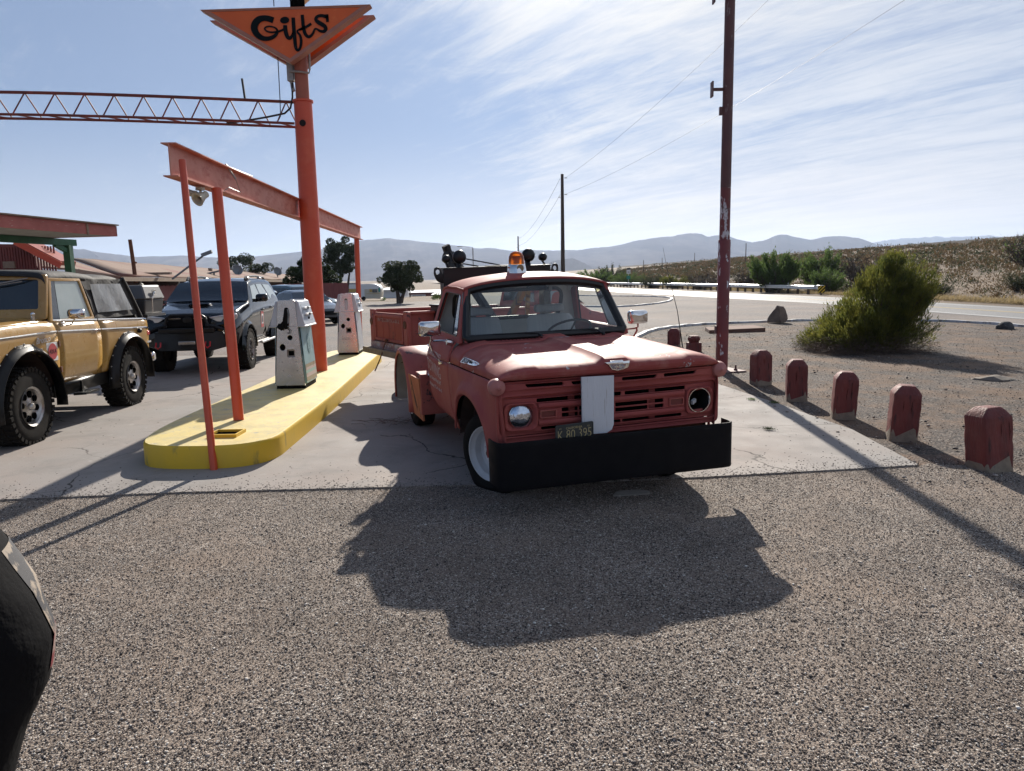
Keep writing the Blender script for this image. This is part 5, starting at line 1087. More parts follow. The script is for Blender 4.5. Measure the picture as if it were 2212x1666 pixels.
# ------------------------------------------------------------------ vehicles
def carbody(T, p, paint, glass):
    W = p['W']; it = lambda k, x: float(np.interp(-x, [-q[0] for q in p[k]], [q[1] for q in p[k]]))
    xf, xr = p['top'][0][0], p['top'][-1][0]; ar = p['ar']; wb = p['wb']; sill = p['sill']; zc = p['R']
    def zb(x):
        z = sill+(.08 if x > xf-.25 or x < xr+.3 else 0)
        for c in (0, -wb):
            t = (x-c)/ar
            if abs(t) < 1: z = max(z, zc+ar*.98*math.sqrt(1-t*t))
        return z
    def ys(x, z):
        b = it('belt', x); y = float(np.interp(z, [sill, sill+.25, b-.18, b], [W*.93, W*.985, W, W*.955])) if z <= b else W*.955-p['tumble']*(z-b)
        e = max(0, (x-(xf-.55))/.55); y *= 1-p.get('fr', .16)*e**2.5; e = max(0, ((xr+.45)-x)/.45); return y*(1-.10*e**2)
    xs = sorted(set(q_ for q_ in [round(q[0], 3) for q in p['top']]+[round(q, 3) for q in np.linspace(xf, xr, 26)]+[round(c+ar*math.cos(math.pi*k/12), 3) for c in (0, -wb) for k in range(13)] if xr-1e-6 <= q_ <= xf+1e-6), reverse=True)
    rows = []
    for x in xs:
        b = it('belt', x); zt = max(it('top', x), b+.015); z0 = min(zb(x), b-.04); h = zt-b; half = []
        for k in range(7): z = z0+(b-z0)*k/6; half.append((x, ys(x, z), z))
        rr = min(.09, h*.6)
        for t in (.25, .5, .75, 1.0): z = b+(h-rr)*t; half.append((x, ys(x, z)-.012*t, z))
        yt = ys(x, zt-rr)-.012; half.append((x, yt-rr*.35, zt-rr*.35)); half.append((x, yt-rr*1.0, zt-rr*.05))
        for t in (.75, .5, .25, 0): half.append((x, (yt-rr)*t, zt+p['crown']*(1-t*t)))
        rows.append([(a, -c, d) for a, c, d in half]+[q for q in half[::-1]][1:])
    mb = MB().grid(rows); mb.add(rows[0], [tuple(range(len(rows[0])))]); mb.add(rows[-1], [tuple(range(len(rows[-1])))])
    body = mb.build('body', paint, T, ang=40)
    for s in (-1, 1):
        for poly in p['win']:
            w = MB(); plate(w, [roundpoly(poly, .05)], .006, lambda a, b_, c: (a, s*(ys(a, b_)-.004+c), b_)); w.build('side_window', glass, T, smooth=False)
    for nm, (xa, xb, m) in (('windshield', p['ws']), ('rear_window', p['rw'])):
        if xa is None: continue
        G = []
        for x in np.linspace(xa, xb, 5):
            zt = it('top', x); yt = ys(x, zt-.08)-m; G.append([(x+(.012 if nm == 'windshield' else -.012), yt*t, zt+p['crown']*(1-t*t)+.010) for t in np.linspace(-1, 1, 9)])
        MB().grid(G).build(nm, M['tint'], T)
    MB().box(((xf+xr)/2, 0, sill+.12), (xf-xr-.5, W*1.7, .20)).build('underbody', M['blackmatte'], T, smooth=False)
    return zb, ys, it
def archband(mb, s, cx, cz, r0, ys_, wd=.06, a0=-8, a1=188, n=20, th=.05):
    G = []
    for k in range(n+1):
        a = R(a0+(a1-a0)*k/n); x, z = cx+math.cos(a)*r0, cz+math.sin(a)*r0; y = ys_
        G.append([(x, s*(y-.02), z), (x, s*(y+wd), z), (x+math.cos(a)*.015, s*(y+wd+.008), z+math.sin(a)*.015), (x+math.cos(a)*th, s*(y+wd*.7), z+math.sin(a)*th), (x+math.cos(a)*(th+.05), s*(y-.005), z+math.sin(a)*(th+.05))])
    mb.grid(G)
def bronco():
    yaw = math.atan2(-.9976, .07)
    T = thing('off_road_vehicle', 'mustard gold boxy off-roader with black canvas top and big tyres', 'off-road vehicle', (-6.36, 8.27, 0), (0, 0, yaw))
    P_ = M['bronco']; wb = 2.67
    def Y(x, z):
        return float(np.interp(z, [.55, .8, 1.0, 1.2, 1.30, 1.40], [.78, .825, .84, .835, .815, .765]))-(.05*((x-.6)/.25)**2 if x > .6 else 0)-(.06*((-3.25-x)/.28)**2 if x < -3.25 else 0)
    def zb(x):
        z = .60 if x > -3.3 else .62
        for c, r_ in ((0, .64), (-wb, .60)):
            t = (x-c)/r_
            if abs(t) < 1: z = max(z, .44+r_*.98*math.sqrt(1-t*t))
        return z
    zt = lambda x: float(np.interp(-x, [-.86, .65, 3.2, 3.5], [1.375, 1.385, 1.275, 1.25]))
    for s in (-1, 1):
        for nm, x0, x1 in (('fender', .86, -.735), ('door', -.742, -1.838), ('quarter_panel', -1.845, -3.52)):
            xs = sorted(set([x0, x1]+[c+r_*math.cos(math.pi*k/16) for c, r_ in ((0, .64), (-wb, .60)) for k in range(17) if min(x0, x1) < c+r_*math.cos(math.pi*k/16) < max(x0, x1)]+[x for x in np.linspace(x0, x1, 9)]))
            G = [[(x, s*Y(x, z), z) for z in [zb(x)+(zt(x)-zb(x))*k/10 for k in range(11)]] for x in xs]
            q = MB().grid(G).build(nm, P_, T, ang=40, solid=.008)
            tr = MB(); tx = np.linspace(x0-.01, x1+.01, 12); tr.tube([(x, s*(Y(x, zt(x)-.13)+.004), zt(x)-.13-.012*0) for x in tx], .011, 6, flat=1.0); tr.build('chrome_trim', M['chrome'], q)
            if nm != 'fender':
                MB().tube([(x, s*(Y(x, zt(x))+.002), zt(x)+.004) for x in tx], .012, 6).build('belt_trim', M['chrome'], q)
            if nm == 'door':
                MB().box((-1.70, s*.838, 1.20), (.12, .025, .02)).box((-.93, s*.80, 1.34), (.10, .05, .03)).build('door_handle', M['chrome'], q, bevel=.004)
                MB().box((-.745, s*.838, 1.10), (.03, .02, .07)).box((-.745, s*.835, .78), (.03, .02, .07)).build('hinge', M['rust'], q, smooth=False)
            if nm == 'fender' and s > 0:
                st = MB(); st.add([(x, s*(Y(x, z)+.003), z) for x, z in ((-.46, .905), (-.70, .905), (-.70, 1.13), (-.46, 1.13))], [(0, 1, 2, 3)]); st = st.build('sticker', M['signwhite'], q, smooth=False)
                d = MB(); d.add([(-.58+.095*math.cos(t), s*(Y(-.58, 1.02)+.005), 1.018+.10*math.sin(t)) for t in np.linspace(0, 2*math.pi, 25)[:-1]], [tuple(range(24))]); d = d.build('red_disc', mat("sticker_red", (.42, .04, .05, 1), .5), st, smooth=False)
                t = MB(); text(t, "4X4", .08, lambda a, b, c: (-.58-a, s*(.8465+c), 1.02+b), .001, fit=(.15, .055)); t.build('sticker_lettering', M['blackmatte'], st, smooth=False)
                b = MB(); text(b, "Bronco", .09, lambda a, b_, c: (-.40-a, s*(.845+c), 1.175+b_+a*.05), .004, fit=(.30, .07), shear=.35, off=-.001); b.build('script_badge', M['winframe'], q, smooth=False)
            if nm == 'quarter_panel':
                MB().box((-3.44, s*.80, 1.04), (.10, .04, .07)).build('side_lamp', M['redlamp'], q, bevel=.008); MB().ball((-3.02, s*.86, 1.10), .035).cyl((-3.02, s*.82, 1.10), (-3.02, s*.88, 1.10), .03, n=12).build('fuel_cap', M['black'], q)
                MB().box((-3.40, s*.80, .90), (.24, .03, .03)).build('bright_strip', M['chrome'], q, smooth=False)
        rk = MB().grid([[(x, s*.80, z) for z in (.60, .56, .44)] for x in (-.62, -2.1)]).build('rocker_panel', M['fender_black'], T, solid=.03)
        for cx_, r_ in ((0, .63), (-wb, .59)): fl = MB(); archband(fl, s, cx_, .44, r_, .82, .10); fl.build('wheel_flare', M['fender_black'], T, ang=40, solid=.005)
        riv = MB()
        for c, r_ in ((0, .715), (-wb, .675)):
            for k in range(13): a = R(5+170*k/12); riv.ball((c+math.cos(a)*r_, s*.845, .44+math.sin(a)*r_), .010, n=6, m=4)
        riv.build('flare_rivets', M['mag'], T)
        for c, r_ in ((0, .66), (-wb, .62)): wl = MB(); wl.grid([[(c-r_*math.cos(math.pi*k/12), s*yy, .44+r_*math.sin(math.pi*k/12)) for k in range(13)] for yy in (.80, .35)]); wl.grid([[(c-r_*math.cos(math.pi*k/12)*q, s*.35, .44+r_*math.sin(math.pi*k/12)*q) for k in range(13)] for q in (1, 0)]); wl.build('wheel_well', M['truckinner'], T, smooth=False)
        for x in (0, -wb): wheel(T, (x, s*.865, .44), s, .445, .30, .215, M['tyredust'], M['mag'], 'mag')
    MB().box((-1.3, 0, .72), (4.0, 1.20, .24)).box((-1.35, 0, .60), (1.3, 1.55, .10)).build('underbody', M['blackmatte'], T, smooth=False)
    MB().box((-1.25, .86, .42), (.36, .16, .03), (0.05, 0, 0)).box((-1.25, .80, .50), (.04, .04, .16)).build('step_plate', M['black'], T, smooth=False)
    # hood and front
    G = []
    for x, z in ((.90, 1.30), (.90, 1.36), (.86, 1.392), (.7, 1.402), (.2, 1.415), (-.3, 1.428), (-.58, 1.432), (-.66, 1.430)):
        h = [(x, y, z-(.0 if y < .55 else .012 if y < .68 else .03 if y < .74 else .055)) for y in (0, .2, .4, .54, .58, .66, .72, .765)]
        G.append([(a, -b, c) for a, b, c in h[::-1]]+h[1:])
    MB().grid(G).build('hood', P_, T, ang=30, solid=.01)
    f = MB(); plate(f, [rrect(-.80, .80, .74, 1.36, .04), rrect(-.52, .52, .95, 1.24, .03), ellipse(-.645, 1.09, .10, .10), ellipse(.645, 1.09, .10, .10)], .04, lambda a, b, c: (.86+c, a, b), .006); f = f.build('grille_panel', P_, T)
    MB().box((.80, 0, 1.08), (.04, 1.5, .40)).build('grille_back', M['void'], f, smooth=False)
    for y in (-.645, .645): MB().lathe([(.10, 0), (.09, .02), (.05, .04), (0, .045)], (.845, y, 1.09), (1, 0, 0), 20).build('headlight', M['lens'], f)
    MB().box((1.0, 0, .70), (.12, 1.62, .16)).build('front_bumper', M['chrome'], T, bevel=.02)
    MB().box((-3.66, 0, .64), (.12, 1.60, .15)).build('rear_bumper', M['chrome'], T, bevel=.03)
    MB().box((-3.50, 0, .98), (.03, 1.55, .56)).build('tailgate', P_, T, smooth=False)
    # windshield frame
    xw = lambda z: -.66-(z-1.42)*.30
    w = MB(); plate(w, [roundpoly([(-.775, 1.40), (.775, 1.40), (.745, 1.95), (-.745, 1.95)], .04), roundpoly([(-.675, 1.53), (.675, 1.53), (.655, 1.885), (-.655, 1.885)], .03)], .05, lambda a, b, c: (xw(b)+c, a, b), .008); w = w.build('windshield_frame', P_, T)
    MB().add([(xw(z), y, z) for y, z in ((-.69, 1.52), (.69, 1.52), (.66, 1.90), (-.66, 1.90))], [(0, 1, 2, 3)]).build('windshield', M['tint'], w, smooth=False)
    MB().tube([(xw(1.9)+.05, .55, 1.905), (xw(1.8)+.06, .30, 1.855), (xw(1.75)+.04, -.02, 1.80)], .008, 5).tube([(xw(1.86)+.035, .48, 1.865), (xw(1.8)+.035, .05, 1.80)], .007, 5).build('wiper', M['conduit'], w)
    # doors upper frames and panes
    for s in (-1, 1):
        yu = lambda z: .775-(z-1.36)*.085
        fs = lambda a, b, c: (a, s*(yu(b)+c), b)
        u = MB(); plate(u, [roundpoly([(-.69, 1.37), (-.835, 1.905), (-1.60, 1.895), (-1.80, 1.37), (-1.78, 1.345), (-.70, 1.36)], .02), roundpoly([(-.76, 1.39), (-.885, 1.865), (-1.56, 1.86), (-1.73, 1.385)], .02)], .03, fs, .005); u = u.build('door_frame', P_, T)
        v = MB(); v.add([fs(*q, 0) for q in ((-.95, 1.385), (-1.73, 1.385), (-1.56, 1.86), (-.99, 1.865))], [(0, 1, 2, 3)]); v.build('door_window', M['paleglass'], u, smooth=False)
        v = MB(); v.add([fs(*q, .0) for q in ((-.76, 1.39), (-.94, 1.385), (-.98, 1.865), (-.885, 1.865))], [(0, 1, 2, 3)]); v.build('vent_window', M['tint'], u, smooth=False)
        q = MB(); G = []
        for z, x0, x1 in ((1.345, -1.84, -3.20), (1.45, -1.80, -3.16), (1.6, -1.75, -3.07), (1.75, -1.69, -2.95), (1.885, -1.62, -2.84)):
            G.append([(x0+(x1-x0)*k/14, s*(yu(z)+.010+.006*math.sin(k*1.3+z*9)), z) for k in range(15)])
        q.grid(G); q = q.build('canvas_side', M['canvas'], T)
        q2 = MB().grid([[(a[0]*.0+(-1.90+(-2.98+1.90)*t)-(z-1.42)*(-.62*t-.22*(1-t))*1.0, s*(yu(z)+.030+.006*math.sin(t*11+z*7)), z) for t, a in zip(np.linspace(0, 1, 12), [(0,)]*12)] for z in (1.43, 1.52, 1.62, 1.72, 1.82)]).build('vinyl_window', M['vinyl'], q)
        MB().tube([fs(-2.84, 1.90, .02), fs(-2.98, 1.72, .02), fs(-3.16, 1.45, .02), fs(-3.26, 1.30, .02)], .028, 8).build('canvas_edge', M['canvas'], q)
        mr = MB(); A = rrect(-.10, .10, -.062, .062, .045, 4)
        mr.grid([[(-.90+xx, s*(1.0)+a*k, 1.455+b*k) for a, b in A] for xx, k in ((-.03, .85), (-.02, 1), (.02, 1), (.045, .85), (.06, .5), (.064, 0))], wrap=True); mr.tube([(-.90, s*.98, 1.40), (-.92, s*.93, 1.33), (-.95, s*.84, 1.31)], .010, 6); mr.build('mirror', M['chrome'], T)
    G = []
    for x, z in ((-.76, 1.935), (-.80, 1.985), (-.95, 2.005), (-1.25, 2.01), (-1.6, 2.00), (-1.95, 1.975), (-2.05, 1.945), (-2.12, 1.955), (-2.45, 1.965), (-2.7, 1.945), (-2.84, 1.90), (-3.0, 1.72), (-3.28, 1.30)):
        k = 1 if z > 1.93 else 0
        h = [(x, y, z-q-(.0 if z > 1.8 else 0)) for y, q in ((0, 0), (.25, .004), (.5, .014), (.64, .03), (.70, .05), (.728, .085), (.732, .125 if z > 1.8 else .02))]
        G.append([(a, -b, c) for a, b, c in h[::-1]]+h[1:])
    MB().grid(G).build('canvas_top', M['canvas'], T, ang=60, solid=.01)
    MB().cyl((-.50, .70, 1.40), (-.50, .70, 1.46), .02, n=8).ball((-.50, .70, 1.475), .025).build('hood_pin', M['chrome'], T)
    # rear rack
    rk = MB(); rk.box((-4.0, 0, 1.30), (.75, 1.5, .04)); 
    for y in (-.6, .6): rk.tube([(-3.62, y, .70), (-3.75, y, 1.0), (-3.95, y, 1.29)], .022, 8)
    rk.tube([(-3.66, .7, 1.28), (-3.66, .7, .66)], .018, 8)
    rk.build('rear_rack', M['cargo'], T, smooth=False)
    B = tag(MB().hexa([(-5.62-.0, 11.93, 1.325), (-5.92, 12.62, 1.325)]*0 or [(-.36, -.70, 0), (.36, -.70, 0), (.36, .70, 0), (-.36, .70, 0), (-.38, -.73, .24), (.38, -.73, .24), (.38, .73, .24), (-.38, .73, .24)]).build('cargo_box', M['cargo'], None, bevel=.02), 'dark grey plastic cargo box strapped on the rear rack of the gold off-roader', 'cargo box')
    B.matrix_world = Matrix.Translation((-6.36, 8.27, 0)) @ Matrix.Rotation(yaw, 4, 'Z') @ Matrix.Translation((-4.02, 0, 1.322))
    l = MB(); l.hexa([(-.40, -.75, .24), (.40, -.75, .24), (.40, .75, .24), (-.40, .75, .24), (-.34, -.68, .47), (.34, -.68, .47), (.34, .68, .47), (-.34, .68, .47)]); l.build('box_lid', mat("lighter_grey_lid", (.10, .10, .105, 1), .5), B, bevel=.025)
    for y in (-.35, .35): MB().box((0, y, .475), (.70, .04, .006)).box((.375, y, .24), (.01, .04, .48)).build('strap', M['blackmatte'], B, smooth=False)
    MB().box((.05, .745, .35), (.12, .02, .08)).tube([(.05, .76, .36), (.20, .77, .25), (.20, .76, .02)], .008, 5).build('buckle_chain', M['chrome'], B, smooth=False)
bronco()
def suv():
    yaw = math.atan2(-.994, .11)
    T = thing('black_suv', 'glossy black lifted four-door SUV with roof rails and steel front bumper', 'SUV', (-6.42, 15.35, 0), (0, 0, yaw))
    p = dict(W=.935, wb=2.79, R=.44, ar=.51, sill=.52, tumble=.36, crown=.02, fr=.10,
             top=[(.90, .95), (.88, 1.10), (.80, 1.19), (.5, 1.27), (.0, 1.345), (-.42, 1.39), (-.60, 1.48), (-.85, 1.68), (-1.02, 1.79), (-1.12, 1.835), (-1.5, 1.885), (-2.2, 1.90), (-2.9, 1.89), (-3.25, 1.86), (-3.42, 1.80), (-3.62, 1.45), (-3.72, 1.30), (-3.76, 1.0)],
             belt=[(.9, 1.02), (.5, 1.16), (-.4, 1.30), (-1.5, 1.36), (-3.0, 1.385), (-3.6, 1.36), (-3.76, 1.0)],
             win=[[(-.80, 1.37), (-1.14, 1.73), (-1.60, 1.765), (-1.62, 1.39)], [(-1.72, 1.39), (-1.70, 1.768), (-2.25, 1.765), (-2.50, 1.41)], [(-2.62, 1.42), (-2.36, 1.765), (-3.05, 1.745), (-3.38, 1.44)]],
             ws=(-.46, -1.06, .03), rw=(-3.46, -3.60, .05))
    zb, ys, it = carbody(T, p, M['suvblack'], M['paleglass'])
    for s in (-1, 1):
        for x in (0, -2.79): wheel(T, (x, s*.96, .425), s, .425, .29, .21, M['tyredust'], M['mag'], 'beadlock')
        for cx_ in (0, -2.79): fl = MB(); archband(fl, s, cx_, .44, .50, .925, .05, 0, 180); fl.build('wheel_flare', M['suvblack'], T, ang=40)
        m = MB(); A = rrect(-.125, .125, -.085, .085, .06, 4); m.grid([[(-.62+xx, s*1.10+a*k, 1.475+b*k) for a, b in A] for xx, k in ((-.05, .8), (-.03, 1), (.03, .97), (.08, .7), (.10, .3), (.10, 0))], wrap=True); m.box((-.62, s*.96, 1.42), (.08, .10, .07)); m.build('door_mirror', M['suvblack'], T)
        rl = MB(); rl.tube([(-1.25, s*.62, 1.875), (-1.35, s*.62, 1.935), (-2.3, s*.62, 1.955), (-3.1, s*.62, 1.925), (-3.2, s*.62, 1.87)], .022, 8); rl.build('roof_rail', M['black'], T)
        for x in (-1.50, -2.7): MB().box((x, s*.62, 1.90), (.22, .07, .06)).build('rail_foot', M['mag'], T, bevel=.015)
        st = MB(); st.tube([(-.75, s*1.02, .50), (-2.1, s*1.02, .50)], .028, 8); st.tube([(-.75, s*.90, .50), (-2.1, s*.90, .50)], .02, 8)
        for k in range(6): st.tube([(-.8-.25*k, s*.86, .50), (-.8-.25*k, s*1.02, .50)], .014, 6)
        st.build('side_step', M['mag'], T)
        h = MB(); plate(h, [roundpoly([(.40, 1.165), (.88, 1.235), (.925, 1.20), (.90, 1.12), (.78, 1.065), (.55, 1.08)], .02)], .03, lambda a, b, c: (.925-.34*max(0, a-.42)**1.3+c, s*a, b-.02), .006); h = h.build('headlight', M['orangeband'], T)
        MB().ball((.84, s*.62, 1.11), .045, (.3, 1, 1)).build('projector_lens', M['tint'], h)
        MB().box((-1.45, s*.945, 1.20), (.16, .03, .03)).box((-2.35, s*.945, 1.22), (.16, .03, .03)).build('door_handle', M['suvblack'], T, bevel=.008)
        for x in (-.70, -1.66, -2.55): MB().bar((x, s*(ys(x, .8)+.0), .62), (x-(.0 if x > -2 else .0), s*(ys(x, 1.3)-.012), 1.32), .008, .02).build('door_gap', M['void'], T, smooth=False)
        if s > 0:
            k = MB(); k.add([(x, s*(ys(x, z)+.004), z) for x, z in ((-1.20, .80), (-1.46, .80), (-1.46, 1.16), (-1.20, 1.16))], [(0, 1, 2, 3)]); k = k.build('red_sticker', mat("red_sticker", (.45, .08, .08, 1), .5), T, smooth=False)
            k2 = MB(); k2.add([(x, s*(ys(x, z)+.006), z) for x, z in ((-1.24, .88), (-1.42, .88), (-1.42, 1.10), (-1.24, 1.10))], [(0, 1, 2, 3)]); k2 = k2.build('sticker_white_panel', M['signwhite'], k, smooth=False)
            k3 = MB().box((-1.33, s*(ys(-1.33, 1.0)+.007), .99), (.10, .002, .15)).build('sticker_picture', M['cargo'], k2, smooth=False)
    MB().box((-.02, 0, 1.368), (.32, .42, .05), (0, .10, 0)).build('hood_scoop', M['suvblack'], T, bevel=.02)
    MB().box((.135, 0, 1.372), (.04, .36, .028)).build('scoop_mouth', M['void'], T, smooth=False)
    g = MB(); g.box((.91, 0, 1.06), (.05, .86, .22)); g = g.build('grille', M['blackmatte'], T, bevel=.03)
    MB().box((.94, -.25, 1.13), (.012, .26, .012)).box((.94, .25, 1.13), (.012, .26, .012)).build('grille_light_strip', M['mag'], g, smooth=False); MB().ball((.94, 0, 1.10), .075, (.2, 1.2, .9)).build('grille_badge', M['black'], g)
    b = MB(); b.hexa([(.72, -.90, .60), (1.04, -.50, .50), (1.04, .50, .50), (.72, .90, .60), (.72, -.93, .84), (.98, -.52, .88), (.98, .52, .88), (.72, .93, .84)]); b.box((1.0, 0, .90), (.10, 1.05, .10)); b = b.build('front_bumper', M['black'], T, bevel=.02)
    tb = MB(); tb.tube([(1.0, -.42, .90), (1.02, -.36, 1.14), (1.02, -.28, 1.20), (1.02, .28, 1.20), (1.02, .36, 1.14), (1.0, .42, .90)], .030, 10); tb.tube([(.96, -.9, .82), (1.02, -.5, .98), (1.02, -.36, 1.0)], .028, 8); tb.tube([(.96, .9, .82), (1.02, .5, .98), (1.02, .36, 1.0)], .028, 8); tb.build('bull_bar', M['black'], b)
    MB().box((1.07, 0, .66), (.03, .32, .075)).build('fairlead', M['mag'], b, bevel=.02)
    for y in (-.52, .40):
        sh = MB(); sh.tube([(1.09, y-.04, .68), (1.13, y-.045, .60), (1.14, y, .565), (1.13, y+.045, .60), (1.09, y+.04, .68)], .016, 8); sh.build('shackle', M['redlamp'], b)
suv()
def pickup():
    yaw = math.atan2(.5, .86); T = thing('old_pickup', 'old rusty red pickup with its tailgate toward the pumps, behind the tow truck', 'pickup', (-1.885, 11.35, 0), (0, 0, yaw))
    PW = M['truckworn']
    mb = MB(); plate(mb, [rrect(-.63, .63, .84, 1.30, .02)], .03, lambda a, b, c: (.02+c, a, b), .005); tg = mb.build('tailgate', M['tailgate'], T)
    f = MB(); plate(f, [rrect(-.60, .60, .86, 1.28, .03), rrect(-.56, .56, .90, 1.24, .02)], .02, lambda a, b, c: (.0+c, a, b), .004); f.build('tailgate_frame', PW, tg)
    t = MB(); text(t, "INTERNATIONAL", .08, lambda a, b, c: (-.0-c, -a, 1.185+b), .002, fit=(.92, .055), off=-.001); t.build('tailgate_lettering', mat("worn_pale_lettering", (.48, .38, .34, 1), .7, patch=(.28, .05, .035, 1), ps=14, pt=(.52, .58)), tg, smooth=False)
    for y in (-.25, .0, .25): MB().box((.003, y, 1.02), (.006, .008, .24)).build('pressed_rib', PW, tg, smooth=False)
    for s in (-1, 1):
        MB().box((1.15, s*.70, 1.07), (2.3, .05, .50)).box((1.15, s*.71, 1.325), (2.34, .12, .04)).build('bed_side', PW, T, bevel=.01)
        MB().box((.02, s*.71, 1.06), (.07, .16, .56)).build('corner_post', PW, T, bevel=.02); MB().lathe([(.06, 0), (.055, .01), (0, .012)], (-.018, s*.71, 1.15), (-1, 0, 0), 18).build('tail_lamp', M['rust'], T)
        a = MB(); archband(a, s, 1.1, .42, .46, .72, .20, 0, 180, th=.04); a.build('rear_fender', PW, T, ang=50)
    MB().box((1.15, 0, .84), (2.3, 1.38, .05)).box((2.28, 0, 1.07), (.04, 1.38, .5)).build('bed_floor', M['rust'], T, smooth=False)
    MB().box((-.02, 0, .76), (.05, 1.40, .16)).build('rear_sill', mat("bare_patchy_sill", (.40, .30, .27, 1), .7, var=(.28, .07, .06, 1), vs=5, patch=(.5, .45, .42, 1), ps=7, pt=(.5, .6)), T, smooth=False)
    MB().box((-.08, 0, .70), (.14, 1.62, .09)).build('rear_bumper', mat("weathered_bumper_timber", (.16, .13, .10, 1), .9, var=(.26, .22, .17, 1), vs=9, bump=.6, bs=20), T, smooth=False)
    t = MB(); text(t, "RTL-57", .06, lambda a, b, c: (-.048-c, -a, .775+b), .001, fit=(.20, .065)); t.build('sill_lettering', M['winframe'], T, smooth=False)
    MB().ball((-.05, -.02, .88), .03).tube([(-.06, -.02, .88), (-.20, -.12, .62), (-.32, -.2, .45)], .010, 6).build('tow_rope', M['rust'], T)
    # cab and hood, mostly seen through the tow truck's glass
    p = dict(W=.80, wb=3.3, R=.38, ar=.42, sill=.55, tumble=.28, crown=.02, fr=.10, top=[(.95, .9), (.92, 1.10), (.5, 1.20), (.25, 1.25), (.05, 1.37), (-.15, 1.60), (-.27, 1.68), (-.62, 1.70), (-.74, 1.64), (-.78, 1.25)], belt=[(.95, 1.0), (.5, 1.10), (-.4, 1.22), (-.78, 1.22)], win=[[(-.06, 1.27), (-.24, 1.58), (-.58, 1.58), (-.60, 1.27)]], ws=(.10, -.20, .04), rw=(-.75, -.765, .15))
    C_ = bpy.data.objects.new('cab', None); COL.objects.link(C_); C_.parent = T; C_.location = (3.10, 0, 0)
    carbody(C_, p, M['truckworn'], M['paleglass'])
    for s in (-1, 1):
        wheel(T, (3.10, s*.80, .38), s, .38, .2, .2, M['tyre'], M['mag'], 'steel'); wheel(T, (.95, s*.90, .38), s, .38, .2, .2, M['tyre'], M['mag'], 'steel')
    B = tag(MB().box((0, 0, .12), (.42, .34, .26)).box((0, 0, .26), (.46, .36, .03)).build('black_tank', M['black'], bevel=.01), 'black box hanging on the side rail of the old red pickup bed', 'box'); B.location = (-.93, 11.0, 1.16); B.rotation_euler = (0, 0, yaw)
M['tailgate'] = mat("orange_rusty_tailgate", (.36, .075, .035, 1), .6, var=(.27, .045, .030, 1), vs=3, patch=(.15, .04, .03, 1), ps=6, pt=(.6, .7)); M['pickupcream'] = mat("cream_and_red_cab", (.55, .52, .42, 1), .45, patch=(.30, .06, .05, 1), ps=.8, pt=(.5, .52))
pickup()
def farcar(name, label, loc, heading, paint, kind):
    T = thing(name, label, 'car', loc, (0, 0, math.atan2(heading[1], heading[0])), 'cars parked in the lot behind the pumps')
    if kind == 'sedan': p = dict(W=.90, wb=2.7, R=.33, ar=.37, sill=.25, tumble=.42, crown=.02, fr=.2, top=[(.85, .50), (.80, .66), (.4, .80), (-.25, .92), (-.6, 1.12), (-1.05, 1.36), (-1.4, 1.43), (-2.0, 1.43), (-2.5, 1.33), (-3.05, 1.10), (-3.55, 1.04), (-3.65, .95), (-3.68, .5)], belt=[(.85, .55), (.4, .74), (-.3, .86), (-2.5, .96), (-3.68, .90)], win=[[(-.62, .93), (-1.15, 1.30), (-1.72, 1.34), (-1.72, .95)], [(-1.80, .95), (-1.80, 1.34), (-2.3, 1.28), (-2.75, 1.0)]], ws=(-.38, -1.0, .03), rw=(-2.55, -3.0, .04))
    else: p = dict(W=.92, wb=2.75, R=.36, ar=.40, sill=.30, tumble=.36, crown=.02, fr=.2, top=[(.85, .60), (.80, .85), (.4, .98), (-.3, 1.08), (-.65, 1.28), (-1.1, 1.56), (-1.5, 1.65), (-2.6, 1.66), (-3.2, 1.60), (-3.5, 1.25), (-3.65, 1.0), (-3.68, .6)], belt=[(.85, .62), (.4, .86), (-.3, .99), (-2.5, 1.08), (-3.68, 1.0)], win=[[(-.70, 1.07), (-1.2, 1.48), (-1.75, 1.54), (-1.75, 1.09)], [(-1.83, 1.09), (-1.83, 1.54), (-2.6, 1.53), (-2.7, 1.12)], [(-2.78, 1.13), (-2.7, 1.52), (-3.1, 1.48), (-3.3, 1.16)]], ws=(-.42, -1.05, .03), rw=(-3.25, -3.5, .05))
    zb, ys, it = carbody(T, p, paint, M['tint'])
    for s in (-1, 1):
        for x in (0, -p['wb']): wheel(T, (x, s*(p['W']-.01), p['R']), s, p['R'], .2, .2, M['tyre'], M['mag'], 'steel')
        MB().ball((.70, s*(p['W']*.72), p['top'][1][1]-.02), .12, (.6, 1.3, .5)).build('headlight', M['orangeband'], T)
        MB().ball((-.75, s*(p['W']+.06), p['belt'][2][1]+.10), .09, (.6, 1, .7)).build('door_mirror', paint, T)
    MB().box((.86, 0, .50), (.03, .9, .16)).build('grille', M['blackmatte'], T, smooth=False)
    return T
farcar('parked_car', 'dark teal hatchback parked just right of the thick orange pole', (-9.0, 34.4, 0), (.75, -.66), M['teal'], 'suv')
farcar('parked_car', 'dark grey low sedan with its nose beside the far fuel pump', (-8.15, 31.2, 0), (.62, -.78), M['greycar'], 'sedan')
farcar('parked_car', 'silver curved-roof sedan between the black SUV and the thick orange pole', (-10.8, 32.6, 0), (.4, -.92), M['silver'], 'sedan')
farcar('parked_car', 'pale blue car whose windshield shows left of the thick orange pole', (-10.2, 36.5, 0), (.6, -.8), M['bluecar'], 'sedan')
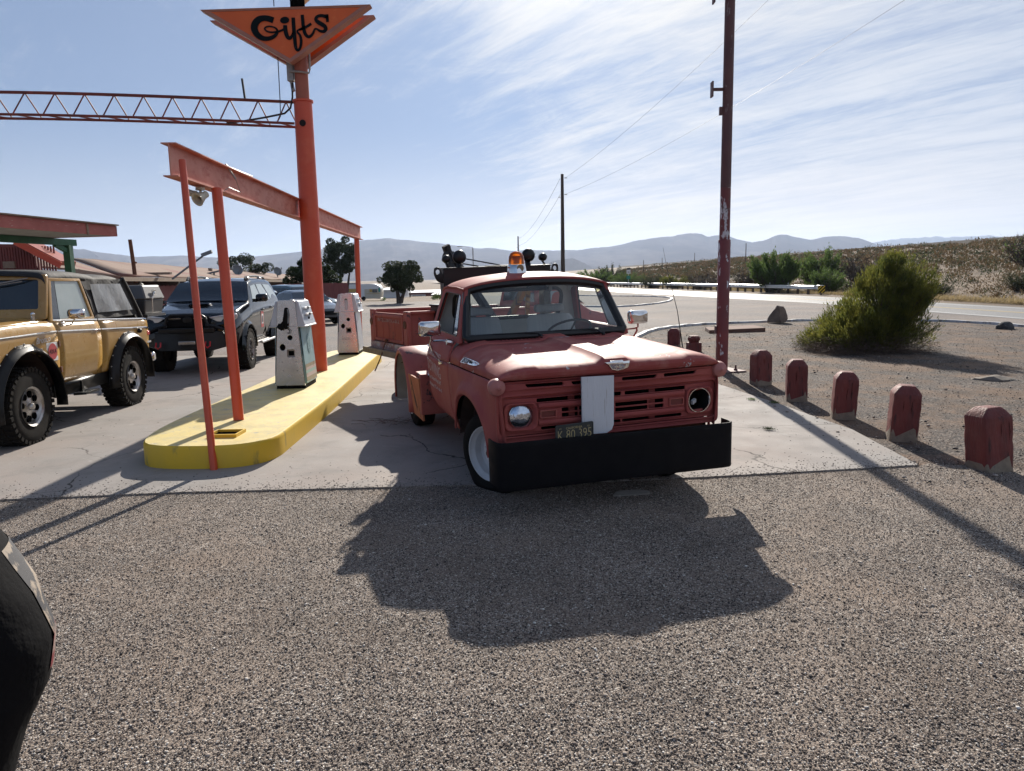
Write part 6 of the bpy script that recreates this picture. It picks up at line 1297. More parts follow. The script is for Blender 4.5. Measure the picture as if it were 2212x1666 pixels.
# ------------------------------------------------------------------ bollards, flag pole, kerbside things
def bollard(name, label, x, y, h, w, rz, seed, paintline=.13, cap=True, group='red timber bollards along the pad'):
    rs = random.Random(seed); T = thing(name, label, 'bollard', (x, y, 0), (R(rs.uniform(-3.5, 3.5)), R(rs.uniform(-3.5, 3.5)), rz), group)
    def sec(z, k): 
        return [(math.copysign(abs(math.cos(a))**.24, math.cos(a))*w/2*k*(1+.02*math.sin(5*a+z*30+seed)+rs.uniform(-.014, .014)), math.copysign(abs(math.sin(a))**.24, math.sin(a))*w/2*k*(1+.02*math.cos(3*a+z*22)+rs.uniform(-.014, .014)), z) for a in [2*math.pi*(j+.5)/28 for j in range(28)]]
    pl = [max(.015, paintline*.7+.035*math.sin(j*1.9+seed)+rs.uniform(-.035, .035)) for j in range(28)]
    base = [sec(z, 1.0) for z in (-.05, 0.0)]; top0 = [(p[0], p[1], max(.02, z)) for p, z in zip(sec(0, 1.0), pl)]
    MB().grid(base+[top0], wrap=True).build('bare_foot', M['bareconc'], T, ang=60)
    G = [top0]+[[(p[0]*1.012, p[1]*1.012, max(p[2], q+.004)) for p, q in zip(sec(z, 1.0-.02*(z/h)), pl)] for z in np.linspace(paintline+.06, h-.095, 7)]
    G += [sec(h-.08, .96), sec(h-.035, .74), sec(h-.004, .52), sec(h, .40)]
    b = MB().grid(G, wrap=True); b.add(G[-1], [tuple(range(28))]); b = b.build('post_body', M['bollard'], T, ang=28)
    c = MB()
    for j in range(2):
        a = rs.choice((-1, 1)); t = rs.uniform(-.3, .3)*w; z0 = rs.uniform(.3, .6)*h; z1 = rs.uniform(z0+.1, h-.1); q = rs.uniform(-.012, .012); c.add([(t, -w*.512, z0), (t+.0025+q, -w*.514, (z0+z1)/2), (t+.002, -w*.506, z1), (t-.001, -w*.506, z1), (t-.0025+q, -w*.514, (z0+z1)/2)], [(0, 1, 2, 3, 4)])
    c.build('drying_crack', M['void'], b, smooth=False); return T
BL = [(4.08, 11.95, .565, .275, 'farthest full-height red timber bollard of the row, just right of the peeling pole'), (4.05, 10.36, .59, .275, 'second red timber bollard from the peeling pole, with a low pale foot'), (4.12, 9.02, .585, .27, 'middle red timber bollard of the five in the row'),
      (4.19, 7.77, .60, .275, 'fourth red timber bollard from the pole, large bare pale patch at its foot'), (4.34, 6.53, .575, .285, 'nearest red timber bollard, at the right end of the row')]
for i, (x, y, h, w, lb) in enumerate(BL): bollard('bollard', lb, x, y, h, w, R((12, -14, -16, -18, 8)[i]), 3+i*7, (.10, .12, .13, .16, .10)[i])
bollard('bollard', 'plain red timber bollard showing just above the right side of the tow truck hood', 4.12, 18.6, .47, .30, R(-20), 51, .05)
def notched():
    T = thing('bollard', 'short red bollard with a notched neck beside the tow truck hood', 'bollard', (4.33, 17.4, 0), group='red timber bollards along the pad')
    m = MB(); m.box((0, 0, .10), (.31, .28, .22), taper=.97); m.lathe([(.12, .2), (.12, .245), (.15, .27), (.15, .33), (.11, .37), (0, .38)], n=8); m.build('post_body', M['bollard'], T, smooth=False)
notched()
T = thing('flagpole', 'tall dark red steel pole with peeling white patches, bolted beside the bollards', 'pole', (3.935, 13.7, 0))
m = MB().lathe([(.112, .03), (.112, 2.40), (.105, 2.42), (.094, 2.43)], n=28).build('lower_sleeve', M['polered'], T)
MB().lathe([(.094, 2.42), (.092, 3.35)], n=28).build('pole_shaft', mat("flaking_red_pole", (.15, .032, .032, 1), .5, patch=(.52, .52, .55, 1), ps=4.5, pt=(.545, .565), pstretch=(1.5, 1.5, .6), patch2=(.10, .05, .045, 1), p2s=8, p2t=(.55, .62), bump=.25, bs=20), T); MB().lathe([(.093, 3.35), (.090, 5.2), (.085, 8.6)], n=28).build('upper_shaft', M['polerust'], T)
for z in (5.05, 6.62): MB().box((-.19, 0, z), (.20, .04, .05)).box((-.285, 0, z), (.025, .14, .26)).build('bracket', M['polerust'], T, smooth=False)
MB().box((-.12, 0, 4.68), (.05, .06, .14)).build('small_bracket', M['polerust'], T, smooth=False); MB().box((-.125, 0, .78), (.03, .08, .14)).build('cleat', M['polerust'], T, smooth=False)
f = MB().box((0, 0, .015), (.66, .62, .022), (0, 0, .3)); f = f.build('base_flange', mat("worn_flange_paint", (.30, .22, .21, 1), .7, var=(.12, .04, .04, 1), vs=9), T, smooth=False)
bt = MB()
for a in (.3, 1.87, 3.44, 5.0): bt.cyl((math.cos(a+.785)*.26, math.sin(a+.785)*.26, .02), (math.cos(a+.785)*.26, math.sin(a+.785)*.26, .13), .018, n=8).cyl((math.cos(a+.785)*.26, math.sin(a+.785)*.26, .03), (math.cos(a+.785)*.26, math.sin(a+.785)*.26, .06), .035, n=6)
bt.build('anchor_bolts', M['polerust'], f)
M['greywood'] = mat('bleached_grey_wood', (.30, .28, .25, 1), .9, var=(.20, .18, .16, 1), vs=30, vstretch=(.2, 3, 1))
def rock(name, label, loc, dims, seed, mt, kind='rock', taper=.62):
    rs = np.random.RandomState(seed); bm = bmesh.new(); bmesh.ops.create_icosphere(bm, subdivisions=3, radius=1); ph = rs.rand(6)*6
    pl = [(Vector(rs.randn(3)).normalized(), rs.uniform(.62, .85)) for _ in range(9)]
    for v in bm.verts:
        d = v.co.normalized(); r = 1.0
        for n, o in pl:
            q = d.dot(n)
            if q > 0: r = min(r, o/q)
        r *= 1+.03*math.sin(9*d.x+ph[0])+.03*math.sin(11*d.z+ph[1]); c = d*r; k = 1-(1-taper)*max(0, c.z+.6)/1.6
        v.co = (c.x*dims[0]*k, c.y*dims[1]*k, max(c.z, -.25)*dims[2]+.2*dims[2])
    me = bpy.data.meshes.new(name); bm.to_mesh(me); bm.free(); me.materials.append(mt); me.shade_smooth(); me.set_sharp_from_angle(angle=R(24)); o = bpy.data.objects.new(name, me); COL.objects.link(o); o.location = loc; return tag(o, label, kind)
rock('rock', 'upright tan boulder standing on the kerb left of the big bush', (9.75, 26.9, .05), (.40, .30, .50), 23, M['rock'], taper=.85)
rock('rock', 'low dark stone lying by the kerb right of the big bush', (15.0, 22.3, .0), (.36, .26, .20), 8, M['rockdark'])
rock('rock', 'flat pale grey rock half buried at the right edge of the dirt', (7.95, 12.0, -.02), (.42, .34, .10), 12, mat("pale_grey_rock", (.24, .20, .16, 1), .95, var=(.15, .13, .11, 1), vs=6, bump=.6, bs=14))
rock('rock', 'small dark rock on the far cinder island', (7.9, 62.5, .05), (.45, .4, .35), 15, M['rockdark'])
p = MB(); p.hexa([(6.1, 22.65, 0), (7.95, 23.0, 0), (8.0, 24.3, 0), (6.3, 23.9, 0), (6.1, 22.65, .10), (7.95, 23.0, .12), (8.0, 24.3, .13), (6.3, 23.9, .11)]); tag(p.build('wooden_sheet', M['plank'], smooth=False), 'weathered dark plank sheet lying flat behind the peeling red pole', 'board')
wd = MB(); plate(wd, [roundpoly([(-.20, -.05), (.17, -.06), (.20, .0), (.10, .05), (-.12, .05)], .04)], .03, lambda a, b, c: (a, b, c+.015)); wd = wd.build('timber_offcut', M['greywood'], smooth=False); wd.location = (.97, 5.93, -.002); wd.rotation_euler = (R(10), 0, R(8)); wd.scale = (.85, .8, .8); tag(wd, 'pale board end lying on the gravel under the black bumper', 'board')
a = MB().tube([(4.33, 18.55, .0), (4.22, 18.7, .9), (4.0, 18.9, 1.9), (3.90, 19.0, 2.5)], [.016, .010, .006, .003], 6); tag(a.build('whip_antenna', M['black']), 'thin black whip antenna rising beside the plain red bollard', 'antenna')
# guard rail
def guard():
    T = thing('guard_rail', 'long galvanised guard rail on timber posts along the far side of the road', 'guard rail')
    P = [(25.1, 60.5), (24.6, 67), (23.9, 75), (23.0, 84), (21.9, 94), (20.6, 104), (18.9, 117), (16.8, 132), (14.0, 150), (10, 175), (4, 210)]
    S_ = spline([(a, b) for a, b in P], 5); G = []
    for i, q in enumerate(S_):
        z = float(hillz(q[0], q[1])); G.append([(q[0]-dx, q[1], z+.42+dz) for dx, dz in ((0, 0), (.05, .04), (.05, .09), (0, .14), (0, .18), (.05, .23), (.05, .28), (0, .32))])
    MB().grid(G).build('rail_beam', M['galv'], T, ang=25, solid=.01)
    n = 0; acc = 0; last = None; pos = []
    for i in range(len(S_)-1):
        d = np.linalg.norm(S_[i+1][:2]-S_[i][:2]); t = 0
        while acc+(d-t) >= 1.9: t += 1.9-acc; acc = 0; pos.append(S_[i][:2]+(S_[i+1][:2]-S_[i][:2])*t/d)
        acc += d-t
    pr = MB().box((0, 0, .33), (.17, .20, .72)).build('rail_post', M['post'], T, smooth=False); pr.location = (pos[0][0]+.12, pos[0][1], float(hillz(*pos[0])))
    for q in pos[1:70]: o = pr.copy(); COL.objects.link(o); o.parent = T; o.location = (q[0]+.12, q[1], float(hillz(q[0], q[1])))
    MB().box((25.14, 60.2, .60), (.35, .7, .34)).build('end_section', M['galv'], T, bevel=.03)
    for q in pos[2:12:2]: MB().box((q[0]+.12, q[1], .86), (.05, .06, .16)).build('reflector', M['signwhite'], T, smooth=False)
    S2 = thing('hazard_marker', 'square yellow and black diagonal striped hazard marker at the end of the guard rail', 'sign', (25.02, 59.6, .16))
    MB().box((0, .03, .30), (.56, .03, .56)).build('marker_board', M['signyellow'], S2, smooth=False); s = MB()
    for c in (-.42, -.14, .14, .42):
        P_ = [(c-.28-.06, -.28), (c-.28+.08, -.28), (c+.28+.08, .28), (c+.28-.06, .28)]
        def clipx(P, xv, sg):
            out = []
            for i in range(len(P)):
                p, q = P[i-1], P[i]; a_, b_ = sg*(xv-p[0]) >= 0, sg*(xv-q[0]) >= 0
                if a_ != b_: t = (xv-p[0])/(q[0]-p[0]); out.append((xv, p[1]+(q[1]-p[1])*t))
                if b_: out.append(q)
            return out
        P_ = clipx(P_, .278, 1); P_ = clipx(P_, -.278, -1) if P_ else []
        if len(P_) > 2: s.add([(x, .008, z+.30) for x, z in P_], [tuple(range(len(P_)))])
    s.build('black_stripes', M['void'], S2, smooth=False, weld=False); MB().box((0, .06, 0), (.10, .06, 1.0)).build('marker_post', M['post'], S2, smooth=False)
guard()
T = thing('road_sign', 'small far road sign post with a white shield over a green panel', 'sign', (19.1, 120, 0))
MB().box((0, 0, 1.3), (.08, .08, 2.8)).build('sign_post', M['galv'], T, smooth=False); MB().box((0, -.06, 2.45), (.62, .03, .62)).build('shield_panel', M['signwhite'], T, smooth=False); MB().box((0, -.06, 1.55), (.60, .03, .55)).build('green_panel', M['signgreen'], T, smooth=False); MB().box((0, -.06, 2.95), (.62, .03, .26)).build('top_panel', M['plateblack'], T, smooth=False)
t = MB(); text(t, "66", .4, lambda a, b, c: (a, -.085-c, 2.42+b), .002, fit=(.34, .26)); t.build('sign_lettering', M['void'], bpy.data.objects['shield_panel'] if False else T, smooth=False)
# utility line
def upole(lb, x, y, h, r):
    T = thing('utility_pole', lb, 'utility pole', (x, y, -.9), group='wooden utility poles in the valley')
    MB().cyl((0, 0, 0), (0, 0, h), r, r*.62, 12).build('pole_shaft', M['polewood'], T); MB().box((r+.16, 0, h-.55), (.4, .12, .10)).box((r+.16, 0, h-2.9), (.4, .12, .10)).box((-r-.10, 0, h-3.3), (.3, .12, .10)).build('insulator_arm', M['conduit'], T, smooth=False)
    return T
upole('tall brown wooden utility pole rising right behind the tow truck beacon', 7.9, 111, 17.6, .34); upole('small far wooden utility pole left of the tall one', 2.65, 228, 15.2, .30)
W1 = MB(); c = M['cable']
def sag(A, B, s, n=16): A, B = Vector(A), Vector(B); return [A.lerp(B, t)-Vector((0, 0, s*4*t*(1-t))) for t in np.linspace(0, 1, n)]
for z0, z1, xx in ((16.1, 13.7, 20.1), (13.8, 11.6, 24.0)):
    for A, B, q in (((8.25, 111, z0), (xx, 28, z0+5.5 if z0 > 15 else z0+3.6), 1.2), ((7.6, 111, z0), (2.9, 228, z1), 1.6)):
        tag(MB().tube(sag(A, B, q), .022 if q > 1.3 else .012, 4).build('power_line', c), {(16.1, 1.2): 'upper overhead wire climbing from the tall utility pole out of the top of the picture', (16.1, 1.6): 'upper thin wire between the tall utility pole and the small far one', (13.8, 1.2): 'lower overhead wire climbing from the tall utility pole to the upper right', (13.8, 1.6): 'lower thin wire between the tall utility pole and the small far one'}[(z0, q)], 'wire')

# ------------------------------------------------------------------ vegetation
def leafmesh(name, C_, dirs, ln, wd, mt, parent=None):
    """many small leaf faces: centres C_, directions, lengths, widths"""
    n = len(C_); d = dirs/np.linalg.norm(dirs, axis=1)[:, None]; r = RND.randn(n, 3); s = np.cross(d, r); s /= np.linalg.norm(s, axis=1)[:, None]
    a = C_-d*ln[:, None]/2; b = C_+d*ln[:, None]/2; m = C_+np.cross(s, d)*wd[:, None]*.25
    V = np.stack([a, m+s*wd[:, None]/2, b, m-s*wd[:, None]/2], 1).reshape(-1, 3); F = np.arange(n*4).reshape(n, 4)
    o = npmesh(name, V, F, mt)
    if parent is not None: o.parent = parent
    return o
def bigbush():
    T = thing('creosote_bush', 'big bushy green and yellow creosote shrub standing on the dirt', 'shrub', (8.15, 17.0, 0))
    rs = np.random.RandomState(5); st = MB(); C_, D_, L_, W_ = [], [], [], []
    def stem(base, tip, bend, n=7): return [base*(1-t)+tip*t+bend*math.sin(t*math.pi)*.5 for t in np.linspace(0, 1, n)]
    # tips: ellipsoid shell with an open crown top right of the middle
    tips = []
    for i in range(380):
        x = rs.uniform(-1.35, 1.65); y = rs.uniform(-1.1, 1.1)
        top = float(np.interp(x, [-1.35, -1.1, -.75, -.55, -.2, .1, .5, .9, 1.35, 1.65], [.22, .55, .90, 1.2, 1.36, 1.85, 2.2, 2.25, 2.15, 1.6]))
        if (x/1.7)**2+(y/1.2)**2 > 1.05: continue
        z = top*(1-.35*(y/1.2)**2)*(rs.uniform(.45, 1.02)**.6)
        tips.append((x*.93, y, z))
    for i in range(190):
        x = rs.uniform(-.7, 1.62); y = rs.uniform(-1.0, 1.0); top = float(np.interp(x, [-.9, -.2, .3, .9, 1.3, 1.62], [.75, .95, .85, 1.5, 1.6, 1.1]))
        if (x/1.65)**2+(y/1.15)**2 < 1: tips.append((x, y, top*rs.uniform(.15, 1.0)*(1-.3*y*y)))
    for i, (x, y, z) in enumerate(tips):
        b = np.array((.25+x*.12+rs.randn()*.08, y*.12+rs.randn()*.06, 0)); tip = np.array((x, y, z)); S_ = stem(b, tip, rs.randn(3)*.18+np.array((0, 0, -.1)))
        if i % 2 == 0: st.tube([Vector(p) for p in S_], list(np.linspace(.016, .003, 7)), 4, caps=False)
        crown = x > -.1 and z > 1.35; k = int((170 if crown else 140)*rs.uniform(.6, 1.5)); sp = .10 if z > .6 else .12
        for _ in range(1):
            t0 = .86 if crown and x < .75 else (.52 if x > .3 else .55); t = rs.uniform(t0, 1.03, k); sp_ = np.array(S_); idx = np.clip(t*6, 0, 5.999); i0 = idx.astype(int); f = (idx-i0)[:, None]; p = sp_[i0]*(1-f)+sp_[np.minimum(i0+1, 6)]*f
            off = rs.randn(k, 3)*np.array((sp*.55, sp*.55, sp*.6))[None]; q = p+off; ax = (tip-b); ax = ax/np.linalg.norm(ax); dd = ax[None]*.9+off*3+np.array((0, 0, .9))+rs.randn(k, 3)*.35
            C_.append(q); D_.append(dd); L_.append(rs.uniform(.055, .11, k)); W_.append(rs.uniform(.010, .018, k))
    # low dry skirt on the left
    kk = 9000; x = rs.uniform(-1.5, 1.2, kk); y = rs.uniform(-1.2, .6, kk); z = np.abs(rs.randn(kk))*.16*(1.2-((x+.3)/2.2)**2); D2 = rs.randn(kk, 3)*np.array((1, 1, .25))
    C_, D_, L_, W_ = map(np.concatenate, (C_, D_, L_, W_)); ok = C_[:, 2] > .03
    leafmesh('foliage', C_[ok], D_[ok], L_[ok], W_[ok], M['creosote'], T); leafmesh('dry_skirt', np.stack([x, y, z+.02], 1), D2, rs.uniform(.06, .22, kk), rs.uniform(.003, .008, kk), M['twig'], T)
    st.build('stems', M['bark'], T, smooth=True, weld=False)
bigbush()
def crown(rs, n, c, r, clumps, cr, ln, shape=None, up=.2):
    cc = []
    while len(cc) < clumps:
        p = rs.uniform(-1, 1, 3)
        if np.linalg.norm(p) <= 1 and (np.linalg.norm(p) > .45 or rs.rand() < .35): cc.append(p)
    cc = np.array(cc)
    if shape is not None: cc = np.array([shape(p) for p in cc])
    cc = cc*np.array(r)+np.array(c); k = rs.randint(0, clumps, n); v = rs.randn(n, 3); v /= np.linalg.norm(v, axis=1)[:, None]
    sz = cr*rs.uniform(.55, 1.25, clumps); P = cc[k]+v*(sz[k]*rs.uniform(.55, 1, n)**.5)[:, None]*np.array((1, 1, .8)); D = v+rs.randn(n, 3)*.6+np.array((0, 0, up))
    return P, D, rs.uniform(.6, 1.3, n)*ln, rs.uniform(.5, 1.1, n)*ln*.55, cc
def tree(name, label, loc, c, r, n, clumps, cr, ln, mt, seed, trunk, shape=None, cat='tree', limbs=9, group=None, up=.2):
    rs = np.random.RandomState(seed); T = thing(name, label, cat, loc, group=group)
    P, D, L_, W_, cc = crown(rs, n, c, r, clumps, cr, ln, shape, up); leafmesh('crown', P, D, L_, W_, mt, T); m = MB()
    for t in trunk: m.tube([Vector(p) for p, _ in t], [q for _, q in t], 8)
    top = Vector(trunk[0][-1][0])
    for k in range(limbs): q = Vector(cc[rs.randint(len(cc))]); s = Vector(trunk[k % len(trunk)][-1][0]); mid = s.lerp(q, .5)+Vector(rs.randn(3)*.08*np.array(r)); m.tube([s, mid, q], [trunk[0][-1][1]*.6, trunk[0][-1][1]*.4, .012], 5)
    m.build('trunk', M['bark'], T, weld=False); return T
tree('juniper_tree', 'round dark green juniper with a forked trunk, alone on the lot', (-8.75, 58.2, 0), (.22, 0, 2.15), (1.75, 1.6, 1.22), 24000, 120, .34, .14, M['juniper'], 3, [[((0, 0, 0), .22), ((-.05, 0, .5), .16), ((-.15, 0, 1.2), .11)], [((.1, 0, 0), .2), ((.3, 0, .55), .13), ((.55, 0, 1.2), .09)]])
tree('cypress_tree', 'dense dark conical cypress behind the fence, split by the thick orange pole', (-14.0, 52, 0), (.15, 0, 1.75), (1.95, 1.8, 2.05), 56000, 190, .36, .15, M['cypress'], 5, [[((0, 0, -.1), .2), ((0, 0, 1.2), .12)]], shape=lambda p: p*np.array((1-.55*max(0, p[2]), 1-.55*max(0, p[2]), 1)))
tree('pine_tree', 'irregular open-crowned pine beside the far orange post', (-14.1, 62, 0), (.1, 0, 3.75), (1.35, 1.2, 1.6), 15000, 52, .42, .17, M['pine'], 8, [[((.1, 0, 0), .17), ((-.1, 0, 1.6), .14), ((.1, 0, 2.8), .10)], [((.4, 0, 0), .13), ((.55, 0, 1.4), .11), ((.75, 0, 2.4), .07)]], up=.5)
tree('pine_tree', 'broad low pine rising behind the brown roof', (-25.8, 72, -.8), (0, 0, 3.9), (2.7, 1.4, 1.35), 12000, 40, .5, .15, M['pine'], 18, [[((0, 0, 0), .2), ((0, 0, 3), .12)]], up=.5)
tree('small_shrub', 'small yellow-green shrub by the red building behind the juniper', (-7.1, 74, -.5), (0, 0, .5), (.8, .5, .5), 1500, 14, .26, .10, M['mesquite'], 21, [[((0, 0, 0), .05), ((0, 0, .4), .03)]], cat='shrub', limbs=3)
tree('small_shrub', 'tiny green shrub beside the cream camping trailer', (-12.2, 71, -.4), (0, 0, .3), (.35, .3, .3), 600, 8, .16, .08, M['mesquite'], 22, [[((0, 0, 0), .04), ((0, 0, .2), .03)]], cat='shrub', limbs=2)
def mesq(label, x, y, h, w, n, seed, green=True, bare=.0, mt=None):
    rs = np.random.RandomState(seed); z = float(hillz(x, y)); T = thing('mesquite_bush' if green else 'bare_shrub', label, 'shrub', (x, y, z-.03)); st = MB(); C_, D_, L_, W_ = [], [], [], []
    for i in range(60 if w > 2 else 26):
        a = rs.uniform(0, 6.28); rr = rs.uniform(.1, 1)**.6; tip = np.array((math.cos(a)*rr*w/2, math.sin(a)*rr*w/2*.8, h*rs.uniform(.55, 1.05)*(1-.35*rr**2))); b = np.array((rs.randn()*.12*w/2, rs.randn()*.1, 0)); mid = (b+tip)/2+rs.randn(3)*.12*h+np.array((0, 0, -.05*h))
        P = [b, (b+mid)/2+rs.randn(3)*.05*h, mid, (mid+tip)/2+rs.randn(3)*.06*h, tip]; st.tube([Vector(p) for p in P], [.045*h/2, .03*h/2, .02*h/2, .012*h/2, .005], 4, caps=False)
        for _ in range(3 if not green else 1):
            q = P[rs.randint(2, 4)]; e = q+rs.randn(3)*.22*h*np.array((1, 1, .6))+np.array((0, 0, .12*h)); st.tube([Vector(q), Vector((q+e)/2+rs.randn(3)*.03*h), Vector(e)], [.010*h, .006*h, .003], 3, caps=False)
            if not green:
                for _k in range(2): g = e+rs.randn(3)*.10*h+np.array((0, 0, .05*h)); st.tube([Vector(q*.3+e*.7), Vector(g)], [.005*h, .002], 3, caps=False)
        if n:
            k = n//60; t = rs.uniform(.35, 1.05, k); p = b+(tip-b)*t[:, None]; off = rs.randn(k, 3)*np.array((.030, .030, .045))*h; C_.append(p+off); D_.append(np.array((0, 0, 1.2))+rs.randn(k, 3)*.8+(tip-b)[None]*.5); L_.append(rs.uniform(.12, .26, k)*h/3); W_.append(rs.uniform(.05, .10, k)*h/3)
    st.build('branches', M['bark'] if not green else M['bark'], T, weld=False)
    if n: leafmesh('foliage', *map(np.concatenate, (C_, D_, L_, W_)), mt or M['mesquite'], T)
    return T
mesq('tall leafy green mesquite behind the guard rail end, with dark stems showing', 25.4, 71.5, 3.8, 5.6, 17000, 31)
mesq('lower pale green leafy shrub between the hazard marker and the bare brown thicket', 27.4, 64.5, 2.3, 3.6, 8000, 32)
mesq('second green mesquite with bare purple twigs right of the tall leafy one', 30.5, 73.0, 3.9, 5.0, 7000, 33)
mesq('wide bare brown thicket rising behind the big creosote bush', 33.6, 71, 3.2, 6.4, 0, 34, green=False)
mesq('bare dark shrub on the slope left of the peeling red pole', 23.6, 91, 2.6, 6.0, 0, 35, green=False); mesq('bare twisted shrub on the slope just right of the peeling red pole', 26.9, 84, 2.6, 4.0, 0, 36, green=False)
mesq('bare grey shrub standing high on the hillside at the right', 46, 66, 3.0, 5.0, 400, 37, green=False); mesq('low bare shrub between the peeling pole and the tall mesquite', 28.3, 84, 1.7, 3.2, 0, 38, green=False)
mesq('olive green shrub behind the guard rail near the pale road sign', 20.6, 108, 2.0, 5.5, 8000, 39, mt=M['greygreen']); mesq('yellow-green rounded shrub behind the guard rail mid way', 22.4, 101, 1.9, 4.6, 9000, 40, mt=M['creosote'])
mesq('bright green shrub behind the guard rail by the far road sign', 21.0, 132, 2.6, 7.5, 9000, 41); mesq('far green shrub just right of the tow truck roof', 16.6, 146, 3.4, 8, 9000, 42); mesq('far grey-green shrub left of the pale road sign', 19.8, 150, 4.2, 8, 6000, 43, mt=M['greygreen'])
mesq('dark round shrub by the road shoulder at the right edge', 33.5, 48.5, 1.3, 3.2, 6000, 44, mt=M['greygreen']); mesq('small dark green shrub on the slope right of the big creosote bush', 30.2, 52, 1.0, 2.4, 5000, 45, mt=M['greygreen'])
def hillscrub():
    rs = np.random.RandomState(77); N_ = 8200; y = 34+rs.rand(N_)**1.2*320; e = 3+rs.rand(N_)**1.05*95; x = 26.5+np.maximum(0, y-60)*-.075+e; k = (x/y > .15) & (x/y < .86); x, y, e = x[k], y[k], e[k]
    crest = 500; yc = 60+rs.rand(crest)*420; xc = 26.5+np.maximum(0, yc-60)*-.075+94+rs.rand(crest)*6; x = np.r_[x, xc]; y = np.r_[y, yc]; z = hillz(x, y); d = np.hypot(x, y)
    s = rs.uniform(.30, .85, len(x))*(1+(rs.rand(len(x)) > .94)*1.0); per = np.clip((5200/d**1.02).astype(int), 14, 130)
    for nm, mt, sel, lab in (('dry_scrub', M['scrub'], rs.rand(len(x)) < .68, 'dry brown scrub tufts covering the hillside'), ('green_scrub', M['greygreen'], None, 'dark grey-green scrub scattered over the hillside')):
        if sel is None: sel = ~last
        last = sel; idx = np.repeat(np.nonzero(sel)[0], per[sel]); n = len(idx); v = rs.randn(n, 3); v[:, 2] = np.abs(v[:, 2]); v /= np.linalg.norm(v, axis=1)[:, None]; rr = rs.uniform(.3, 1, n)**.5
        P = np.stack([x[idx], y[idx], z[idx]], 1)+v*(s[idx]*rr)[:, None]*np.array((1.25, 1.25, .95)); ln = (.035+.0025*d[idx])*rs.uniform(.6, 1.3, n)
        o = leafmesh(nm, P, v+rs.randn(n, 3)*.4+np.array((0, 0, .4)), ln, ln*.35, mt); tag(o, lab, 'scrub', kind='stuff')
    # dry grass at the road edge
    n = 26000; y = 30+rs.rand(n)**1.5*90; x = 25.6+np.maximum(0, y-60)*-.075+rs.exponential(1.3, n); z = hillz(x, y); ln = rs.uniform(.12, .34, n); D = rs.randn(n, 3)*.35+np.array((0, 0, 1)); tag(leafmesh('dry_grass', np.stack([x, y, z+ln*.4], 1), D, ln, ln*.10, M['drygrass']), 'pale dry grass along the far road edge', 'grass', kind='stuff')
hillscrub()
def rail():   # dark embankment line on the crest
    ys_ = np.linspace(40, 560, 60); G = []
    for y in ys_: x = 26.5+max(0, y-60)*-.075+95.5; z = float(hillz(x, y)); G.append([(x-2.2, y, z-.3), (x-1.0, y, z+.75), (x+1.5, y, z+.75), (x+3, y, z-.3)])
    tag(MB().grid(G).build('embankment', mat("dark_embankment_ballast", (.05, .04, .035, 1), .95, var=(.08, .065, .055, 1), vs=1.5), ang=20), kind='structure')
rail()
for (x, y, s_) in ((3.62, 10.05, 5), (2.95, 8.3, 9), (3.42, 10.35, 7)):
    rs = np.random.RandomState(s_); n = 120; P = rs.randn(n, 3)*np.array((.03, .03, .0))+np.array((0, 0, .02)); o = leafmesh('weed_tuft', P, rs.randn(n, 3)*.7+np.array((0, 0, .8)), rs.uniform(.02, .06, n), rs.uniform(.003, .007, n), M['juniper'] if s_ == 9 else M['mesquite']); o.location = (x, y, .012); tag(o, {5: 'green weed tuft at the pad edge before the second bollard', 9: 'tiny dark weed growing in the concrete joint right of the truck', 7: 'small green weed just behind the pad edge by the second bollard'}[s_], 'weed')
rs = np.random.RandomState(4); m = MB()
for k in range(34): a = rs.uniform(0, 6.28); b = np.array((rs.randn()*.16, rs.randn()*.10, .02+abs(rs.randn())*.02)); m.tube([Vector(b), Vector(b+np.array((math.cos(a)*.09, math.sin(a)*.06, .03*rs.rand()))), Vector(b+np.array((math.cos(a+.5)*.20, math.sin(a+.5)*.14, .04*rs.rand())))], .0025, 3, caps=False)
o = m.build('dry_weed', M['twig'], weld=False); o.location = (-1.55, 9.0, .014); tag(o, 'tangled dry weed lying beside the tow truck rear wheel', 'weed')
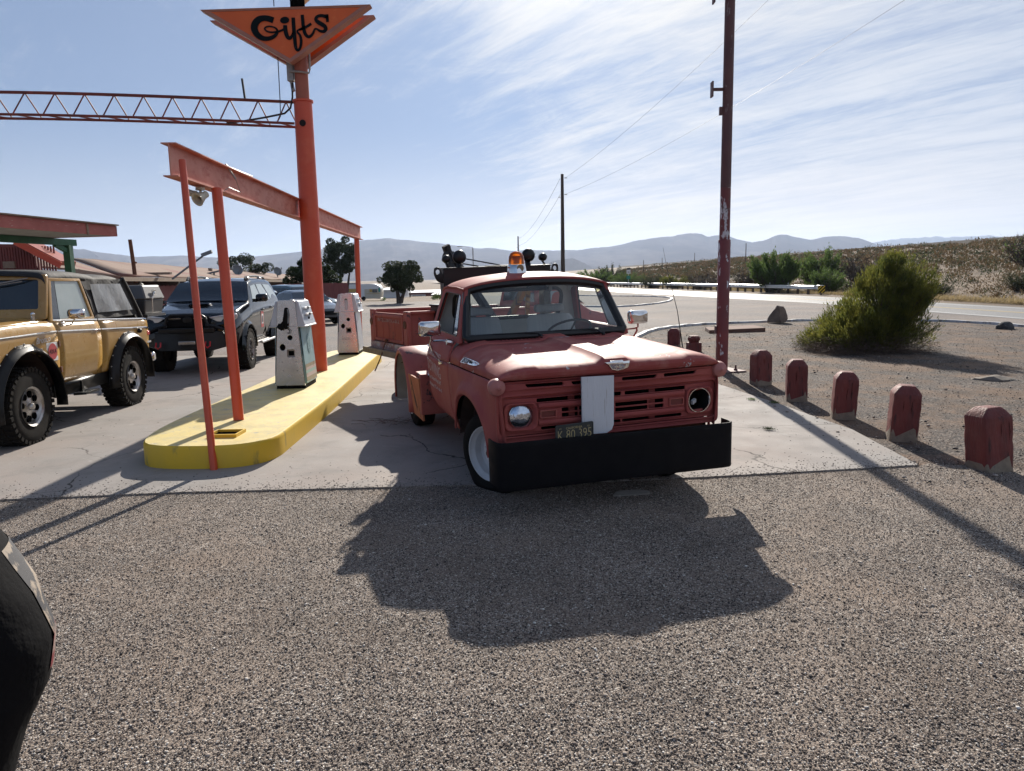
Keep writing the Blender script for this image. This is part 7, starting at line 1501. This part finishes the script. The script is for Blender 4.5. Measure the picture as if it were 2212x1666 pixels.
# ------------------------------------------------------------------ buildings at the left and far back
def canopy():
    T = thing('station_canopy', 'flat canopy roof with peeling red fascia on green posts at the left edge', 'canopy')
    A = at(250, 501, 18.5); dr = Vector((math.sin(R(8.3)), math.cos(R(8.3)), 0)); pr = Vector((dr.y, -dr.x, 0)); A = Vector((A.x, A.y, 0)); zb, zt = 2.99, 3.24
    B = A-dr*9; L = MB(); L.hexa([(*(q).xy, z) for z in (zb, zt) for q in (A, A-pr*.05, B-pr*.05, B)]); L.hexa([(*(q).xy, z) for z in (zb, zt) for q in (A+dr*.05, A-pr*6+dr*.05, A-pr*6, A-pr*.05)])
    fa = L.build('fascia', M['fascia'], T, smooth=False)
    for t in (1.0, 4.5): q = A-dr*t+pr*.012; MB().box((q.x, q.y, 3.10), (.03, .05, .25), (0, 0, R(-8.3))).build('fascia_joint', M['trim_tan'], fa, smooth=False)
    MB().hexa([(*(q).xy, z) for z in (3.00, 3.03) for q in (A-pr*.06-dr*.02, A-pr*6-dr*.02, B-pr*6, B-pr*.06)]).build('soffit', M['soffit'], T, smooth=False); MB().hexa([(*(q).xy, z) for z in (3.245, 3.275) for q in (A+pr*.06+dr*.06, A-pr*6.05+dr*.05, B-pr*6.05, B+pr*.06)]).build('roof_edge', M['trim_tan'], T, smooth=False)
    P0 = gnd(146, 530, 2.84); P0 = Vector((P0.x, P0.y, 0)); MB().bar((P0.x, P0.y, 0), (P0.x, P0.y, 2.84), .17, .17).build('green_post', M['greenpost'], T, smooth=False)
    P1 = P0-dr*3.3; MB().bar((P1.x, P1.y, 0), (P1.x, P1.y, 2.84), .17, .17).build('green_post', M['greenpost'], T, smooth=False); MB().bar((P0+dr*.25)+Vector((0, 0, 2.91)), (P1-dr*2.5)+Vector((0, 0, 2.91)), .14, .16).build('green_beam', M['greenpost'], T, smooth=False); MB().bar((P0+dr*.02)+Vector((0, 0, 2.66)), (P0-dr*.45)+Vector((0, 0, 2.85)), .10, .10).build('brace', M['greenpost'], T, smooth=False)
canopy()
def gable():
    T = thing('red_shed', 'red corrugated shed with a sloping metal roof behind the green posts', 'building')
    Y = 24.5; a, b, c = at(-60, 500, Y), at(62, 527, Y), at(140, 583, Y); w = MB(); w.hexa([(a.x-3, Y, -.1), (c.x-.25, Y, -.1), (c.x-.25, Y+.2, -.1), (a.x-3, Y+.2, -.1), (a.x-3, Y, 3.3), (b.x+.02, Y, 3.17), (b.x+.02, Y+.2, 3.17), (a.x-3, Y+.2, 3.3)]); wl = w.build('wall', M['barnred'], T, smooth=False)
    r = MB(); n = 60
    for k in range(n): x = a.x-2.8+(b.x+.9-a.x+2.8)*k/n; r.box((x, Y-.02, 1.6), (.05, .03, 3.0))
    r.build('corrugation', M['barnred'], wl, smooth=False)
    rf = MB(); rf.hexa([(b.x-.15, Y-.5, 3.23), (c.x+.15, Y-.5, 2.46), (c.x+.15, Y+.35, 2.46), (b.x-.15, Y+.35, 3.23), (b.x-.05, Y-.5, 3.36), (c.x+.20, Y-.5, 2.60), (c.x+.20, Y+.35, 2.60), (b.x-.05, Y+.35, 3.36)]); rf = rf.build('roof', M['roofred'], T, smooth=False)
    MB().bar((b.x-.1, Y-.53, 3.24), (c.x+.2, Y-.53, 2.46), .05, .20).build('fascia', M['orange'], rf, smooth=False); MB().box((at(22, 568, Y).x, Y-.06, 2.52), (.38, .05, .22)).build('wall_light', M['trim_tan'], wl, smooth=False)
gable()
def longbuilding():
    T = thing('long_low_building', 'long low building with a patchy brown roof and dark eaves behind the SUV', 'building')
    R0, R1 = at(150, 560, 40), at(655, 597, 96); E0, E1 = at(262, 598, 34), at(668, 606, 86); E00 = at(150, 580, 30)
    r = MB(); rows = []
    for t in np.linspace(0, 1, 24):
        a = R0.lerp(R1, t); e = E0.lerp(E1, t); rows.append([a.lerp(e, q)+Vector((0, 0, .03*math.sin(t*40+q*5))) for q in np.linspace(0, 1, 8)])
    ro = r.grid(rows).build('roof', M['roofbrown'], T, solid=.08)
    L0 = at(90, 575, 29); MB().add([R0, L0, E00, E0], [(0, 1, 2, 3)]).add([R0, R0+Vector((-8, 0, 0)), L0+Vector((-6, 0, 0)), L0], [(0, 1, 2, 3)]).build('roof_wing', M['roofbrown'], T, smooth=False, solid=.08)
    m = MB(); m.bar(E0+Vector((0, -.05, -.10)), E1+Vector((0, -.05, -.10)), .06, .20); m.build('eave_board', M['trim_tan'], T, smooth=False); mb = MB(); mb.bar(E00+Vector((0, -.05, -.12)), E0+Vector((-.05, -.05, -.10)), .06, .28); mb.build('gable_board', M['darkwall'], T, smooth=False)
    d = (E1-E0).normalized(); inn = Vector((-d.y, d.x, 0))*.9
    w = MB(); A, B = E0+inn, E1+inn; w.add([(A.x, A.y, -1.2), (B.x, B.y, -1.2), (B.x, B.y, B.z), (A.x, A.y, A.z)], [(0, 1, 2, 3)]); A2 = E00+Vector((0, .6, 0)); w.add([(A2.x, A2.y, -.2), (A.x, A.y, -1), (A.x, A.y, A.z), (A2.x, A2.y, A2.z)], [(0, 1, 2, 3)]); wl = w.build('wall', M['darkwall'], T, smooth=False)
    for q0, q1 in ((.08, .18), (.21, .25)):
        b = MB(); n = 22
        for k in range(n): p = E0.lerp(E1, q0+(q1-q0)*k/n)+inn*.6; b.box((p.x, p.y, .75), (.24, .05, 1.9+.05*(k % 3)), (0, 0, math.atan2(d.y, d.x)))
        b.build('board_screen', M['fencered'], wl, smooth=False, weld=False)
    for t in (.045, .15, .26): p = E0.lerp(E1, t); MB().ball((p.x, p.y-.1, p.z-.42), .13).cyl((p.x, p.y-.1, p.z-.3), (p.x, p.y-.1, p.z-.1), .03, n=6).build('eave_lamp', M['hornwhite'], T)
    v = R0.lerp(R1, .35).lerp(E0.lerp(E1, .35), .35); MB().box((v.x, v.y, v.z+.15), (.25, .2, .3)).build('roof_vent', M['trim_tan'], ro, smooth=False)
    # skid and patches
    g = E0.lerp(E1, .08).lerp(R0.lerp(R1, .08), .10); MB().box((g.x, g.y, g.z+.10), (2.2, .25, .12)).box((g.x-1.2, g.y+.8, g.z+.22), (1.3, .3, .10), (0, .1, .2)).build('loose_roof_boards', M['trim_tan'], ro, smooth=False)
    c = at(289, 560, 36); S_ = thing('stovepipe', 'dark tall stovepipe standing up from the brown roof', 'pipe', (c.x, 36, 1.9)); MB().tube([(0, 0, 0), (-.04, 0, 1.0), (-.10, 0, 2.05)], [.10, .09, .085], 12).lathe([(.12, .92), (.13, .96), (.12, 1.0)], n=12, close=False).build('pipe', M['rust'], S_); 
    q = at(541, 562, 75); tag(MB().cyl((q.x, 75, 1), (q.x, 75, q.z+.0), .16, .13, 8).build('far_post', M['polewood']), 'short dark post behind the far end of the brown roof', 'post')
    def mast(lb, px0, py0, px1, py1, Y, head):
        A, B = at(px0, py0, Y), at(px1, py1, Y); o = MB(); o.tube([A, B], .05, 6)
        if head: o.bar(B+Vector((-.22, 0, -.08)), B+Vector((.30, 0, .10)), .14, .16)
        tag(o.build('roof_mast', M['dish']), lb, 'antenna')
    mast('slanting grey antenna arm on the brown roof, its head near the leaning orange pipe', 372, 603, 445, 548, 37, True)
    def dish(lb, px, py, Y, r, hd):
        c = at(px, py, Y); D_ = thing('satellite_dish', lb, 'satellite dish', (c.x, Y, c.z), group='satellite dishes on the roof'); ax = Vector(hd).normalized()
        MB().lathe([(r, .0), (r*.85, -.07*r/.4), (r*.5, -.14*r/.4), (0, -.18*r/.4), (0, -.20*r/.4), (r*.5, -.16*r/.4), (r*.87, -.09*r/.4), (r*1.02, -.01)], (0, 0, 0), ax, 24).build('reflector', M['dish'], D_); MB().tube([(0, 0, -r*.8), Vector((0, 0, -r*.5))+ax*r*1.3, ax*r*1.7+Vector((0, 0, .05))], .03, 6).ball(ax*r*1.7+Vector((0, 0, .05)), .07).tube([-ax*.2, (-.02, .1, -r*1.8)], .05, 6).build('dish_arm', M['dish'], D_)
    dish('satellite dish on the roof end between the two orange posts and the pole', 600, 586, 72, .42, (.75, -.62, .35)); dish('satellite dish above the SUV roof rail, tilted to the right', 513, 583, 60, .42, (.65, -.72, .35))
    f = at(461, 589, 52); tag(MB().hexa([(f.x-1.1, 52, f.z-.25), (f.x+1.3, 52, f.z+.25), (f.x+1.3, 52.3, f.z+.25), (f.x-1.1, 52.3, f.z-.25), (f.x-1.1, 52, f.z-.15), (f.x+1.3, 52, f.z+.35), (f.x+1.3, 52.3, f.z+.35), (f.x-1.1, 52.3, f.z-.15)]).cyl((f.x, 52.1, f.z-1.2), (f.x, 52.1, f.z), .06, n=6).build('flat_antenna', M['dish'], smooth=False), 'flat tilted panel antenna on the brown roof between the orange posts', 'antenna')
longbuilding()
def fence():
    T = thing('board_fence', 'faded red vertical board fence behind the parked cars', 'fence'); b = MB(); A, B = Vector((-15.6, 47.5, 0)), Vector((-9.2, 50.5, 0)); n = 44; rs = random.Random(3)
    A0, A1 = at(600, 611, 47.5), at(752, 612, 50.5)
    for k in range(n):
        p = Vector((A0.x, 47.5, 0)).lerp(Vector((A1.x, 50.5, 0)), k/n); b.box((p.x, p.y, .80), (.135, .03, 1.75+rs.uniform(-.04, .04)), (0, 0, .45))
    b.build('fence_boards', M['fencered'], T, smooth=False, weld=False)
    MB().bar((A0.x, 47.6, .4), (A1.x, 50.6, .4), .05, .1).bar((A0.x, 47.6, 1.3), (A1.x, 50.6, 1.3), .05, .1).build('fence_rail', M['fencered'], T, smooth=False)
fence()
def trailer():
    Y = 104; a, b = at(742, 651, Y), at(824, 651, Y); c = (a.x+b.x)/2; T = thing('camping_trailer', 'old cream and white camping trailer with a rounded roof and teal corner', 'trailer', (c, Y, -1.0)); L = (b.x-a.x); h = 2.30
    prof = spl2([(-L/2, .35), (-L/2-.02, 1.3), (-L/2+.05, 2.05), (-L/2+.5, 2.28), (0, 2.32), (L/2-1.0, 2.30), (L/2-.25, 2.0), (L/2+.0, 1.5), (L/2-.02, .9), (L/2-.12, .4), (L/2-.4, .3), (-L/2+.2, .3)])
    m = MB(); plate(m, [prof], 2.1, lambda p, q, r: (p, r+1.05, q), .05); bd = m.build('body', M['trailerw'], T, ang=40)
    up = [(x*1.004, z*1.004) for x, z in prof if z > 1.62]; up = [(-L/2-.02, 1.62)]+sorted(up, key=lambda p: p[0])+[(L/2-.04, 1.62)]
    m = MB(); plate(m, [up], 2.14, lambda p, q, r: (p, r+1.05, q)); m.build('roof', M['trailerb'], T, ang=40)
    def fl(nm, x0, x1, z0, z1, mt, y=-.03, par=T, t=.03): return MB().box(((x0+x1)/2, y, (z0+z1)/2), (x1-x0, t, z1-z0)).build(nm, M[mt], par, smooth=False)
    fl('mustard_panel', -L/2+.4, -L/2+2.0, 1.25, 1.70, 'yellowpanel'); w = fl('window', L/2-1.2, L/2-.55, 1.15, 1.60, 'tint', -.05); 
    for k in range(3): fl('louvre', L/2-1.2, L/2-.55, 1.27+k*.13, 1.29+k*.13, 'winframe', -.075, w)
    fl('mustard_panel', L/2-1.6, L/2-1.25, 1.2, 1.62, 'yellowpanel'); fl('teal_corner', L/2-.35, L/2-.10, 1.2, 1.75, 'teal2', -.05); d = fl('door', -.35, .35, .45, 2.0, 'trailerb', -.04); fl('vent_grille', -L/2+1.5, -L/2+2.1, .5, .95, 'conduit', -.05); fl('trim_stripe', .6, L/2-.2, .95, 1.0, 'yellowpanel', -.04)
    MB().box((-L/2+1.2, 1, 2.42), (1.5, .8, .24)).build('roof_cooler', M['conduit'], T, bevel=.05); MB().lathe([(.3, 0), (.28, .1), (.1, .12), (0, .12)], (.2, -.1, .32), (0, -1, 0), 16).build('wheel', M['tyre'], T)
trailer()
def bld(name, label, px0, px1, py0, py1, Y, wallm, roofm, depth, parts=()):
    a, b = at(px0, py1, Y), at(px1, py0, Y); T = thing(name, label, 'building', (a.x, Y, a.z-.6)); w, h = b.x-a.x, b.z-a.z+.6
    wl = MB().box((w/2, depth/2, h/2), (w, depth, h)).build('wall', M[wallm], T, smooth=False); MB().hexa([(-.2, -.4, h), (w+.2, -.4, h), (w+.2, depth+.4, h+.25), (-.2, depth+.4, h+.25), (-.2, -.4, h+.10), (w+.2, -.4, h+.10), (w+.2, depth+.4, h+.38), (-.2, depth+.4, h+.38)]).build('roof', M[roofm], T, smooth=False)
    for (x0, x1, z0, z1) in parts: f = MB().box(((x0+x1)/2*w, -.03, (z0+z1)/2*h), ((x1-x0)*w, .06, (z1-z0)*h)).build('window_frame', M['winframe'], T, smooth=False); MB().box(((x0+x1)/2*w, -.07, (z0+z1)/2*h), ((x1-x0)*w*.62, .04, (z1-z0)*h*.7)).build('window_pane', M['tint'], f, smooth=False)
bld('white_building', 'plain white building between the trailer and the juniper trunk', 824, 872, 627, 652, 118, 'whitebuilding', 'whiteroof', 6)
bld('red_building', 'low dark red building with a white roof and white window behind the juniper', 868, 962, 632, 650, 128, 'brickred', 'whiteroof', 8, ((.16, .55, .25, .85),))
bld('far_building', 'long low dark red building half hidden behind the tow truck cab', 935, 985, 637, 652, 112, 'brickred', 'whiteroof', 6)
sl_ = MB(); q = at(1022, 560, 130); sl_.cyl((q.x, 130, -1), (q.x, 130, q.z+2.0), .12, .08, 8).bar((q.x, 130, q.z+2.0), (q.x-2.0, 130, q.z+2.25), .10, .08).box((q.x-2.3, 130, q.z+2.2), (.8, .3, .14)); tag(sl_.build('street_lamp', M['conduit'], smooth=False), 'grey street lamp seen just above the tow truck crossbeam', 'street lamp')
q = at(947, 585, 120); tag(MB().cyl((q.x-4.7, 120, -1), (q.x-4.7, 120, 3.4), .10, n=6).build('far_post', M['polewood']), 'short far pole right of the round juniper', 'post')
rs = random.Random(6)
for k, (px, Y, h) in enumerate(((1322, 210, 6.5), (1390, 240, 7.5), (1430, 260, 7), (1500, 300, 8.5), (1610, 200, 10))):
    p = at(px, 590, Y); zg = float(hillz(p.x, Y)); tag(MB().cyl((p.x, Y, zg), (p.x, Y, zg+h*.55), .12, .09, 6).build('far_pole', M['polewood']), ('first', 'second', 'third', 'fourth', 'fifth')[k]+' thin dark pole from the left along the far hillside', 'pole')
# ------------------------------------------------------------------ bystander at the left edge of the picture
def person():
    Pn = thing('person', 'person in black T-shirt with beige and red chest print at the left edge', 'person', (-1.02, 1.07, .06), (0, 0, R(38)))
    # facing +x. one skinned body
    V = {}; E_ = []; rad = []
    def v(n, p, r): V[n] = len(rad); rad.append((p, r)); return V[n]
    v('pelvis', (0, 0, .98), .155); v('belly', (.035, 0, 1.12), .165); v('chest', (.0, 0, 1.33), .165); v('upper', (-.02, 0, 1.45), .12); v('neck', (-.02, 0, 1.53), .06); v('head0', (.0, 0, 1.60), .075); v('head1', (.015, 0, 1.68), .095); v('head2', (.01, 0, 1.76), .075)
    for a, b in (('pelvis', 'belly'), ('belly', 'chest'), ('chest', 'upper'), ('upper', 'neck'), ('neck', 'head0'), ('head0', 'head1'), ('head1', 'head2')): E_.append((V[a], V[b]))
    for s, n in ((1, 'l'), (-1, 'r')):
        v(n+'hip', (0, s*.10, .92), .11); v(n+'knee', (.02, s*.11, .50), .065); v(n+'ank', (-.01, s*.115, .10), .045); v(n+'toe', (.15, s*.13, .045), .04)
        v(n+'sh', (-.03, s*.20, 1.43), .062); v(n+'el', (-.14, s*.27, 1.18), .045); v(n+'wr', (-.17, s*.24, .96), .03); v(n+'pa', (-.165, s*.23, .885), .034)
        for a, b in (('pelvis', n+'hip'), (n+'hip', n+'knee'), (n+'knee', n+'ank'), (n+'ank', n+'toe'), ('upper', n+'sh'), (n+'sh', n+'el'), (n+'el', n+'wr'), (n+'wr', n+'pa')): E_.append((V[a], V[b]))
        for k, (dx, ln) in enumerate(((-.026, .062), (-.009, .075), (.009, .072), (.026, .06), (.035, .045))):
            f = v(n+'f%d' % k, (-.165+dx, s*.23, .85 if k < 4 else .882), .0095); g = v(n+'g%d' % k, (-.155+dx+(.02 if k == 4 else 0), s*(.23-.006), (.85 if k < 4 else .882)-ln*.5), .0088); h = v(n+'h%d' % k, (-.145+dx+(.02 if k == 4 else 0), s*(.23-.02), (.85 if k < 4 else .882)-ln), .007)
            E_.extend([(V[n+'pa'], f), (f, g), (g, h)])
    me = bpy.data.meshes.new('body'); me.from_pydata([p for p, r in rad], E_, []); o = bpy.data.objects.new('body', me); COL.objects.link(o); o.parent = Pn
    sk = o.modifiers.new('skin', 'SKIN'); 
    for i, (p, r) in enumerate(rad): me.skin_vertices[0].data[i].radius = (r, r*(1.0 if r < .1 else 1.12))
    me.skin_vertices[0].data[0].use_root = True; sb = o.modifiers.new('s', 'SUBSURF'); sb.levels = sb.render_levels = 2
    me.materials.append(mat("skin", (.42, .24, .17, 1), .5, var=(.38, .20, .14, 1), vs=10))
    # shirt: rings round the torso, print on the front
    G = []
    prof = [(.865, .0, .165, .185), (.92, .005, .175, .195), (1.0, .02, .185, .198), (1.08, .045, .200, .200), (1.16, .055, .205, .202), (1.24, .045, .195, .204), (1.33, .022, .178, .208), (1.41, .0, .155, .212), (1.465, -.018, .115, .19), (1.50, -.02, .08, .12), (1.515, -.02, .068, .075)]
    for z in np.linspace(prof[0][0], prof[-1][0], 44):
        cx, rx, ry = [float(v_) for v_ in (lambda t_: [np.interp(t_, [p[0] for p in prof], [p[k] for p in prof]) for k in (1, 2, 3)])(z)]
        G.append([(cx+rx*math.cos(a)*(1+.012*math.sin(7*a+z*20)), ry*math.sin(a)*(1+.01*math.sin(5*a+z*31)), z) for a in [2*math.pi*k/48 for k in range(48)]])
    sh = MB().grid(G, wrap=True)
    for s in (1, -1): sh.tube([(-.02, s*.15, 1.455), (-.03, s*.215, 1.43), (-.075, s*.25, 1.32), (-.11, s*.27, 1.23)], [.055, .075, .072, .078], 16, caps=False)
    sh = sh.build('shirt', M['shirt'], Pn, ang=60)
    pr = []
    for z in np.linspace(1.10, 1.32, 12):
        cx, rx, ry = [float(np.interp(z, [p[0] for p in prof], [p[k] for p in prof])) for k in (1, 2, 3)]
        pr.append([(cx+rx*1.006*math.cos(a)*(1+.012*math.sin(7*a+z*20)), ry*1.006*math.sin(a), z) for a in np.linspace(-.34, .7, 14)])
    MB().grid(pr).build('chest_print', M['print'], sh)
    tr = MB()
    tr.grid([[(rx*math.cos(a), ry*math.sin(a), z) for a in [2*math.pi*k/32 for k in range(32)]] for z, rx, ry in ((1.0, .165, .175), (.93, .170, .185), (.84, .165, .19))], wrap=True)
    for s in (1, -1): tr.tube([(0, s*.09, .95), (.01, s*.105, .72), (.02, s*.11, .50), (0, s*.115, .28), (-.01, s*.115, .07)], [.115, .105, .085, .078, .080], 20)
    tr.build('trousers', mat("black_trousers", (.005, .005, .006, 1), .9, spec=.1, bump=.3, bs=18, bdist=.01), Pn, ang=60)
    sn = MB()
    for s in (1, -1): sn.ball((.06, s*.125, .045), .06, (2.2, .85, .8))
    sn.build('shoes', M['blackmatte'], Pn)
    hr = MB(); hr.ball((-.005, 0, 1.725), .108, (1.05, .95, .95)); hr.v = [(x, y, z) for x, y, z in hr.v]; hr.build('cap', mat("dark_cap_cloth", (.02, .025, .04, 1), .9), Pn)
    fa = MB(); fa.tube([(.10, 0, 1.70), (.125, 0, 1.665), (.10, 0, 1.655)], [.010, .016, .012], 8)
    for s in (1, -1): fa.ball((.0, s*.088, 1.67), .022, (.8, .35, 1.2))
    fa.build('nose_and_ears', me.materials[0], Pn); ey = MB()
    for s in (1, -1): ey.ball((.092, s*.032, 1.695), .011)
    ey.build('eyes', M['void'], Pn); MB().box((.094, 0, 1.625), (.01, .045, .008)).build('mouth', mat("lips", (.30, .12, .10, 1), .5), Pn, smooth=False)
M['shirt'] = mat("black_cotton_shirt", (.005, .005, .006, 1), .9, spec=.1, bump=.4, bs=14, bdist=.015)
def printmat():
    m = mat("chest_print_ink", (.02, .02, .025, 1), .7, patch=(.26, .21, .16, 1), ps=9, pt=(.50, .54)); nt = m.node_tree; N = nt.nodes; L = nt.links; b = N[m['bsdf']]
    src = b.inputs['Base Color'].links[0].from_socket; g = N.new("ShaderNodeTexCoord"); s = N.new("ShaderNodeSeparateXYZ"); L.new(g.outputs['Object'], s.inputs[0]); r = N.new("ShaderNodeMapRange"); r.inputs[1].default_value = 1.17; r.inputs[2].default_value = 1.155; L.new(s.outputs[2], r.inputs[0])
    x = N.new("ShaderNodeMixRGB"); L.new(r.outputs[0], x.inputs[0]); L.new(src, x.inputs[1]); n = N.new("ShaderNodeTexNoise"); n.inputs['Scale'].default_value = 16; L.new(g.outputs['Object'], n.inputs['Vector']); c = N.new("ShaderNodeValToRGB"); c.color_ramp.elements[0].position = .48; c.color_ramp.elements[0].color = (.18, .02, .025, 1); c.color_ramp.elements[1].position = .56; c.color_ramp.elements[1].color = (.30, .22, .19, 1); L.new(n.outputs['Fac'], c.inputs[0]); L.new(c.outputs[0], x.inputs[2]); L.new(x.outputs[0], b.inputs['Base Color']); return m
M['print'] = printmat()
person()
# ------------------------------------------------------------------ air
hz = bpy.data.materials.new("haze_air"); hz.use_nodes = True; nt = hz.node_tree; nt.nodes.clear()
ho = nt.nodes.new("ShaderNodeOutputMaterial"); hv = nt.nodes.new("ShaderNodeVolumePrincipled"); nt.links.new(hv.outputs[0], ho.inputs['Volume'])
hv.inputs['Color'].default_value = (.56, .70, .95, 1); hv.inputs['Density'].default_value = 0.00006; hv.inputs['Anisotropy'].default_value = .35
hb = MB().box((0, 6500, 278), (26000, 16500, 566)).build("haze", hz, smooth=False); tag(hb, kind='stuff')
